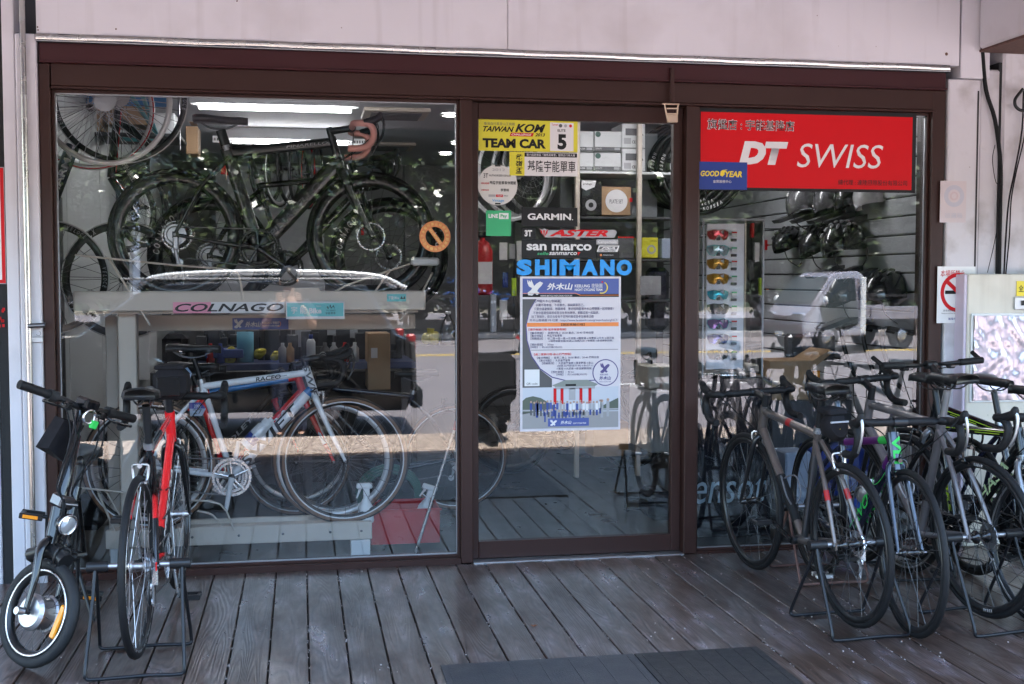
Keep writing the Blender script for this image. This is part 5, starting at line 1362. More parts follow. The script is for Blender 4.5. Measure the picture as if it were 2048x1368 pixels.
# low cabinet with jug and yellow bag
boxt('low_cabinet', 'low dark cabinet standing right of the workbench near the door', 'cabinet', (832, 692), (935, 1000), 2.3, .5, 'int_dark')
x = at(896, 660, 2.4).x; z0 = at(858, 692, 2.3).z
t = thing('water_jug', 'large clear plastic water jug on the low dark cabinet', 'jug', (x, 2.4, z0)); MB().lathe((x, 2.4, z0), [(0, 0), (.055, 0), (.06, .02), (.058, .12), (.05, .16), (.018, .20), (.018, .22), (0, .22)], 20).build('bottle', 'clear_plastic', t); MB().lathe((x, 2.4, z0 + .221), [(0, 0), (.02, 0), (.02, .02), (0, .02)], 12).build('cap', 'frosted', t)
x = at(860, 680, 2.4).x; m = MB()
for k in range(7): m.ell((x + rnd.uniform(-.04, .04), 2.4, z0 + .035 + rnd.uniform(-.01, .03)), (.035, .03, .035), 8, 6)
m.tube([(x, 2.4, z0 + .06), (x + .005, 2.4, z0 + .12)], [.018, .028], 7); m.solo('plastic_bag', 'small knotted yellow plastic bag beside the water jug', 'bag', M('bag_yellow', (.60, .48, .06), .4))
# red bin, spray bottles, squeegee, hose
rb = thing('red_bin', 'low red plastic tub holding cleaning bottles behind the window', 'tub', (at(812, 1080, .5).x, .5, -.02))
a, b = at(742, 1028, .42), at(880, 1085, .42)
m = MB(); x0_, x1_, y0_, y1_, zb, zt = a.x + .02, b.x - .02, .42, .72, max(b.z, -.02), a.z + .02
for (p, q) in (((x0_ - .02, y0_, zb), (x1_ + .02, y0_ + .008, zt)), ((x0_ - .02, y1_, zb), (x1_ + .02, y1_ + .008, zt)), ((x0_ - .02, y0_ + .008, zb), (x0_ - .012, y1_, zt)), ((x1_ + .012, y0_ + .008, zb), (x1_ + .02, y1_, zt)), ((x0_ - .012, y0_ + .008, zb), (x1_ + .012, y1_, zb + .01))): m.box(p, q, .002)
m.build('tub', 'red_plastic', rb)
MB().box((x0_ - .03, y0_ - .01, zt - .012), (x1_ + .03, y0_ - .001, zt), .003).build('rim', 'red_plastic', rb)
def spray(label, px, py0, py1, Y, mat, tilt=0.):
    p, q = at(px, py0, Y), at(px, py1, Y); H = p.z - q.z
    t = thing('spray_bottle', label, 'spray bottle', tuple(q), 'cleaning bottles by the red tub')
    MB().lathe((q.x, Y, q.z), [(0, 0), (.04, 0), (.043, .01), (.04, H * .16), (.043, H * .2), (.038, H * .32), (.04, H * .36), (.028, H * .5), (.014, H * .62), (.014, H * .68), (0, H * .68)], 16).build('bottle', mat, t)
    m = MB().box((q.x - .05, Y - .014, q.z + H * .86), (q.x + .035, Y + .014, q.z + H), .006)
    m.box((q.x - .014, Y - .014, q.z + H * .68), (q.x + .02, Y + .014, q.z + H * .87), .004)
    m.tube([(q.x - .03, Y, q.z + H * .86), (q.x - .048, Y, q.z + H * .62)], [.008, .004], 6)
    m.build('trigger', 'white', t)
    if tilt: t.rotation_euler = (0, tilt, 0)
    return t
spray('white ribbed spray bottle standing left of the red tub', 732, 966, 1044, .33, 'white')
spray('frosted spray bottle leaning in the red tub', 842, 968, 1040, .55, 'frosted', R(18))
t = thing('squeegee', 'long silver squeegee pole with red grip leaning on the inside of the window', 'squeegee', tuple(at(830, 1112, .12)))
MB().tube([at(909, 858, .09), at(829, 1111, .12)], .008, 8).build('pole', 'alu', t); MB().tube([at(913, 842, .088), at(909, 860, .09)], .010, 8).build('grip', 'red_plastic', t)
a = at(829, 1113, .12); b = at(897, 1111, .12); MB().box((a.x, .11, a.z - .005), (b.x, .13, a.z + .006), .002).build('blade', 'alu', t)
m = MB(); c = at(780, 990, .85)
for k in range(4): m.tube([c + Vector((math.cos(i * .35) * (.15 + k * .012), k * .03, math.sin(i * .35) * (.13 + .01 * k))) for i in range(18)], .009, 6, closed=True, cap=False)
m.solo('garden_hose', 'coiled dark green hose leaning behind the red tub', 'hose', M('hose_green', (.02, .10, .07), .4))
boxt('door_mat', 'flat brown fibre mat lying inside behind the rack on the left', 'mat', (218, 1106), (236, 1112), .9, .2, 'card')
boxt('toolbox', 'black case standing on the floor under the rack at the far left', 'case', (150, 990), (205, 1062), .7, .2, 'fabric', .04)

# ------------------------------------------------------------------ behind the door
gs = thing('shelving', 'glass fronted shelving unit with pale uprights behind the door', 'shelf', (at(1240, 600, 2.5).x, 2.5, 0))
a, b = at(1150, 343, 2.4), at(1352, 343, 2.4)
for k, py in enumerate((343, 433, 518, 600)):
    z = at(1240, py, 2.4).z; MB().box((a.x, 2.4, z - .018), (b.x, 2.85, z), .003).build('board', 'int_white' if k == 0 else 'int_dark', gs)
for px in (1155, 1279): x = at(px, 400, 2.36).x; MB().box((x - .016, 2.35, .0), (x + .016, 2.39, BZ), .003).build('upright', 'beige_steel', gs)
MB().box((a.x, 2.86, .1), (b.x, 2.88, 2.55)).build('back', M('back_grey', (.25, .27, .29), .6), gs)
def pbox(label, a, b, mat='int_white', Y=2.42, dep=.3, tx=(), bandc=None):
    t = boxt('box', label, 'box', a, b, Y, dep, mat, .003)
    if bandc: rectb(t, (a[0] + .5, b[1] - 9), (b[0] - .5, b[1] - 1), bandc)
    for (s_, p, q, mt) in tx: txt(t, s_, p, q, mt, 3, .01)
    return t
def rectb(t, a, b, mat, lv=1): return rect(t, a, b, mat, lv)
kk = 0
for (a, b) in (((1156, 262), (1187, 303)), ((1189, 262), (1243, 303)), ((1156, 305), (1187, 342)), ((1189, 305), (1242, 342))):
    t = pbox('white helmet box with a black band, ' + ['upper left of four', 'upper right of four', 'lower left of four', 'lower right of four'][kk] + ' on the top shelf', a, b, bandc='ink_dgrey', tx=(('CATALYST' if a[0] > 1160 else 'LAZER', (a[0] + 2, b[1] - 7), (a[0] + 15, b[1] - 4), 'ink_white'),))
    if a[0] > 1160: disc(t, (a[0] + 7, a[1] + 7), 5.5, M('badge_dgreen', (.02, .08, .06), .5), 2)
    rect(t, (b[0] - 14, b[1] - 8), (b[0] - 3, b[1] - 3), 'ink_grey', 2); kk += 1
for k, (a, b) in enumerate((((1244, 247), (1290, 296)), ((1244, 297), (1290, 342)))):
    t = pbox(('upper' if k == 0 else 'lower') + ' of two larger white boxes with a dark cutout beside the hanging wheels', a, b)
    poly(t, [(1251, a[1] + 10), (1280, a[1] + 10), (1287, a[1] + 24), (1251, a[1] + 24)], 'ink_dgrey', 1, 'cutout'); rect(t, (1248, a[1] + 29), (1262, a[1] + 41), 'ink_grey', 1); txt(t, 'CE', (1264, a[1] + 34), (1271, a[1] + 40), 'ink_black', 2, .02)
t = pbox('black saddle box with a silver saddle picture and white corner on the second shelf', (1163, 362), (1204, 431), 'ink_black', tx=(('prologo', (1166, 366), (1184, 371), 'ink_black'),)); poly(t, [(1163, 361), (1193, 361), (1189, 374), (1172, 381), (1163, 376)], 'ink_white', 1); disc(t, (1182, 410), 11, 'ink_grey', 1, 'picture', 5)
t = pbox('brown carton with a round white label lying upright on the second shelf', (1203, 373), (1262, 431), 'card', tx=(('PLATE SET', (1219, 399), (1246, 407), 'ink_dgrey'),)); disc(t, (1233, 402), 22, 'ink_white', 1, 'round_label')
t = boxt('oil_bottle', 'small red capped bottle at the right end of the second shelf', 'bottle', (1259, 398), (1265, 430), 2.42, .04, 'ink_dgrey', .01); rect(t, (1259, 396), (1265, 404), 'ink_red', 1, 'cap')
t = pbox('black boxed part with a thin red top edge on the third shelf', (1236, 473), (1268, 517), 'ink_dgrey', bandc=None); rectb(t, (1236, 473), (1268, 476), 'ink_red')
t = pbox('bright yellow box with an oval picture of a lock on the third shelf', (1280, 475), (1316, 516), M('box_yellow', (.62, .58, .02), .5)); disc(t, (1303, 499), 9, 'ink_grey', 1, 'picture', 5); txt(t, 'Continental', (1300, 480), (1314, 483), 'ink_black', 3)
pbox('narrow pale blue box at the right end of the third shelf', (1324, 477), (1344, 517), 'plate_blue' if 'plate_blue' in _M else 'frosted')
pbox('grey hang card with a dark round hole below the third shelf', (1281, 552), (1322, 590), 'ink_grey', Y=2.3, dep=.01)
boxt('helmet_bag', 'dark blue drawstring bag hanging below the yellow box', 'bag', (1300, 535), (1340, 660), 2.45, .15, 'deep_navy', .06)
for k, (px, py, dy) in enumerate(((1352, 333, 3.0), (1366, 335, 2.85), (1382, 337, 2.7), (1400, 339, 2.55))):
    loose_wheel(['leftmost black wheel of the bunch hanging in the upper right of the door', 'second black wheel of the hanging bunch, lettered on its rim', 'third black wheel of the hanging bunch by the door frame', 'black wheel of the hanging bunch nearest the red panel'][k], at(px, py, dy), dict(rim='rim_black', rimd=.05, ns=24, R=.34, tw=.013, seg=44, wtext=('VISION', 'ink_white', .028), wta=(170, 290, 50)), R(-14 - 6 * k), rear=True, group='wheels hanging at the upper right of the door')
for k, (px, py, dy) in enumerate(((1015, 350, 2.6), (1030, 345, 2.8), (1048, 350, 3.0), (1062, 340, 3.2), (1040, 360, 3.4))):
    loose_wheel(['silver rim hanging nearest behind the round white sticker', 'second silver rim hanging behind the round white sticker', 'third silver rim in the left bunch behind the door', 'fourth silver rim in the left bunch behind the door', 'rearmost dark wheel in the left bunch behind the door'][k], at(px, py, dy), dict(rim='rim_silver' if k < 4 else 'rim_black', rimd=.02, tyre='rim_silver' if k < 4 else 'rubber', ns=20, R=.34, tw=.008, seg=40), R(18 + 7 * k), rear=True, group='rims hanging at the upper left of the door')
# wall fan
c = at(1062, 348, 3.6)
fn = thing('wall_fan', 'round grey wall fan behind the hanging silver rims', 'fan', tuple(c))
m = MB()
for r_ in (.06, .11, .16, .20): m.ring(c, [(r_, 0), (r_ + .004, 0), (r_ + .004, .004), (r_, .004)], 28)
for i in range(16): a = i * math.pi / 8; m.tube([c, c + Vector((math.cos(a) * .2, 0, math.sin(a) * .2))], .0022, 4, cap=False)
m.build('grille', 'frosted', fn)
m = MB()
for i in range(3):
    a = i * 2.094; m.prism([c + Vector((math.cos(a + b_) * r_, .03 + .02 * b_, math.sin(a + b_) * r_)) for r_, b_ in ((.03, 0), (.17, -.3), (.18, .2), (.12, .6), (.03, .5))], (0, .004, 0))
m.build('blades', 'ink_grey', fn); MB().lathe(c + Vector((0, .03, 0)), [(0, -.02), (.05, -.02), (.05, .1), (0, .1)], 16, 'y').build('motor', 'int_white', fn)
# extinguisher
c = at(965, 590, 2.6)
ex = thing('fire_extinguisher', 'red fire extinguisher with a white label at the left of the door', 'fire extinguisher', tuple(c))
MB().lathe(c, [(0, 0), (.07, 0), (.075, .02), (.075, .32), (.05, .38), (.02, .40), (.02, .42), (0, .42)], 20).build('tank', 'red_plastic', ex)
MB().box(c + Vector((-.05, -.078, .08)), c + Vector((.06, -.07, .24)), .001).build('paper_label', 'ink_white', ex); MB().box(c + Vector((-.05, -.03, .42)), c + Vector((.06, .03, .46)), .006).build('valve', 'ink_black', ex); MB().tube(spline([c + Vector((-.03, 0, .43)), c + Vector((-.11, 0, .36)), c + Vector((-.1, 0, .15))], 4), .009, 6).build('hose', 'ink_black', ex)
# small packs on hooks in the door view
packs = [((1000, 485), (1015, 520), 'ink_white'), ((1019, 488), (1030, 518), 'ink_grey'), ((1034, 482), (1044, 522), 'ink_white'), ((1006, 545), (1016, 575), 'ink_blue'), ((1024, 556), (1033, 592), 'lime'), ((1000, 600), (1014, 640), 'frosted'), ((1046, 520), (1056, 560), 'ink_dgrey'), ((1262, 600), (1276, 640), 'ink_grey'), ((1240, 605), (1252, 640), 'ink_cyan')]
pl_ = ['white card pack hanging leftmost above the extinguisher', 'grey card pack between two white packs', 'tall narrow white pack left of the wide black sticker', 'small blue pack hanging below the white card packs', 'lime green strip pack hanging by the poster edge', 'frosted pack hanging above the door handle', 'dark pack hanging behind the letter S of the blue lettering', 'grey pack hanging right of the poster top', 'cyan pack hanging right of the poster top']
for (a, b, mt), lb in zip(packs, pl_): boxt('parts_pack', lb, 'package', a, b, 2.9, .03, mt, .002, 'parts packs hanging on hooks')
# desk, boxes, stand, bag at the right of the door
boxt('desk_cabinet', 'white desk cabinet at the right inside the door', 'cabinet', (1301, 782), (1352, 905), 1.4, .5, 'int_white', .01)
for k, (a, b) in enumerate((((1297, 732), (1320, 778)), ((1325, 732), (1352, 780)))): boxt('desk_box', ('left' if k == 0 else 'right') + ' open topped cream file box on the white desk cabinet', 'box', a, b, 1.42, .25, 'cream', .01)
boxt('carton', 'brown carton on the floor below the right edge of the poster', 'box', (1187, 846), (1257, 912), 2.6, .3, 'card')
boxt('cloth_bag', 'crumpled black bag slumped on the floor by the door frame', 'bag', (1300, 985), (1350, 1042), .35, .25, 'fabric', .05)
boxt('floor_mat', 'dark mat lying on the shop floor behind the door', 'mat', (1090, 890), (1185, 892), 3.2, .6, 'rubber_grey')
axle_stand('black stand on the shop floor inside the door', Vector((at(1310, 950, 1.2).x, 1.25, .33)), R(75))
b6 = dict(frame='black_satin', rim='rim_black', rimd=.05, seg=40, pedals=False, ns=20, wtext=('OVAL', 'ink_white', .035), wta=(0, 180))
p = at(1120, 900, 2.6); bicycle('road_bike', 'black bicycle with white lettered rims standing behind the poster', b6, (p.x - .35, 2.7, -.02), R(8), R(2))
# ------------------------------------------------------------------ right window
c0, c1 = at(1392, 757, .38), at(1541, 1095, .38)
ck = thing('black_cabinet', 'glossy black display cabinet with white script lettering low on its front', 'cabinet', ((c0.x + c1.x) / 2, .38, -.02))
MB().box((c0.x, .38, -.02), (c1.x, .82, c0.z), .004).build('body', M('cab_black', (.008, .009, .014), .12, coat=.5), ck)
text('ensot', at(1460, 980, .378), at(1531, 980, .378).x - at(1386, 980, .378).x, .145, M('script_white', (.38, .48, .54), .5), ck, bold=.0, shear=.25)
dt = thing('eyewear_display', 'clear plastic turning display tower full of sunglasses', 'display case', (at(1450, 740, .6).x, .6, c0.z))
Y = .55; a, b = at(1414, 447, Y), at(1486, 738, Y)
MB().box((a.x, Y, b.z), (b.x, Y + .012, a.z), .003).build('backboard', M('display_white', (.80, .81, .88), .5), dt)
cx = (a.x + b.x) / 2; MB().lathe((cx, Y + .02, c0.z + .001), [(0, 0), (.14, 0), (.14, .018), (0, .018)], 32).build('turntable', 'alu', dt)
e0, e1 = at(1392, 440, .45), at(1524, 746, .45)
m = MB()
for (x_, y_) in ((e0.x + .045, .45), (e1.x, .45), (e0.x + .045, .75), (e1.x, .75)): m.box((x_ - .005, y_ - .005, c0.z + .002), (x_ + .005, y_ + .005, e0.z), .001)
m.box((e0.x + .04, .445, e0.z), (e1.x + .005, .755, e0.z + .01), .002)
m.build('case_edges', M('edge_plastic', (.40, .42, .45), .15, spec=.8), dt)
m = MB(); m.quad([(e0.x + .045, .45, c0.z + .01), (e1.x, .45, c0.z + .01), (e1.x, .45, e0.z), (e0.x + .045, .45, e0.z)]); m.quad([(e1.x, .45, c0.z + .01), (e1.x, .75, c0.z + .01), (e1.x, .75, e0.z), (e1.x, .45, e0.z)])
m.build('case_panes', 'clear_plastic', dt)
def lensm(name, c): return M(name, c, .06, metal=.55, spec=.8)
gl = [('red mirrored', lensm('l_red', (.50, .04, .05)), 'beige_steel'), ('white framed teal rimmed silver', lensm('l_sil', (.45, .55, .60)), 'ink_teal'), ('upper amber', lensm('l_amb', (.55, .28, .03)), 'card'), ('lower amber', lensm('l_amb2', (.60, .30, .02)), 'card'), ('bright cyan', lensm('l_cy', (.02, .50, .65)), 'white'), ('smoke grey', lensm('l_sm', (.10, .10, .11)), 'ink_dgrey'), ('violet with teal rim', lensm('l_vi', (.25, .14, .42)), 'ink_teal'), ('deep blue', lensm('l_bl', (.08, .10, .42)), 'frosted'), ('grey round eyed', lensm('l_gr', (.20, .21, .23)), 'frosted')]
for (nm, lm, fm), py in zip(gl, (470, 501, 528, 558, 590, 618, 648, 678, 709)):
    c = at(1438, py, .53)
    t = thing('sunglasses', nm + ' sunglasses on the clear display tower', 'sunglasses', tuple(c), 'sunglasses on the display tower')
    def lens(cu, s_, w0=.064, h0=.030):
        pts = []
        for (u, v) in ((-1, .75), (-.5, 1), (0, .9), (.5, 1), (1, .7), (1.02, 0), (.8, -.8), (.4, -1), (.14, -.35), (0, .05), (-.14, -.35), (-.4, -1), (-.8, -.8), (-1.02, 0)):
            pts.append(c + Vector((u * w0 * s_, cu + .022 * u * u, v * h0 * (s_ if s_ > 1 else 1) + (.0))))
        return pts
    m = MB(); P1 = lens(-.002, 1.0); n = len(P1); m.add(P1 + [p + Vector((0, .002, 0)) for p in P1] + [c + Vector((0, -.003, .012)), c + Vector((-.5 * .064, .002, 0)), c + Vector((.5 * .064, .002, 0))], [(i, (i + 1) % n, 2 * n + (2 if P1[i].x > c.x else 1)) for i in range(n)] + [(2 * n, 2, 2 * n + 1), (2 * n, 2 * n + 2, 2), (2 * n, 2 * n + 1, 9), (2 * n, 9, 2 * n + 2)])
    m.build('lens', lm, t)
    MB().tube(P1, .0022, 5, closed=True, cap=False).build('frame', fm, t)
    MB().tube(spline([c + Vector((.064, .02, .012)), c + Vector((.075, .005, .008)), c + Vector((.098, -.002, -.002))], 3), .003, 5).build('temple', fm, t)
    MB().box(c + Vector((.072, -.010, -.012)), c + Vector((.104, -.008, .018)), .001).build('price_tag', 'frosted', t)
    MB().box(c + Vector((.072, -.012, .010)), c + Vector((.104, -.0105, .019))).build('tag_strip', 'ink_red' if py in (470, 528, 648, 678) else 'ink_green', t)
    MB().box(c + Vector((-.01, .003, -.03)), c + Vector((.01, .02, -.012)), .003).build('nose_rest', 'ink_dgrey', t)
    MB().box(c + Vector((.078, .0, -.035)), c + Vector((.108, .02, -.020)), .002).build('clip', 'int_dark', t)

def helmet(label, px, py, Y, w_, mat, vent='int_dark', yaw=.5, dash=None):
    c = at(px, py, Y); w_ *= 1.15
    t = thing('helmet', label, 'helmet', (0, 0, 0), 'helmets on the slatwall')
    s = w_
    m = MB(); seg, rg = 20, 7; vs = []; fs = []
    for i in range(rg + 1):
        th = (math.pi * .56) * i / rg
        for k in range(seg):
            a = 2 * math.pi * k / seg
            vs.append((math.sin(th) * math.cos(a) * .14 * s, math.sin(th) * math.sin(a) * .10 * s, math.cos(th) * .12 * s + (.012 * s * math.cos(a * 2) if i == rg else 0)))
    for i in range(rg):
        for k in range(seg): fs.append((i * seg + k, (i + 1) * seg + k, (i + 1) * seg + (k + 1) % seg, i * seg + (k + 1) % seg))
    m.add(vs, fs, True); m.build('shell', mat, t)
    m = MB()
    for j, yy in enumerate((-.06, -.03, 0, .03, .06)):
        for xx in (-.075, -.02, .04, .09):
            rr = 1 - (xx / .14) ** 2 - (yy / .1) ** 2
            if rr > .05:
                z = .12 * math.sqrt(rr)
                m.ell((xx * s, yy * s, (z + .001) * s), (.022 * s, .0075 * s, .007 * s), 8, 5, Matrix.Rotation(xx * 6, 3, 'Y'))
    m.build('vents', dash or vent, t)
    m = MB()
    for sg in (-1, 1): m.tube(spline([(.05 * s, sg * .09 * s, -.02 * s), (.04 * s, sg * .07 * s, -.09 * s), (.03 * s, 0, -.15 * s)], 3), .004, 5)
    m.build('strap', 'int_dark', t)
    t.location = c; t.rotation_euler = (R(-12), R(-8), yaw)
    return t
M('helmet_black', (.015, .015, .018), .2, coat=.5); M('helmet_grey', (.12, .12, .13), .25, coat=.5)
HS = [('white and black vented helmet leftmost on the top helmet row', 1612, 410, 1.6, 1.15, 'helmet_grey', 'ink_white'), ('grey vented helmet second on the top helmet row', 1665, 408, 1.35, 1.1, 'helmet_grey', None), ('dark vented helmet third on the top helmet row', 1708, 402, 1.15, 1.1, 'helmet_black', None), ('bright white helmet at the right end of the top helmet row', 1752, 398, .95, 1.15, 'white_paint', None),
      ('black helmet with silver dashes hanging in the middle of the slatwall', 1688, 492, 1.0, 1.15, 'helmet_black', 'ink_grey'), ('dark helmet left of the silver dashed one', 1640, 495, 1.5, 1.1, 'helmet_black', None), ('small black cap helmet hanging left on the slatwall', 1580, 490, 2.0, .95, 'helmet_black', None),
      ('glossy black helmet low on the slatwall behind the hanging handlebars', 1700, 592, 1.0, 1.2, 'helmet_black', None), ('dark helmet with a white tag at the lower right of the slatwall', 1775, 590, .6, 1.1, 'helmet_black', None)]
for k, (lb, px, py, Y, s_, mt, ds) in enumerate(HS): helmet(lb, px, py, Y, s_, mt, yaw=R(55 - k * 4), dash=ds)
kk = 0
for row in ((430, ((1583, 1.75), (1620, 1.5), (1655, 1.3), (1690, 1.15), (1730, 1.0))), (540, ((1650, 1.3), (1700, 1.05), (1745, .85))), (645, ((1672, 1.1), (1715, .9)))):
    for (px, Y) in row[1]:
        c = at(px, row[0], Y); t = MB(); t.prism([c + Vector((-.10, 0, -.035)), c + Vector((.08, 0, .03)), c + Vector((.16, 0, .035)), c + Vector((.16, 0, .02)), c + Vector((-.08, 0, -.055))], (0, .11, 0))
        t.solo('helmet_bracket', 'dark sloping helmet bracket, number %s from the left in the %s row' % (['one', 'two', 'three', 'four', 'five'][row[1].index((px, Y))], {430: 'top', 540: 'middle', 645: 'lowest'}[row[0]]), 'bracket', 'ink_dgrey', 'helmet brackets on the slatwall'); kk += 1
# hooks and packs on the left part of the slatwall
for k in range(7):
    y0_ = 2.2 + k * .28; m = MB().tube([(SX - .26, y0_, 1.83), (SX - .24, y0_, 1.80), (SX, y0_, 1.80)], .005, 6); m.solo('display_hook', ('first', 'second', 'third', 'fourth', 'fifth', 'sixth', 'last')[k] + ' thin steel hook from the glass on the upper slatwall', 'hook', 'steel_dark', 'steel hooks on the slatwall')
pk_ = [((1530, 480), (1556, 500), 'ink_red'), ((1545, 505), (1570, 535), 'ink_orange'), ((1562, 555), (1584, 590), 'int_dark'), ((1535, 560), (1550, 600), 'ink_orange'), ((1590, 440), (1606, 470), 'frosted'), ((1615, 455), (1630, 480), 'ink_grey'), ((1497, 515), (1515, 560), 'frosted'), ((1575, 600), (1600, 630), 'frosted')]
pl_ = ['small red pack tilted left on the slatwall', 'orange glove pack hanging right of the display tower', 'dark pack hanging in the middle of the slatwall', 'second orange pack hanging lower near the display tower', 'pale pack hanging under the top helmet row', 'grey pack hanging left of the dashed helmet', 'pale tag card inside the view of the display tower', 'frosted pack above the plastic wrapped saddles']
for (a, b, mt), lb in zip(pk_, pl_): boxt('parts_pack', lb, 'package', a, b, 2.6, .03, mt, .002, 'packs hanging on the slatwall')
# wrapped saddles, cartons
for k, (a, b, Y) in enumerate((((1578, 668), (1612, 718), 1.5), ((1616, 664), (1650, 720), 1.4), ((1648, 668), (1672, 722), 1.3))): boxt('wrapped_saddle', ['left', 'middle', 'right'][k] + ' of three dark saddles wrapped in clear film', 'saddle', a, b, Y, .1, 'helmet_grey', .03, 'wrapped saddles')
t = boxt('carton', 'open brown carton stuffed with red and orange goods in the right window', 'box', (1540, 722), (1625, 800), .95, .3, 'card', .002)
a = at(1625, 722, .95); MB().prism([a, a + Vector((.12, 0, .07)), a + Vector((.14, .0, .055)), a + Vector((.0, 0, -.05))], (0, .3, 0)).build('flap', 'card', t)
boxt('orange_pack', 'orange and white pack sticking out of the open carton', 'package', (1604, 742), (1640, 756), 1.0, .05, 'orange_plastic', .002)
boxt('red_white_pack', 'red and white striped pack leaning in the open carton', 'package', (1588, 728), (1600, 765), .98, .04, 'ink_red', .002)
boxt('floor_box', 'dark box on the floor under the open brown carton', 'box', (1545, 802), (1700, 1060), .9, .3, 'int_dark', .003)
boxt('white_bin', 'pale blue plastic bin behind the first bicycle on the right', 'bin', (1572, 905), (1622, 1010), .55, .2, 'plate_blue', .01)
boxt('blue_crate', 'bright blue crate on the floor behind the purple lined bicycle', 'crate', (1640, 900), (1740, 990), .6, .3, M('crate_blue', (.015, .05, .35), .4), .01)
for k, (x_, y_) in enumerate(((.0, .9), (.0, .62), (0, .4))):
    m = MB(); c = Vector((SX - .18, y_ , 1.12)); m.tube(spline([c + Vector((.17, 0, .0)), c + Vector((0, .0, .03)), c + Vector((-.05, -.05, -.05)), c + Vector((-.0, -.1, -.25)), c + Vector((.06, -.12, -.32))], 5), .014, 8)
    m.solo('spare_drop_bar', ['farthest', 'middle', 'nearest'][k] + ' of three black handlebars hanging low on the slatwall', 'handlebar', 'black_satin', 'handlebars hung on the slatwall')

# ================================================================== BICYCLES OUTSIDE
# right group: alternately facing the shop and the street
def gA(root, L):
    pass
A = dict(frame='titanium', fork='carbon', rim='rim_black', rimd=.024, tyre='rubber', tape='tape', hood='rubber', saddle='black_satin', st=.53, sh=.70, hl=.15, dr=.020, tr=.0185, slope=.0, steer=2, spoke='spoke_black', sr=.0014, ns=20, bag=True, cage='ink_dgrey', crank=-160, brk='alu', hs='black_satin', clamp='alu', stem=.11,
         stripes=[('top', .44, .52, 'dull_red', 1.02), ('seat', .0, .78, 'steel_dark', 1.015), ('down', .15, .55, 'rubber', 1.12)], texts=[('top', 'KTC', .62, .85, .018, 'ink_dgrey', -1), ('top', 'TITANIUM', .12, .4, .014, 'ink_dgrey', -1), ('top', 'KTC', .62, .85, .018, 'ink_dgrey', 1)], staybands=[(.60, .68, 'dull_red')], pr=.0155, shiny=True, mech='alu', hub='black_gloss')
on_stand('road_bike', 'brushed titanium road bicycle with a saddle bag, closest to the door on the right', A, (2.215, -1.44), (2.175, -.46), .012, R(-2.0), 'bicycles parked right of the door')
B = dict(frame='deep_navy', fork='slate_paint', rim='rim_black', rimd=.022, tape='tape', st=.46, sh=.655, hl=.12, dr=.026, tr=.017, flat=.8, slope=.06, steer=-3, crank=-95, sr=.0013, ns=24, brk='black_gloss', lever='alu_dull', stem=.09, pedalm='alu', post='slate_paint',
         stripes=[('head', -.45, 1.0, 'slate_paint', 1.25), ('top', .1, .95, 'purple', 1.02), ('top', .78, .97, 'neon_green', 1.05), ('down', .84, .95, 'purple', 1.03)], texts=[('down', 'AVOW', .18, .68, .05, 'neon_green', 1), ('down', 'AVOW', .18, .68, .05, 'neon_green', -1)], bottle='alu_dull', cage='alu_dull')
def bx(root, L):
    a, b = L['hb'], L['ht']; d = (b - a).normalized(); c = a.lerp(b, .3)
    X4 = L['X4']; n = Vector((d.z, 0, -d.x))
    text('LIV', X4 @ (c + n * .029), .115, .036, 'neon_green', L['fr'], X=(d.x, 0, d.z), Y=(0, 1, 0), bold=.04)
    m = MB(); dn = (L['hb'] - L['bb']).normalized(); up_ = Vector((-dn.z, 0, dn.x))
    for sg in (-1, 1):
        m.tube(spline([L['bb'].lerp(L['hb'], t_) + up_ * o_ + Vector((0, sg * .0215, 0)) for t_, o_ in ((.1, .02), (.4, .02), (.62, .02), (.7, 0), (.8, -.012), (.95, -.012))], 3), .0018, 5)
    m.build('green_line', 'neon_green', L['fr'])
B['extra'] = bx
bsk = on_stand('road_bike', 'dark blue road bicycle with purple and neon green lines facing the street', B, (2.455, -.585), (2.405, -1.56), .0, R(0), 'bicycles parked right of the door')
C_ = dict(frame='grey_paint', fork='black_satin', rim='rim_black', rimd=.026, tape='tape', st=.55, sh=.72, hl=.16, dr=.022, tr=.019, slope=.0, steer=4, crank=150, ns=24, sr=.0013, wtext=('KUBAR', 'ink_white', .012), wta=(90, 260), mech='black_gloss', stemup=35, stem=.08, spacer=.035, sr_=.019, post='alu_dull', pr=.015, stripes=[('seat', .3, .34, 'black_satin', 1.15)], cage='ink_grey', saddle='black_satin', brk='black_gloss')
on_stand('road_bike', 'matt grey road bicycle with its back to the street, third from the door', C_, (2.785, -1.47), (2.68, -.51), .03, R(-2), 'bicycles parked right of the door')
E_ = dict(frame='black_gloss', fork='fork_grey', rim='rim_black', rimd=.02, track='alu_dull', tape='tape', st=.52, sh=.70, hl=.13, dr=.026, tr=.018, flat=.85, slope=0, steer=3, crank=-60, ns=24, sr=.0013, lever='alu_dull', forkband=(.52, .56, 'ink_white'), texts=[('down', 'HASA', .45, .85, .05, M('cream_green', (.52, .66, .36), .4), 1), ('down', 'HASA', .45, .85, .05, 'cream_green', -1), ('seat', 'DR5', .2, .5, .02, 'lime', -1)], lines_='lime', brk='black_gloss')
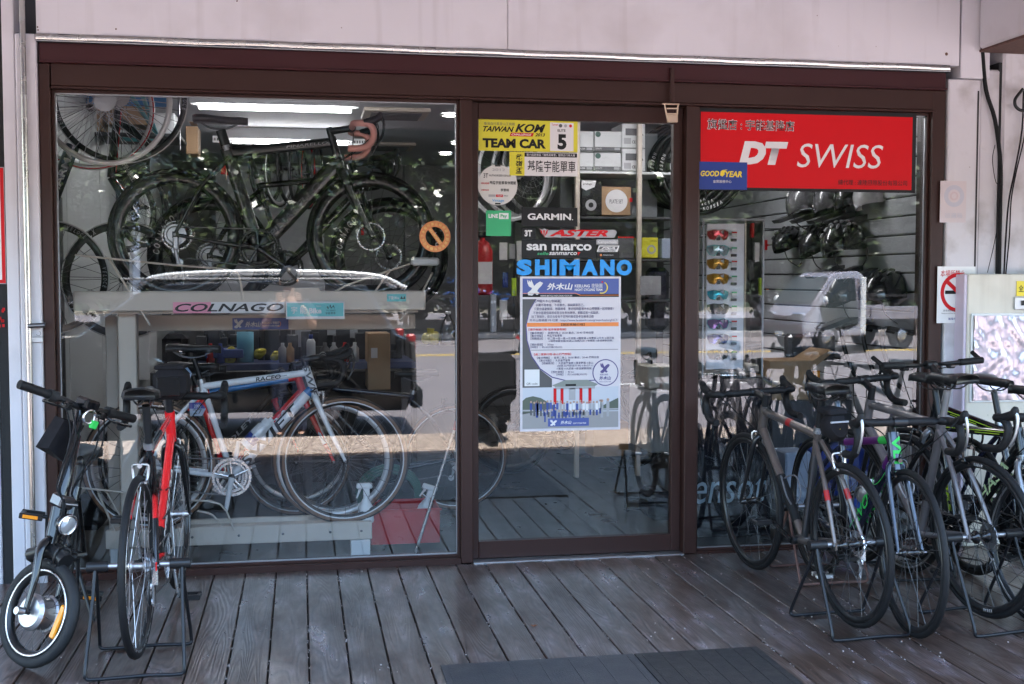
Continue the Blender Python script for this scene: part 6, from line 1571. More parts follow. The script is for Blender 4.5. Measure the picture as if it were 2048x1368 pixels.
def ex_(root, L):
    for (b0, b1) in ((.58, .61), (.63, .66), (.68, .71)):
        m = MB(L['X4'])
        for sg in (-1, 1):
            crown, fa, ax = L['crown'], L['fa'], L['ax']
            q = spline([crown + Vector((0, sg * .012, -.004)), crown - ax * .04 + Vector((0, sg * .036, 0)), crown.lerp(fa, .55) + Vector((0, sg * .043, 0)) - Vector((.008, 0, 0)), fa + Vector((0, sg * .05, 0))], 16)
            n = len(q) - 1; i0, i1 = int(b0 * n), max(int(b0 * n) + 1, int(b1 * n))
            m.tube(q[i0:i1 + 1], [.0142 * (1.15 - .45 * (i / n)) for i in range(i0, i1 + 1)], 8, .84, cap=False)
        m.build('stripe', 'ink_white', L['fk'])
E_['extra'] = ex_
on_stand('road_bike', 'black road bicycle with grey fork and cream green lettering facing the street', E_, (2.90, -.60), (2.985, -1.56), 0, R(-1), 'bicycles parked right of the door')
D_ = dict(frame='black_gloss', fork='fork_grey', rim='rim_black', rimd=.018, track='alu_dull', bars='flat', st=.47, sh=.66, hl=.15, dr=.024, tr=.02, slope=.08, steer=-6, stemup=38, stem=.11, crank=30, ns=28, tw=.017, lines_='lime', texts=[('top', 'CS12', .5, .75, .02, 'lime', -1)], spacer=.10)
on_stand('city_bike', 'black flat handlebar bicycle with lime lines at the right edge, back to the street', D_, (3.30, -1.40), (3.03, -.46), .02, R(-3), 'bicycles parked right of the door')
F_ = dict(frame='black_gloss', fork='black_gloss', rim='rim_black', track='alu_dull', bars='flat', st=.47, sh=.66, tw=.017, steer=10)
on_stand('city_bike', 'dark flat bar bicycle mostly out of view beyond the right edge', F_, (3.62, -.55), (3.55, -1.5), 0, R(-2), 'bicycles parked right of the door')
G_ = dict(frame='deep_navy', fork='black_gloss', rim='rim_black', tape='tape', st=.52, sh=.70, steer=6)
on_stand('road_bike', 'black drop bar bicycle squeezed between the grey one and the right edge', G_, (3.20, -.70), (3.22, -1.66), 0, R(2), 'bicycles parked right of the door')
# the red one on the left
def rx_(root, L):
    c = L['ht'] + Vector((-.0, 0, .085))
    m = MB(); m.box(c + Vector((-.07, -.078, -.03)), c + Vector((.11, .062, .105)), .034)
    b = m.build('bar_bag', 'fabric', root)
    MB().box(c + Vector((-.076, -.055, -.01)), c + Vector((-.068, .04, .07)), .004).build('clear_window', 'black_gloss', b)
    MB().box(c + Vector((-.055, -.07, .10)), c + Vector((.10, .055, .118)), .01).build('bag_lid', 'fabric', b)
RD = dict(frame='red_paint', fork='black_gloss', rim='rim_black', rimd=.018, track='alu', tape='tape', st=.50, sh=.70, hl=.15, dr=.027, tr=.017, flat=.66, slope=.0, steer=0, spoke='spoke', sr=.0014, ns=24, crank=-80, hub='alu_dull', mech='alu', crankm='alu', ring='alu', pr=.0155, spacer=.05, stem=.10, stemup=0,
          texts=[('down', 'MERIDA', .15, .72, .042, 'ink_white', -1), ('down', 'MERIDA', .15, .72, .042, 'ink_white', 1)], stripes=[('seat', .0, 1., 'black_gloss', 1.02), ('top', .0, .5, 'black_gloss', 1.01), ('down', 0, .22, 'black_gloss', 1.01)], cage='black_gloss', extra=rx_, brk='alu_dull')
rb_ = on_stand('road_bike', 'red and black racing bicycle with a bar bag, on a black stand at left', RD, (-.600, -1.40), (-.556, -.42), .035, R(0))
MB().tube([(-.012, 0, .0), (.0, 0, .0)], .001)
# black stays over the red frame
m = MB(); stop = Vector((.408, 0, .27)) + Vector((-.29, 0, .957)).normalized() * .5
for sg in (-1, 1):
    da = Vector((0, sg * .064, RW)); bb = Vector((.408, 0, .27))
    m.tube(spline([stop - Vector((-.29, 0, .957)) * .05 + Vector((-.005, sg * .012, 0)), stop * .55 + da * .45 + Vector((-.01, sg * .012, 0)), da], 3), .0115, 8)
    m.tube(spline([bb + Vector((0, sg * .028, 0)), bb * .6 + Vector((0, 0, RW)) * .4 + Vector((0, sg * .042, -.004)), da], 3), .0145, 8)
o = m.build('stays', 'black_gloss'); o.parent = rb_
# stands
axle_stand('black stand under the rear wheel of the red bicycle', Vector((-.600, -1.38, .371)), R(91))
axle_stand('black stand under the titanium bicycle rear wheel', Vector((2.215, -1.42, .348)), R(93))
axle_stand('worn black stand under the grey bicycle rear wheel', Vector((2.785, -1.46, .366)), R(97))
axle_stand('rusty brown stand under the back of the purple lined bicycle', Vector((2.455, -.60, .34)), R(90), 'rust')
axle_stand('dark stand under the back of the grey forked bicycle', Vector((2.90, -.62, .34)), R(85))
axle_stand('black stand under the flat bar bicycle at the right edge', Vector((3.30, -1.42, .36)), R(105))

# folding electric bicycle, turned to its left and leaning on its kickstand
def ebike():
    root = thing('folding_bike', 'black folding electric bicycle with small wheels and an orange reflector at lower left', 'bicycle', (0, 0, 0))
    r_ = .200; fa = Vector((0, 0, r_)); ra = Vector((-1.0, 0, r_)); bb = Vector((-.63, 0, .27))
    ax = Vector((-.27, 0, .963)); hb = Vector((-.085, 0, .47)); ht = hb + ax * .11
    X4 = Matrix.Translation(hb) @ Matrix.Rotation(R(45), 4, ax) @ Matrix.Translation(-hb)
    sp = dict(R=r_, tw=.022, rimd=.022, rim='rim_black', tyre='rubber_grey', track='alu', ns=20, seg=48, spoke='spoke_black', sr=.0014)
    fw = wheel(root, fa, sp, False, X4)
    m = MB(X4); m.ring(fa, [(0, -.050), (.055, -.048), (.062, -.042), (.068, -.036), (.068, -.030), (.060, -.026), (.060, .026), (.068, .030), (.068, .036), (.062, .042), (.055, .048), (0, .050)], 30, closedp=False, smooth=False)
    m.build('hub_motor', 'alu_dull', fw)
    m = MB(X4)
    for i in range(12):
        a = i * math.pi / 6
        for sy in (-.0365, .0365): m.ell(fa + Vector((math.cos(a) * .063, sy, math.sin(a) * .063)), (.0035, .003, .0035), 6, 4)
    m.build('bolt', 'steel_dark', fw)
    m = MB(X4); m.box(fa + Vector((.100, -.010, -.055)), fa + Vector((.128, .012, .070)), .006); m.build('reflector', 'orange_plastic', fw)
    wheel(root, ra, dict(sp, track=None), True)
    m = MB(X4)
    m.tube([hb - ax * .03, hb + ax * .01], .026, 12)
    for sg in (-1, 1): m.tube(spline([hb + Vector((0, sg * .015, -.01)), hb - ax * .05 + Vector((.01, sg * .055, 0)), fa + Vector((-.02, sg * .063, .12)), fa + Vector((0, sg * .063, 0))], 4), [.021, .022, .023, .022, .021, .019, .018, .017, .016, .015, .014, .013, .013], 8, .7)
    fk = m.build('fork', 'black_gloss', root)
    MB(X4).tube([fa + Vector((0, -.085, 0)), fa + Vector((0, .085, 0))], .010, 10, ref=(1, 0, 0)).build('axle', 'black_satin', root)
    for sg in (-1, 1): MB(X4).tube([fa + Vector((0, sg * .075, 0)), fa + Vector((0, sg * .105, 0))], .014, 10, ref=(1, 0, 0)).build('axle_nut', 'alu_dull', fk)
    brake(root, fa + Vector((-.015, 0, .235)), 'black_satin', X4, .9)
    MB(X4).tube(spline([fa + Vector((.03, 0, .21)), fa + Vector((-.06, 0, .225)), fa + Vector((-.16, 0, .17))], 4), .03, 8, flat=1.1).build('mudguard', 'black_satin', root)
    MB().tube([hb, ht], .030, 14).build('head_tube', 'black_gloss', root)
    m = MB(); m.tube([ht - ax * .05, Vector((-.3, 0, .42)), bb + Vector((-.0, 0, .05))], [.035, .042, .04], 12, .75); m.tube([bb, Vector((-.72, 0, .55))], .022, 10)
    for sg in (-1, 1): m.tube([bb + Vector((0, sg * .03, 0)), ra + Vector((0, sg * .065, 0))], .012, 8); m.tube([Vector((-.70, sg * .02, .5)), ra + Vector((0, sg * .065, 0))], .010, 8)
    m.build('frame', 'black_gloss', root)
    m = MB(X4); m.box(ht + Vector((-.034, -.034, .002)), ht + Vector((.034, .034, .05)), .008); m.tube([ht + Vector((.03, -.03, .02)), ht + Vector((.05, .03, .03))], .008, 8); m.build('fold_hinge', 'steel_dark', root)
    top = ht + ax * .39
    MB(X4).tube([ht + ax * .04, ht + ax * .28, ht + ax * .285, top], [.024, .023, .018, .017], 14).build('stem_post', 'black_gloss', root)
    # headlight
    hl_ = ht + Vector((.062, 0, -.045)); m = MB(X4); m.lathe(hl_ + Vector((-.03, 0, 0)), [(0, 0), (.03, .005), (.040, .03), (.042, .045), (.0, .045)], 20, 'x')
    hlt = m.build('headlight', 'black_gloss', root)
    MB(X4).lathe(hl_ + Vector((.016, 0, 0)), [(0, .008), (.02, .006), (.034, 0)], 20, 'x').build('lens', M('lamp_lens', (.7, .72, .75), .08, metal=.7), hlt)
    MB(X4).ring(hl_ + Vector((.014, 0, 0)), [(.034, 0), (.041, 0), (.041, .006), (.034, .006)], 24, 'x').build('bezel', 'chrome', hlt)
    # bar
    c = top + Vector((.01, 0, .0)); m = MB(X4); m.tube(spline([c + Vector((-.03, -.27, .015)), c + Vector((-.01, -.12, .012)), c, c + Vector((-.01, .12, .012)), c + Vector((-.03, .27, .015))], 4), .0125, 8)
    hbar = m.build('handlebar', 'black_satin', root)
    for sg in (-1, 1):
        MB(X4).tube([c + Vector((-.015, sg * .16, .013)), c + Vector((-.031, sg * .285, .016))], [.0175, .018], 12).build('grip', 'rubber', hbar)
        MB(X4).tube([c + Vector((-.012, sg * .125, .012)), c + Vector((-.016, sg * .158, .013))], .023, 12).build('shifter', 'rubber_grey', hbar)
        MB(X4).tube(spline([c + Vector((.01, sg * .10, .0)), c + Vector((.05, sg * .13, -.012)), c + Vector((.045, sg * .22, -.01))], 4), .0065, 6).build('brake_lever', 'black_gloss', hbar)
        MB(X4).box(c + Vector((-.01, sg * .07, -.02)), c + Vector((.035, sg * .10, .01)), .006).build('clamp', 'black_gloss', hbar)
    MB(X4).box(c + Vector((-.02, -.035, .0)), c + Vector((.05, .04, .045)), .012).build('display_unit', 'black_gloss', hbar)
    MB(X4).ring(c + Vector((.055, -.0, -.02)), [(.022, -.004), (.03, -.004), (.03, .004), (.022, .004)], 20, 'x').build('bell', 'chrome', hbar)
    MB(X4).box(c + Vector((.05, .016, -.060)), c + Vector((.066, .046, -.028)), .003).build('lime_clip', 'neon_green', hbar)
    m = MB(X4); cc = c + Vector((-.065, .015, -.125))
    m.add([cc + Vector(p) for p in ((-.03, -.045, .06), (.03, -.045, .06), (.03, .055, .06), (-.03, .055, .06), (-.03, -.075, -.075), (.035, -.07, -.06), (.035, .03, -.10), (-.03, .035, -.10))], [(0, 1, 2, 3), (7, 6, 5, 4), (0, 4, 5, 1), (1, 5, 6, 2), (2, 6, 7, 3), (3, 7, 4, 0)])
    m.build('hanging_bag', 'fabric', root)
    m = MB(X4)
    for k_, (y0_, y1_) in enumerate(((-.09, -.04), (-.06, -.03), (.07, .035), (.10, .04))):
        m.tube(spline([c + Vector((.02, y0_, -.01)), c + Vector((.09, y0_ * .8, -.12)), c + Vector((.08, y1_, -.3)), ht + Vector((.05, y1_ * .8, .02)), hb + Vector((.04, y1_ * .6, -.02))], 5), .0032, 5)
    m.build('cable', 'black_matte', root)
    MB().tube([Vector((-.72, 0, .52)), Vector((-.77, 0, .66))], .016, 10).build('seatpost', 'black_satin', root); saddle(root, (-.77, 0, .68), 'black_satin', 1.05)
    cs = MB().tube([bb + Vector((0, -.06, 0)), bb + Vector((0, .06, 0))], .02, 10, ref=(1, 0, 0)).build('crankset', 'black_satin', root)
    MB().ring(bb + Vector((0, -.05, 0)), [(.055, -.002), (.075, -.002), (.075, .002), (.055, .002)], 30).build('chainring', 'black_gloss', cs)
    d = Vector((math.cos(R(78)), 0, math.sin(R(78)))) * .165
    for sg, dd in ((-1, d), (1, -d)):
        e = bb + dd + Vector((0, sg * .085, 0))
        MB().tube([bb + Vector((0, sg * .065, 0)), e], [.014, .011], 8, flat=.6).build('crank_arm', 'black_satin', cs)
        m = MB(); m.box(e + Vector((-.045, sg * .012, -.012)), e + Vector((-.028, sg * .105, .012)), .003).box(e + Vector((.028, sg * .012, -.012)), e + Vector((.045, sg * .105, .012)), .003).box(e + Vector((-.028, sg * .085, -.01)), e + Vector((.028, sg * .105, .01)), .003)
        m.tube([e, e + Vector((0, sg * .1, 0))], .009, 8, ref=(1, 0, 0)); pd = m.build('pedal', 'black_satin', cs)
        for sx in (-1, 1): MB().box(e + Vector((sx * .046, sg * .03, -.007)), e + Vector((sx * .0495, sg * .09, .007)), .001).build('reflector', 'orange_plastic', cs)
    m = MB(); m.tube([bb + Vector((-.05, .05, -.02)), Vector((-.55, .20, -.02 + .0))], .009, 8); m.build('kickstand', 'black_satin', root)
    root.location = (-1.01, -1.335, .0)
    root.rotation_euler = (Matrix.Rotation(R(-86), 4, 'Z') @ Matrix.Rotation(R(-11), 4, 'X')).to_euler()
ebike()

# rubber mats at the bottom of the view
a, b, c = gd(880, 1332, .006), gd(1270, 1311, .006), gd(1522, 1299, .006)
for (p, q, lab, mt) in ((a, b, 'greyish rubber mat lying on the deck at the bottom of the view', 'mat_rubber_light'), (b, c, 'darker scuffed rubber mat butted against the greyish one', 'mat_rubber')):
    m = MB(); yt = -1.62
    m.box((p.x + .002, -3.3, .002), (q.x - .002, yt, .008), .002)
    ro_ = m.solo('rubber_mat', lab, 'mat', mt)
    m = MB()
    for k in range(7):
        xx = p.x + .03 + (q.x - p.x - .06) * k / 6
        m.box((xx - .004, -3.28, .0082), (xx + .004, yt - .02, .0096))
    rr_ = m.build('ribs', mt); rr_.parent = ro_; rr_.location = -ro_.location
q = gd(1068, 1252, .002); m = MB()
for k in range(6): a_ = k * 1.05; m.tube([q, q + Vector((math.cos(a_) * .015, math.sin(a_) * .012, .004 + .004 * math.sin(k * 3)))], [.003, .001], 5)
m.solo('dry_leaf', 'small curled brown dead leaf lying on a plank before the door', 'leaf', M('leaf_brown', (.20, .07, .03), .8))

# ================================================================== THE STREET (seen mirrored in the glass)
# canopy over the deck
cn = thing('street_canopy', 'flat white canopy roof over the deck between shopfront and kerb', 'canopy', (1, -2, 2.6))
MB().box((-8, -2.92, 2.95), (12, -.09, 3.05), .004).build('roof', 'wall_white', cn)
MB().box((-8, -2.97, 2.55), (12, -2.85, 3.10), .004).build('edge_beam', 'wall_white', cn)
m = MB(); n = 60
for i in range(n):
    xa = -8 + 20 * i / n; w_ = 20 / n
    m.prism([(xa, -3.00, 2.56), (xa + w_, -3.00, 2.56), (xa + w_, -3.00, 2.39), (xa + w_ * .8, -3.00, 2.36), (xa + w_ * .5, -3.00, 2.345), (xa + w_ * .2, -3.00, 2.36), (xa, -3.00, 2.39)], (0, .006, 0))
m.build('valance', M('valance', (.10, .16, .12), .8), cn)
for x in (-3.4, 5.6): MB().box((x - .12, -2.84, -.02), (x + .12, -2.62, 2.95), .01).solo('canopy_post', 'white canopy post at the %s end of the deck' % ('left' if x < 0 else 'right'), 'post', 'wall_white')
# building above, for the shade it throws
bd = thing('building_front', 'pale upper storeys of the building above the shop', 'building', (1, .3, 4.6))
MB().box((-12, .12, 4.62), (16, 9, 9.0), .02).build('wall', 'wall_white', bd)
for i in range(6):
    f = MB().box((-10 + i * 4.2, .05, 5.6), (-8 + i * 4.2, .119, 7.4), .01).build('window', 'beige_steel', bd); MB().box((-9.9 + i * 4.2, .04, 5.7), (-8.1 + i * 4.2, .049, 7.3)).build('pane', 'black_gloss', f)
for s_, xa, xb in ((0, -12, BX0 - .2), (1, BX1 + .2, 16)):
    MB().box((xa if s_ == 0 else 5.62, .12 , -.2), (xb if s_ == 0 else xb, 9, 4.61), .02).build('wall', 'wall_white', bd)
MB().box((BX0 - .2, BY + .12, -.2), (BX1 + 2.2, 9, 4.61)).build('wall', 'wall_white', bd)

def car(name, label, cat, paint, L, W, H, gz, prof, glassy, loc, yaw, rails=False, dark='black_gloss'):
    t = thing(name, label, cat, (0, 0, 0))
    # lower body and cabin lofted across the width
    def loft(pr, w0, w1, nm, mat, z0, par=t):
        m = MB(); vs = []; n = len(pr)
        for (sy) in (-1, -.93, .93, 1):
            for (x, z) in pr:
                k = (z - z0) / max(.01, (H - z0)); k = max(0, min(1, k))
                w_ = w0 + (w1 - w0) * k
                ins = .04 if abs(sy) == 1 else 0
                cx_ = sum(p[0] for p in pr) / n; cz_ = sum(p[1] for p in pr) / n
                vs.append((x + (cx_ - x) * ins * .5, sy * w_ / 2, z + (cz_ - z) * ins))
        fs = []
        for j in range(3):
            for i in range(n): fs.append((j * n + i, j * n + (i + 1) % n, (j + 1) * n + (i + 1) % n, (j + 1) * n + i))
        fs += [tuple(range(n))[::-1], tuple(range(3 * n, 4 * n))]
        m.add(vs, fs); return m.build(nm, mat, par)
    body = loft(prof, W, W * .80, 'body', paint, gz)
    for nm, poly_ in glassy:
        for sy in (-1, 1):
            m = MB(); P_ = []
            for (x, z) in poly_:
                k = max(0, min(1, (z - gz) / (H - gz))); w_ = W + (W * .80 - W) * k
                P_.append((x, sy * (w_ / 2 + .004), z))
            m.prism(P_, (0, -sy * .01, 0)); m.build(nm, dark, t)
    for x in (L * .19, L * .80):
        for sy in (-1, 1):
            wt = MB().ring((x, sy * (W / 2 - .10), .32), [(.19, -.1), (.30, -.1), (.325, -.08), (.325, .08), (.30, .1), (.19, .1)], 24).build('wheel', 'rubber', t)
            MB().lathe((x, sy * (W / 2 - .10), .32), [(0, sy * .085), (.06, sy * .09), (.19, sy * .07), (.19, 0)], 16, 'y').build('rim', 'alu_dull', wt)
            MB().ring((x, sy * (W / 2 - .10), .32), [(.36, -.06), (.40, -.06), (.40, .106), (.36, .106)], 20, a0=0, a1=180).build('wheel_arch', 'black_matte', t)
    if rails:
        for sy in (-1, 1):
            m = MB(); m.tube(spline([(L * .38, sy * W * .33, H - .10), (L * .44, sy * W * .33, H + .03), (L * .66, sy * W * .33, H + .075), (L * .90, sy * W * .33, H + .04), (L * .985, sy * W * .33, H - .10)], 5), .03, 8); m.build('roof_rail', M('rail_silver', (.75, .75, .76), .3, metal=.3), t)
        m = MB(); m.box((L * .35, -W * .36, H - .012), (L * .93, W * .36, H + .012), .01)  # pale panel stands in for the sky mirrored in the dark roof
        if sy > 0: m.build('roof_sheen_panel', M('roof_sky_sheen', (.42, .42, .44), .2, metal=.6, coat=.5), t)
    t['_loc'] = loc; t['_yaw'] = yaw
    return t
def place(t):
    t.location = t['_loc']; t.rotation_euler = (0, 0, t['_yaw']); del t['_loc']; del t['_yaw']
# SUV parked right behind the photographer
def suv():
    L, W, H = 4.6, 1.8, 1.66
    prof = [(.05, .30), (0, .55), (.03, .82), (.15, .93), (1.15, 1.03), (1.75, 1.50), (2.1, 1.62), (3.2, 1.66), (4.1, 1.60), (4.42, 1.08), (4.6, 1.0), (4.62, .5), (4.5, .28)]
    gl_ = [('side_window', [(1.45, 1.06), (1.85, 1.48), (2.35, 1.54), (2.35, 1.06)]), ('side_window', [(2.42, 1.06), (2.42, 1.55), (3.2, 1.55), (3.2, 1.06)]), ('side_window', [(3.27, 1.06), (3.27, 1.54), (3.95, 1.48), (4.15, 1.1)])]
    xr = refl(832, 700, 6.35).x
    t = car('parked_suv', 'black suv with silver roof rails parked at the kerb behind the photographer', 'car', 'black_gloss', L, W, H, .95, prof, gl_, (xr - L, -7.3, -.22), 0, True)
    for sy in (-1, 1):
        MB().box((4.52, sy * .74 - .09, .90), (4.61, sy * .74 + .09, 1.08), .03).build('tail_light', 'red_plastic', t)
        MB().box((-.02, sy * .62 - .16, .62), (.1, sy * .62 + .16, .80), .02).build('headlight', 'chrome', t)
        for x in (1.7, 2.7): MB().box((x + .5, sy * .885 - .012, .90), (x + .64, sy * .885 + .012, .93), .004).build('door_handle', 'chrome', t)
    MB().box((4.55, -.85, .30), (4.68, .85, .52), .03).build('bumper', 'black_matte', t)
    MB().box((-.08, -.82, .30), (.06, .82, .52), .03).build('bumper', 'black_matte', t)
    place(t)
suv()
# photographed as silver van in the right window
def van():
    L, W, H = 3.7, 1.52, 1.86
    prof = [(.04, .30), (-.02, .52), (.03, .82), (.30, 1.08), (.82, 1.70), (1.02, 1.82), (1.70, 1.86), (1.84, 1.78), (1.84, .34)]
    gl_ = [('door_opening', [(.62, .50), (.50, 1.06), (.98, 1.66), (1.56, 1.70), (1.60, .62), (1.30, .50)])]
    c = refl(1566, 640, 20.2)
    t = car('silver_flatbed', 'silver flatbed truck cab with dark windscreen standing on the road', 'truck', M('van_silver', (.36, .33, .38), .25, metal=.4, coat=.5), L, W, H, .9, prof, gl_, (c.x, -20.2, -.22), R(-14))
    m = MB(); m.prism([(.29, -.66, 1.12), (.80, -.60, 1.70), (.80, .60, 1.70), (.29, .66, 1.12)], (-.03, 0, .025)); m.build('windscreen', M('tinted_glass', (.012, .02, .02), .3, spec=.3), t)
    for sy in (-1, 1):
        MB().box((-.03, sy * .52 - .19, .68), (.12, sy * .52 + .19, .90), .05).build('headlight', 'chrome', t)
        MB().ell((.50, sy * .90, 1.18), (.06, .09, .10), 8, 6).build('mirror', 'white', t)
        MB().box((1.66, sy * .735 - .03, .40), (1.82, sy * .735 + .03, 1.72), .02).build('rear_pillar', 'white', t)
        MB().box((1.95, sy * .76 - .03, .72), (3.7, sy * .76 + .03, 1.02), .01).build('cargo_side', 'van_silver', t)
    MB().box((1.95, -.74, .66), (3.7, .74, .72), .01).build('cargo_floor', 'ink_dgrey', t)
    MB().box((-.05, -.32, .70), (.02, .32, .82), .02).build('grille', 'maroon', t)
    MB().box((-.09, -.72, .30), (.08, .72, .62), .05).build('bumper', 'maroon', t)
    MB().box((-.10, -.60, .34), (-.085, .60, .50), .005).build('air_intake', 'black_matte', t)
    MB().box((-.115, -.16, .36), (-.101, .16, .46)).build('number_plate', 'white', t)
    place(t)
van()
def truck(label, px, Y, mat):
    c = refl(px, 600, Y); t = thing('small_truck', label, 'truck', (0, 0, 0))
    m = MB(); m.box((0, -.8, .5), (1.4, .8, 1.9), .12); m.build('cab', mat, t)
    MB().box((1.45, -.85, .75), (3.9, .85, 1.2), .03).build('cargo_bed', mat, t); MB().box((1.3, -.6, .5), (3.9, .6, .72), .02).build('chassis', 'int_dark', t)
    MB().box((-.01, -.7, 1.2), (.02, .7, 1.75), .005).build('windscreen', 'black_gloss', t)
    for sy in (-1, 1): MB().box((.3, sy * .81 - .005, 1.2), (1.1, sy * .81 + .005, 1.7), .002).build('side_window', 'black_gloss', t)
    for x in (.6, 3.2):
        for sy in (-1, 1): MB().lathe((x, sy * .7, .3), [(0, -.09), (.3, -.09), (.3, .09), (0, .09)], 20, 'y').build('wheel', 'rubber', t)
    t.location = (c.x, c.y, -.22); return t
truck('bright blue small truck on the far lane left of the door', 890, 45, M('truck_blue', (.02, .12, .50), .3, coat=.4))

# figures: one skinned body each
def body(name, label, joints, edges, rad, loc, yaw, skin='skin', root_i=0, extra=None, cat='person'):
    me = bpy.data.meshes.new(name); me.from_pydata([Vector(j) for j in joints], edges, [])
    o = bpy.data.objects.new(name, me); COL.objects.link(o)
    md = o.modifiers.new('skin', 'SKIN'); md.use_smooth_shade = True
    lay = me.skin_vertices[0].data
    for i, r_ in enumerate(rad): lay[i].radius = (r_, r_) if not hasattr(r_, '__len__') else r_; lay[i].use_root = (i == root_i)
    s2 = o.modifiers.new('sub', 'SUBSURF'); s2.levels = 1; s2.render_levels = 1
    me.materials.append(_M[skin])
    o.location = loc; o.rotation_euler = (0, 0, yaw)
    tag(o, label, cat)
    return o
M('skin', (.42, .25, .18), .5); M('hair', (.012, .010, .010), .45); M('shirt_dark', (.03, .03, .04), .85); M('shirt_white', (.6, .6, .62), .8); M('trousers', (.04, .05, .09), .85)
# photographer, standing right behind the camera: faces +y
J = [(0, 0, .92), (0, .0, 1.12), (0, 0, 1.32), (0, .0, 1.44), (0, .01, 1.50), (0, .02, 1.60), (0, .02, 1.70),
     (-.18, 0, 1.40), (-.25, .12, 1.16), (-.13, .27, 1.40), (.18, 0, 1.40), (.25, .12, 1.16), (.13, .27, 1.40),
     (-.09, 0, .86), (-.10, .02, .48), (-.11, -.02, .08), (-.11, .12, .03), (.09, 0, .86), (.10, .02, .48), (.11, -.02, .08), (.11, .12, .03)]
Ed = [(0, 1), (1, 2), (2, 3), (3, 4), (4, 5), (5, 6), (2, 7), (7, 8), (8, 9), (2, 10), (10, 11), (11, 12), (0, 13), (13, 14), (14, 15), (15, 16), (0, 17), (17, 18), (18, 19), (19, 20)]
Rd = [(.14, .10), (.13, .10), (.15, .10), .06, .055, (.075, .09), (.07, .085), .055, .042, .026, .055, .042, .026, .085, .058, .042, .035, .085, .058, .042, .035]
PX = at(577, 600, 5.88).x
ph = body('person', 'photographer in a dark shirt holding a black camera up to the face', J, Ed, Rd, (PX, -6.28, -.22), 0)
ph.location.y = -6.33
hr = MB(); hr.ell((0, -.005, 1.70), (.088, .105, .10), 14, 10); hr.ell((0, -.03, 1.64), (.086, .09, .10), 12, 8); h_ = hr.build('hair', 'hair'); h_.parent = ph
nb = MB().ell((0, .115, 1.62), (.014, .02, .022), 8, 6).build('nose', 'skin'); nb.parent = ph
for sg in (-1, 1): e_ = MB().ell((sg * .088, .01, 1.63), (.012, .022, .032), 8, 6).build('ear', 'skin'); e_.parent = ph
tr_ = MB(); 
tr_.tube([(0, 0, .88), (0, 0, 1.0), (0, 0, 1.2), (0, 0, 1.36), (0, 0, 1.43)], [.15, .155, .175, .165, .085], 14, 1.25, ref=(1, 0, 0))
for sg in (-1, 1): tr_.tube([(sg * .14, 0, 1.40), (sg * .20, .03, 1.34), (sg * .235, .08, 1.24)], [.085, .075, .07], 10)
s_ = tr_.build('shirt', 'shirt_dark'); s_.parent = ph
tr_ = MB()
for sg in (-1, 1): tr_.tube([(sg * .07, 0, .98), (sg * .09, 0, .84), (sg * .10, .02, .48), (sg * .11, -.02, .12)], [.12, .105, .075, .06], 12)
s_ = tr_.build('trousers', 'trousers'); s_.parent = ph
for sg in (-1, 1):
    sh_ = MB().box((sg * .11 - .05, -.08, 0), (sg * .11 + .05, .20, .08), .03).build('shoe', 'black_matte'); sh_.parent = ph
    m = MB(); w0_ = Vector((sg * .13, .27, 1.40))
    m.ell(w0_ + Vector((-sg * .025, .025, .045)), (.022, .038, .045), 10, 8)
    for k in range(4):
        m.tube(spline([w0_ + Vector((-sg * .01, .03, .05 + .018 * k)), w0_ + Vector((-sg * .03, .07, .055 + .02 * k)), w0_ + Vector((-sg * .065, .085 - .004 * k, .058 + .02 * k))], 3), [.010, .010, .009, .009, .009, .009, .008], 6)
    m.tube(spline([w0_ + Vector((-sg * .02, .0, .03)), w0_ + Vector((-sg * .05, -.0, .05)), w0_ + Vector((-sg * .07, .01, .07))], 3), .010, 6)
    hd = m.build('hand', 'skin'); hd.parent = ph
cmr = thing('camera_body', 'black photo camera held in front of the photographer face', 'camera', (PX, -6.08, 1.34))
MB().box((PX - .07, -6.12, 1.355), (PX + .07, -6.03, 1.45), .012).build('body', 'black_matte', cmr); MB().box((PX - .03, -6.12, 1.45), (PX + .03, -6.05, 1.48), .01).build('viewfinder', 'black_matte', cmr)
MB().lathe((PX, -6.03, 1.40), [(.0, 0), (.04, 0), (.042, .07), (.036, .09), (.03, .09), (0, .08)], 20, 'y').build('objective', 'black_gloss', cmr)

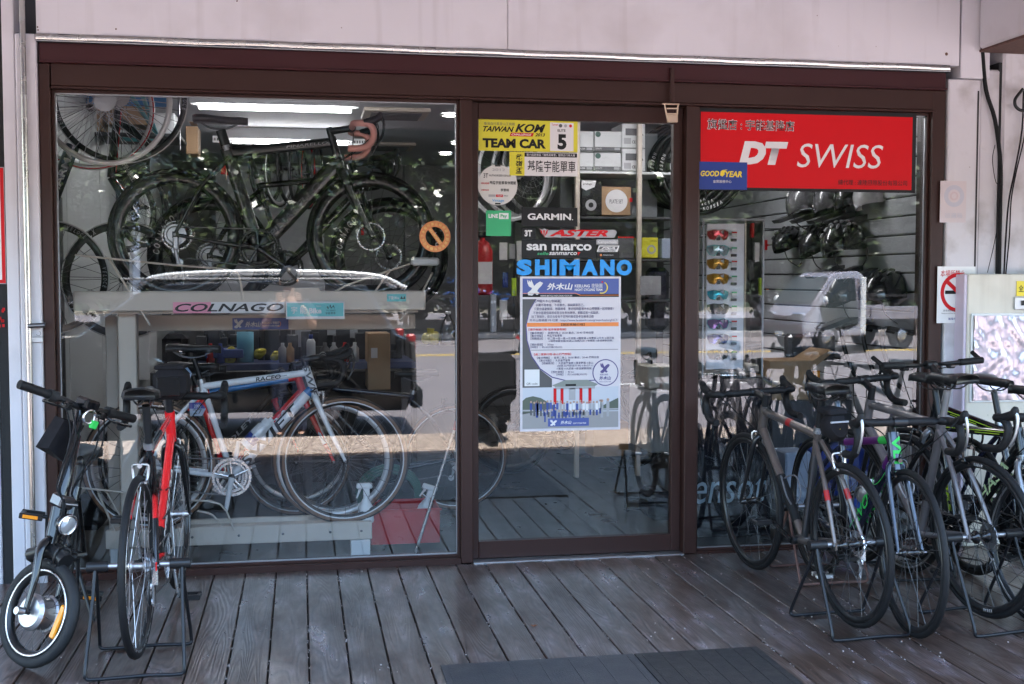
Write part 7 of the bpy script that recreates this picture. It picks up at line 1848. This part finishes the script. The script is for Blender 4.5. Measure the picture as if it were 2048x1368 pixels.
def scooter(label, loc, yaw, col, rider=None, rl=None, cover=False):
    t = thing('scooter', label, 'scooter', (0, 0, 0))
    for x in (.0, 1.25):
        w_ = MB().ring((x, 0, .24), [(.17, -.04), (.24, -.03), (.245, 0), (.24, .03), (.17, .04)], 20).build('wheel', 'rubber', t); MB().lathe((x, 0, .24), [(0, -.02), (.17, -.02), (.17, .02), (0, .02)], 14, 'y').build('rim', 'alu_dull', w_)
    m = MB(); m.prism([(1.28, -.16, .42), (1.10, -.16, .38), (.98, -.16, .85), (1.04, -.16, .96), (1.14, -.16, .92)], (0, .32, 0)); m.build('fairing', col, t)
    MB().box((.45, -.15, .28), (1.05, .15, .36), .03).build('floor_board', 'black_matte', t)
    m = MB(); m.prism([(-.25, -.15, .45), (-.12, -.15, .66), (.45, -.15, .70), (.5, -.15, .35), (.1, -.15, .28)], (0, .3, 0)); m.build('body', col, t)
    m = MB(); m.tube([(-.2, 0, .72), (.1, 0, .76), (.45, 0, .74)], [.09, .12, .10], 10, 1.3); m.build('seat', 'black_matte', t)
    m = MB(); m.tube([(1.02, -.32, 1.02), (1.04, 0, .98), (1.02, .32, 1.02)], .017, 8); m.build('handlebar', 'black_satin', t)
    for sg in (-1, 1): MB().ell((1.05, sg * .30, 1.17), (.01, .06, .04), 8, 6).build('mirror', 'chrome', t)
    MB().ell((1.14, 0, .86), (.05, .09, .05), 10, 6).build('headlight', 'chrome', t)
    if cover: MB().box((.9, -.22, .55), (1.22, .22, 1.0), .06).build('knee_cover', 'fabric', t)
    t.location = loc; t.rotation_euler = (0, 0, yaw)
    if rider:
        J = [(.15, 0, .84), (.17, 0, 1.08), (.20, 0, 1.30), (.22, 0, 1.40), (.24, 0, 1.48), (.25, 0, 1.60), (.22, -.18, 1.30), (.50, -.24, 1.12), (.82, -.28, 1.05), (.22, .18, 1.30), (.50, .24, 1.12), (.82, .28, 1.05), (.22, -.1, .80), (.60, -.14, .78), (.66, -.12, .42), (.78, -.12, .40), (.22, .1, .80), (.60, .14, .78), (.66, .12, .42), (.78, .12, .40)]
        Ed = [(0, 1), (1, 2), (2, 3), (3, 4), (4, 5), (2, 6), (6, 7), (7, 8), (2, 9), (9, 10), (10, 11), (0, 12), (12, 13), (13, 14), (14, 15), (0, 16), (16, 17), (17, 18), (18, 19)]
        Rd = [(.14, .11), (.13, .10), (.15, .10), .06, .06, .085, .055, .042, .035, .055, .042, .035, .085, .06, .05, .04, .085, .06, .05, .04]
        b_ = body('person', rl, J, Ed, Rd, loc, yaw, rider)
        h_ = MB().ell((.25, 0, 1.62), (.14, .12, .13), 14, 10).build('riding_helmet', 'white'); h_.parent = b_
        f_ = MB().ell((.36, 0, 1.56), (.05, .07, .07), 10, 8).build('face', 'skin'); f_.parent = b_
c = refl(868, 590, 43); scooter('dark scooter ridden by a person in white past the arched fence', (c.x - .5, c.y, -.22), 0, 'black_gloss', 'shirt_white', 'rider in a white shirt and white helmet on the dark scooter')
c = refl(1546, 600, 41); scooter('black scooter ridden towards the silver van', (c.x - .6, c.y, -.22), R(10), 'black_gloss', 'shirt_white', 'rider with a pale helmet on the scooter before the silver van')
c = refl(985, 700, 4.9); scooter('black scooter with a cloth knee cover parked at the kerb opposite the door', (c.x + .0, -5.45, -.22), R(95), 'black_gloss', cover=True)
c = refl(1060, 640, 18); scooter('red scooter parked on the far side of the road', (c.x, c.y, -.22), R(30), 'red_paint')
# arched fence across the road
fe = thing('arched_fence', 'dark fence of repeated arches along the far side of the road', 'fence', (2, -27.5, -.1))
for i in range(26):
    x_ = -14 + i * 1.35
    m = MB(); m.tube([(x_ + math.cos(R(a)) * .62, -27.5, .25 + math.sin(R(a)) * .62) for a in range(0, 181, 15)], .07, 6); m.box((x_ - .68, -27.55, -.07), (x_ - .56, -27.45, .55)); m.box((x_ - .5, -27.48, .02), (x_ + .5, -27.44, .30)); m.build('arch', M('fence_brown', (.075, .058, .05), .7), fe)
MB().box((-15, -27.56, .92), (21, -27.44, 1.0), .01).build('top_rail', 'fence_brown', fe)
# banners
for k, px in enumerate((262,)):
    c = refl(px, 560, 16); t = thing('banner_pole', ('pale blue' if k == 0 else 'red') + ' vertical street banner on a thin pole', 'banner', (c.x, -16, -.2))
    MB().tube([(c.x, -16, -.2), (c.x, -16, 3.2)], .025, 8).build('pole', 'alu_dull', t); MB().box((c.x + .03, -16.01, 1.0), (c.x + .16, -15.99, 3.1)).build('cloth', 'plate_blue' if k == 0 else 'ink_red', t)
# trees across the road
def leafmat(name, a, b):
    m = bpy.data.materials.new(name); m.use_nodes = True; nt = m.node_tree; N = nt.nodes; L = nt.links.new; p = N['Principled BSDF']
    g = N.new('ShaderNodeNewGeometry'); r_ = N.new('ShaderNodeValToRGB'); r_.color_ramp.elements[0].color = (*a, 1); r_.color_ramp.elements[1].color = (*b, 1); x__ = r_.color_ramp.elements.new(.65); x__.color = (a[0] * 2, a[1] * 2, a[2] * 2, 1)
    L(g.outputs['Random Per Island'], r_.inputs[0]); L(r_.outputs[0], p.inputs['Base Color']); p.inputs['Roughness'].default_value = .28; p.inputs['Specular IOR Level'].default_value = .8
    tl = N.new('ShaderNodeBsdfTranslucent'); L(r_.outputs[0], tl.inputs[0]); mx = N.new('ShaderNodeMixShader'); mx.inputs[0].default_value = .15
    L(p.outputs[0], mx.inputs[1]); L(tl.outputs[0], mx.inputs[2]); L(mx.outputs[0], N['Material Output'].inputs[0]); _M[name] = m
leafmat('leaves', (.006, .014, .004), (.15, .20, .07)); M('bark', (.09, .07, .055), .9, var=.3, vs=10, bump=.6, bs=20)
def crown_mesh(seed, n=10000, rx=3.1, rz=2.0):
    r_ = random.Random(seed); cl = [Vector((r_.uniform(-1, 1) * rx * .8, r_.uniform(-1, 1) * rx * .7, r_.uniform(-.8, .9) * rz)) for _ in range(60)]
    vs = []; fs = []
    for i in range(n):
        c = r_.choice(cl); d = Vector((r_.gauss(0, 1), r_.gauss(0, 1), r_.gauss(0, .7))); p = c + d * .42
        a = Vector((r_.uniform(-1, 1), r_.uniform(-1, 1), r_.uniform(-.5, .5))).normalized() * r_.uniform(.09, .17); b = a.cross(Vector((r_.uniform(-1, 1), r_.uniform(-1, 1), 1))).normalized() * a.length * .55
        k = len(vs); vs += [p - a, p + b, p + a, p - b]; fs.append((k, k + 1, k + 2, k + 3))
    me = bpy.data.meshes.new('crown'); me.from_pydata([tuple(v) for v in vs], [], fs); me.materials.append(_M['leaves']); return me
CR = [crown_mesh(1), crown_mesh(2), crown_mesh(5)]
TR = [('broad tree farthest left across the road', -11, 28.6), ('tree second from the left across the road', -6.5, 29), ('leafy tree opposite the wide window', -2.6, 28.4), ('tree opposite the left edge of the door', 1.2, 28.9), ('dark trunked tree opposite the door', 5.0, 28.2), ('tree opposite the door frame right side', 9.0, 28.8), ('tree opposite the red panel', 12.6, 28.4), ('slanting tree opposite the right window', 16.4, 28.7), ('tree right of the slanting one across the road', 20.5, 29), ('last tree at the far right across the road', 24.5, 28.6)]
for k, (lb, x_, y_) in enumerate(TR):
    t = thing('street_tree', lb, 'tree', (x_, -y_, -.1), 'trees across the road')
    ln = .8 if 'slant' in lb else rnd.uniform(-.3, .3)
    m = MB(); m.tube(spline([(x_, -y_, -.15), (x_ + ln * .3, -y_, 1.2), (x_ + ln, -y_, 2.6)], 4), [.24, .22, .2, .19, .18, .17, .165, .16, .15], 9)
    for q in range(4):
        a = q * 1.6 + k; m.tube(spline([(x_ + ln * .8, -y_, 2.2), (x_ + ln + math.cos(a) * .8, -y_ + math.sin(a) * .8, 3.2), (x_ + ln + math.cos(a) * 1.7, -y_ + math.sin(a) * 1.6, 4.2)], 3), [.11, .10, .09, .08, .06, .05, .04], 6)
    m.build('trunk', 'bark', t)
    c = bpy.data.objects.new('crown', CR[k % 3]); COL.objects.link(c); c.parent = t; c.location = (ln, 0, 4.0 + rnd.uniform(-.2, .3)); c.rotation_euler = (0, 0, k * 1.3); s_ = rnd.uniform(.95, 1.2); c.scale = (s_, s_, s_ * 1.05)
for k in range(11):
    x_ = -14 + k * 4.3 + rnd.uniform(-.6, .6); y_ = 33 + rnd.uniform(-1, 1)
    t = thing('street_tree', ('first', 'second', 'third', 'fourth', 'fifth', 'sixth', 'seventh', 'eighth', 'ninth', 'tenth', 'last')[k] + ' tree from the left in the rear row across the road', 'tree', (x_, -y_, -.1), 'second row of trees across the road')
    MB().tube([(x_, -y_, -.15), (x_, -y_, 2.6)], [.25, .2], 8).build('trunk', 'bark', t)
    c = bpy.data.objects.new('crown', CR[(k + 1) % 3]); COL.objects.link(c); c.parent = t; c.location = (0, 0, 3.6 + rnd.uniform(-.3, .6)); c.rotation_euler = (0, 0, k * 2.1); c.scale = (1.25, 1.25, 1.5)
# nearer overhanging tree by the kerb on the left
t = thing('street_tree', 'small leafy tree near the kerb opposite the left window', 'tree', (-4.2, -13.5, -.2), 'trees across the road')
m = MB(); m.tube(spline([(-4.2, -13.5, -.22), (-4.1, -13.5, 1.4), (-3.8, -13.4, 2.4)], 4), .09, 8); m.build('trunk', 'bark', t)
c = bpy.data.objects.new('crown', CR[1]); COL.objects.link(c); c.parent = t; c.location = (.5, 0, 3.0); c.scale = (.45, .45, .55)
fr_ = MB().quad([(-150, -52, -.212), (150, -52, -.212), (150, -32, -.212), (-150, -32, -.212)]).build('far_road', 'asphalt'); tag(fr_, kind='structure')
# wooded slope far behind
m = MB(); vs = []; fs = []; nx, ny = 60, 8
for j in range(ny + 1):
    for i in range(nx + 1):
        x_ = -110 + 220 * i / nx; v = j / ny
        vs.append((x_ + rnd.uniform(-1, 1), -62 - 60 * v + rnd.uniform(-2, 2), -.3 + 17 * (v ** .55) * (1 + .25 * math.sin(x_ * .05)) + rnd.uniform(-.8, .8) * (v > 0)))
for j in range(ny):
    for i in range(nx): fs.append((j * (nx + 1) + i, j * (nx + 1) + i + 1, (j + 1) * (nx + 1) + i + 1, (j + 1) * (nx + 1) + i))
m.add(vs, fs, True); o = m.build('hill', M('hill_green', (.018, .028, .012), .95, var=.6, vs=1.2, bump=1, bs=3)); tag(o, kind='structure')

flush_text()
for o in list(bpy.data.objects):
    for k in ('_y', '_n', '_cx', '_cy'):
        if k in o: del o[k]
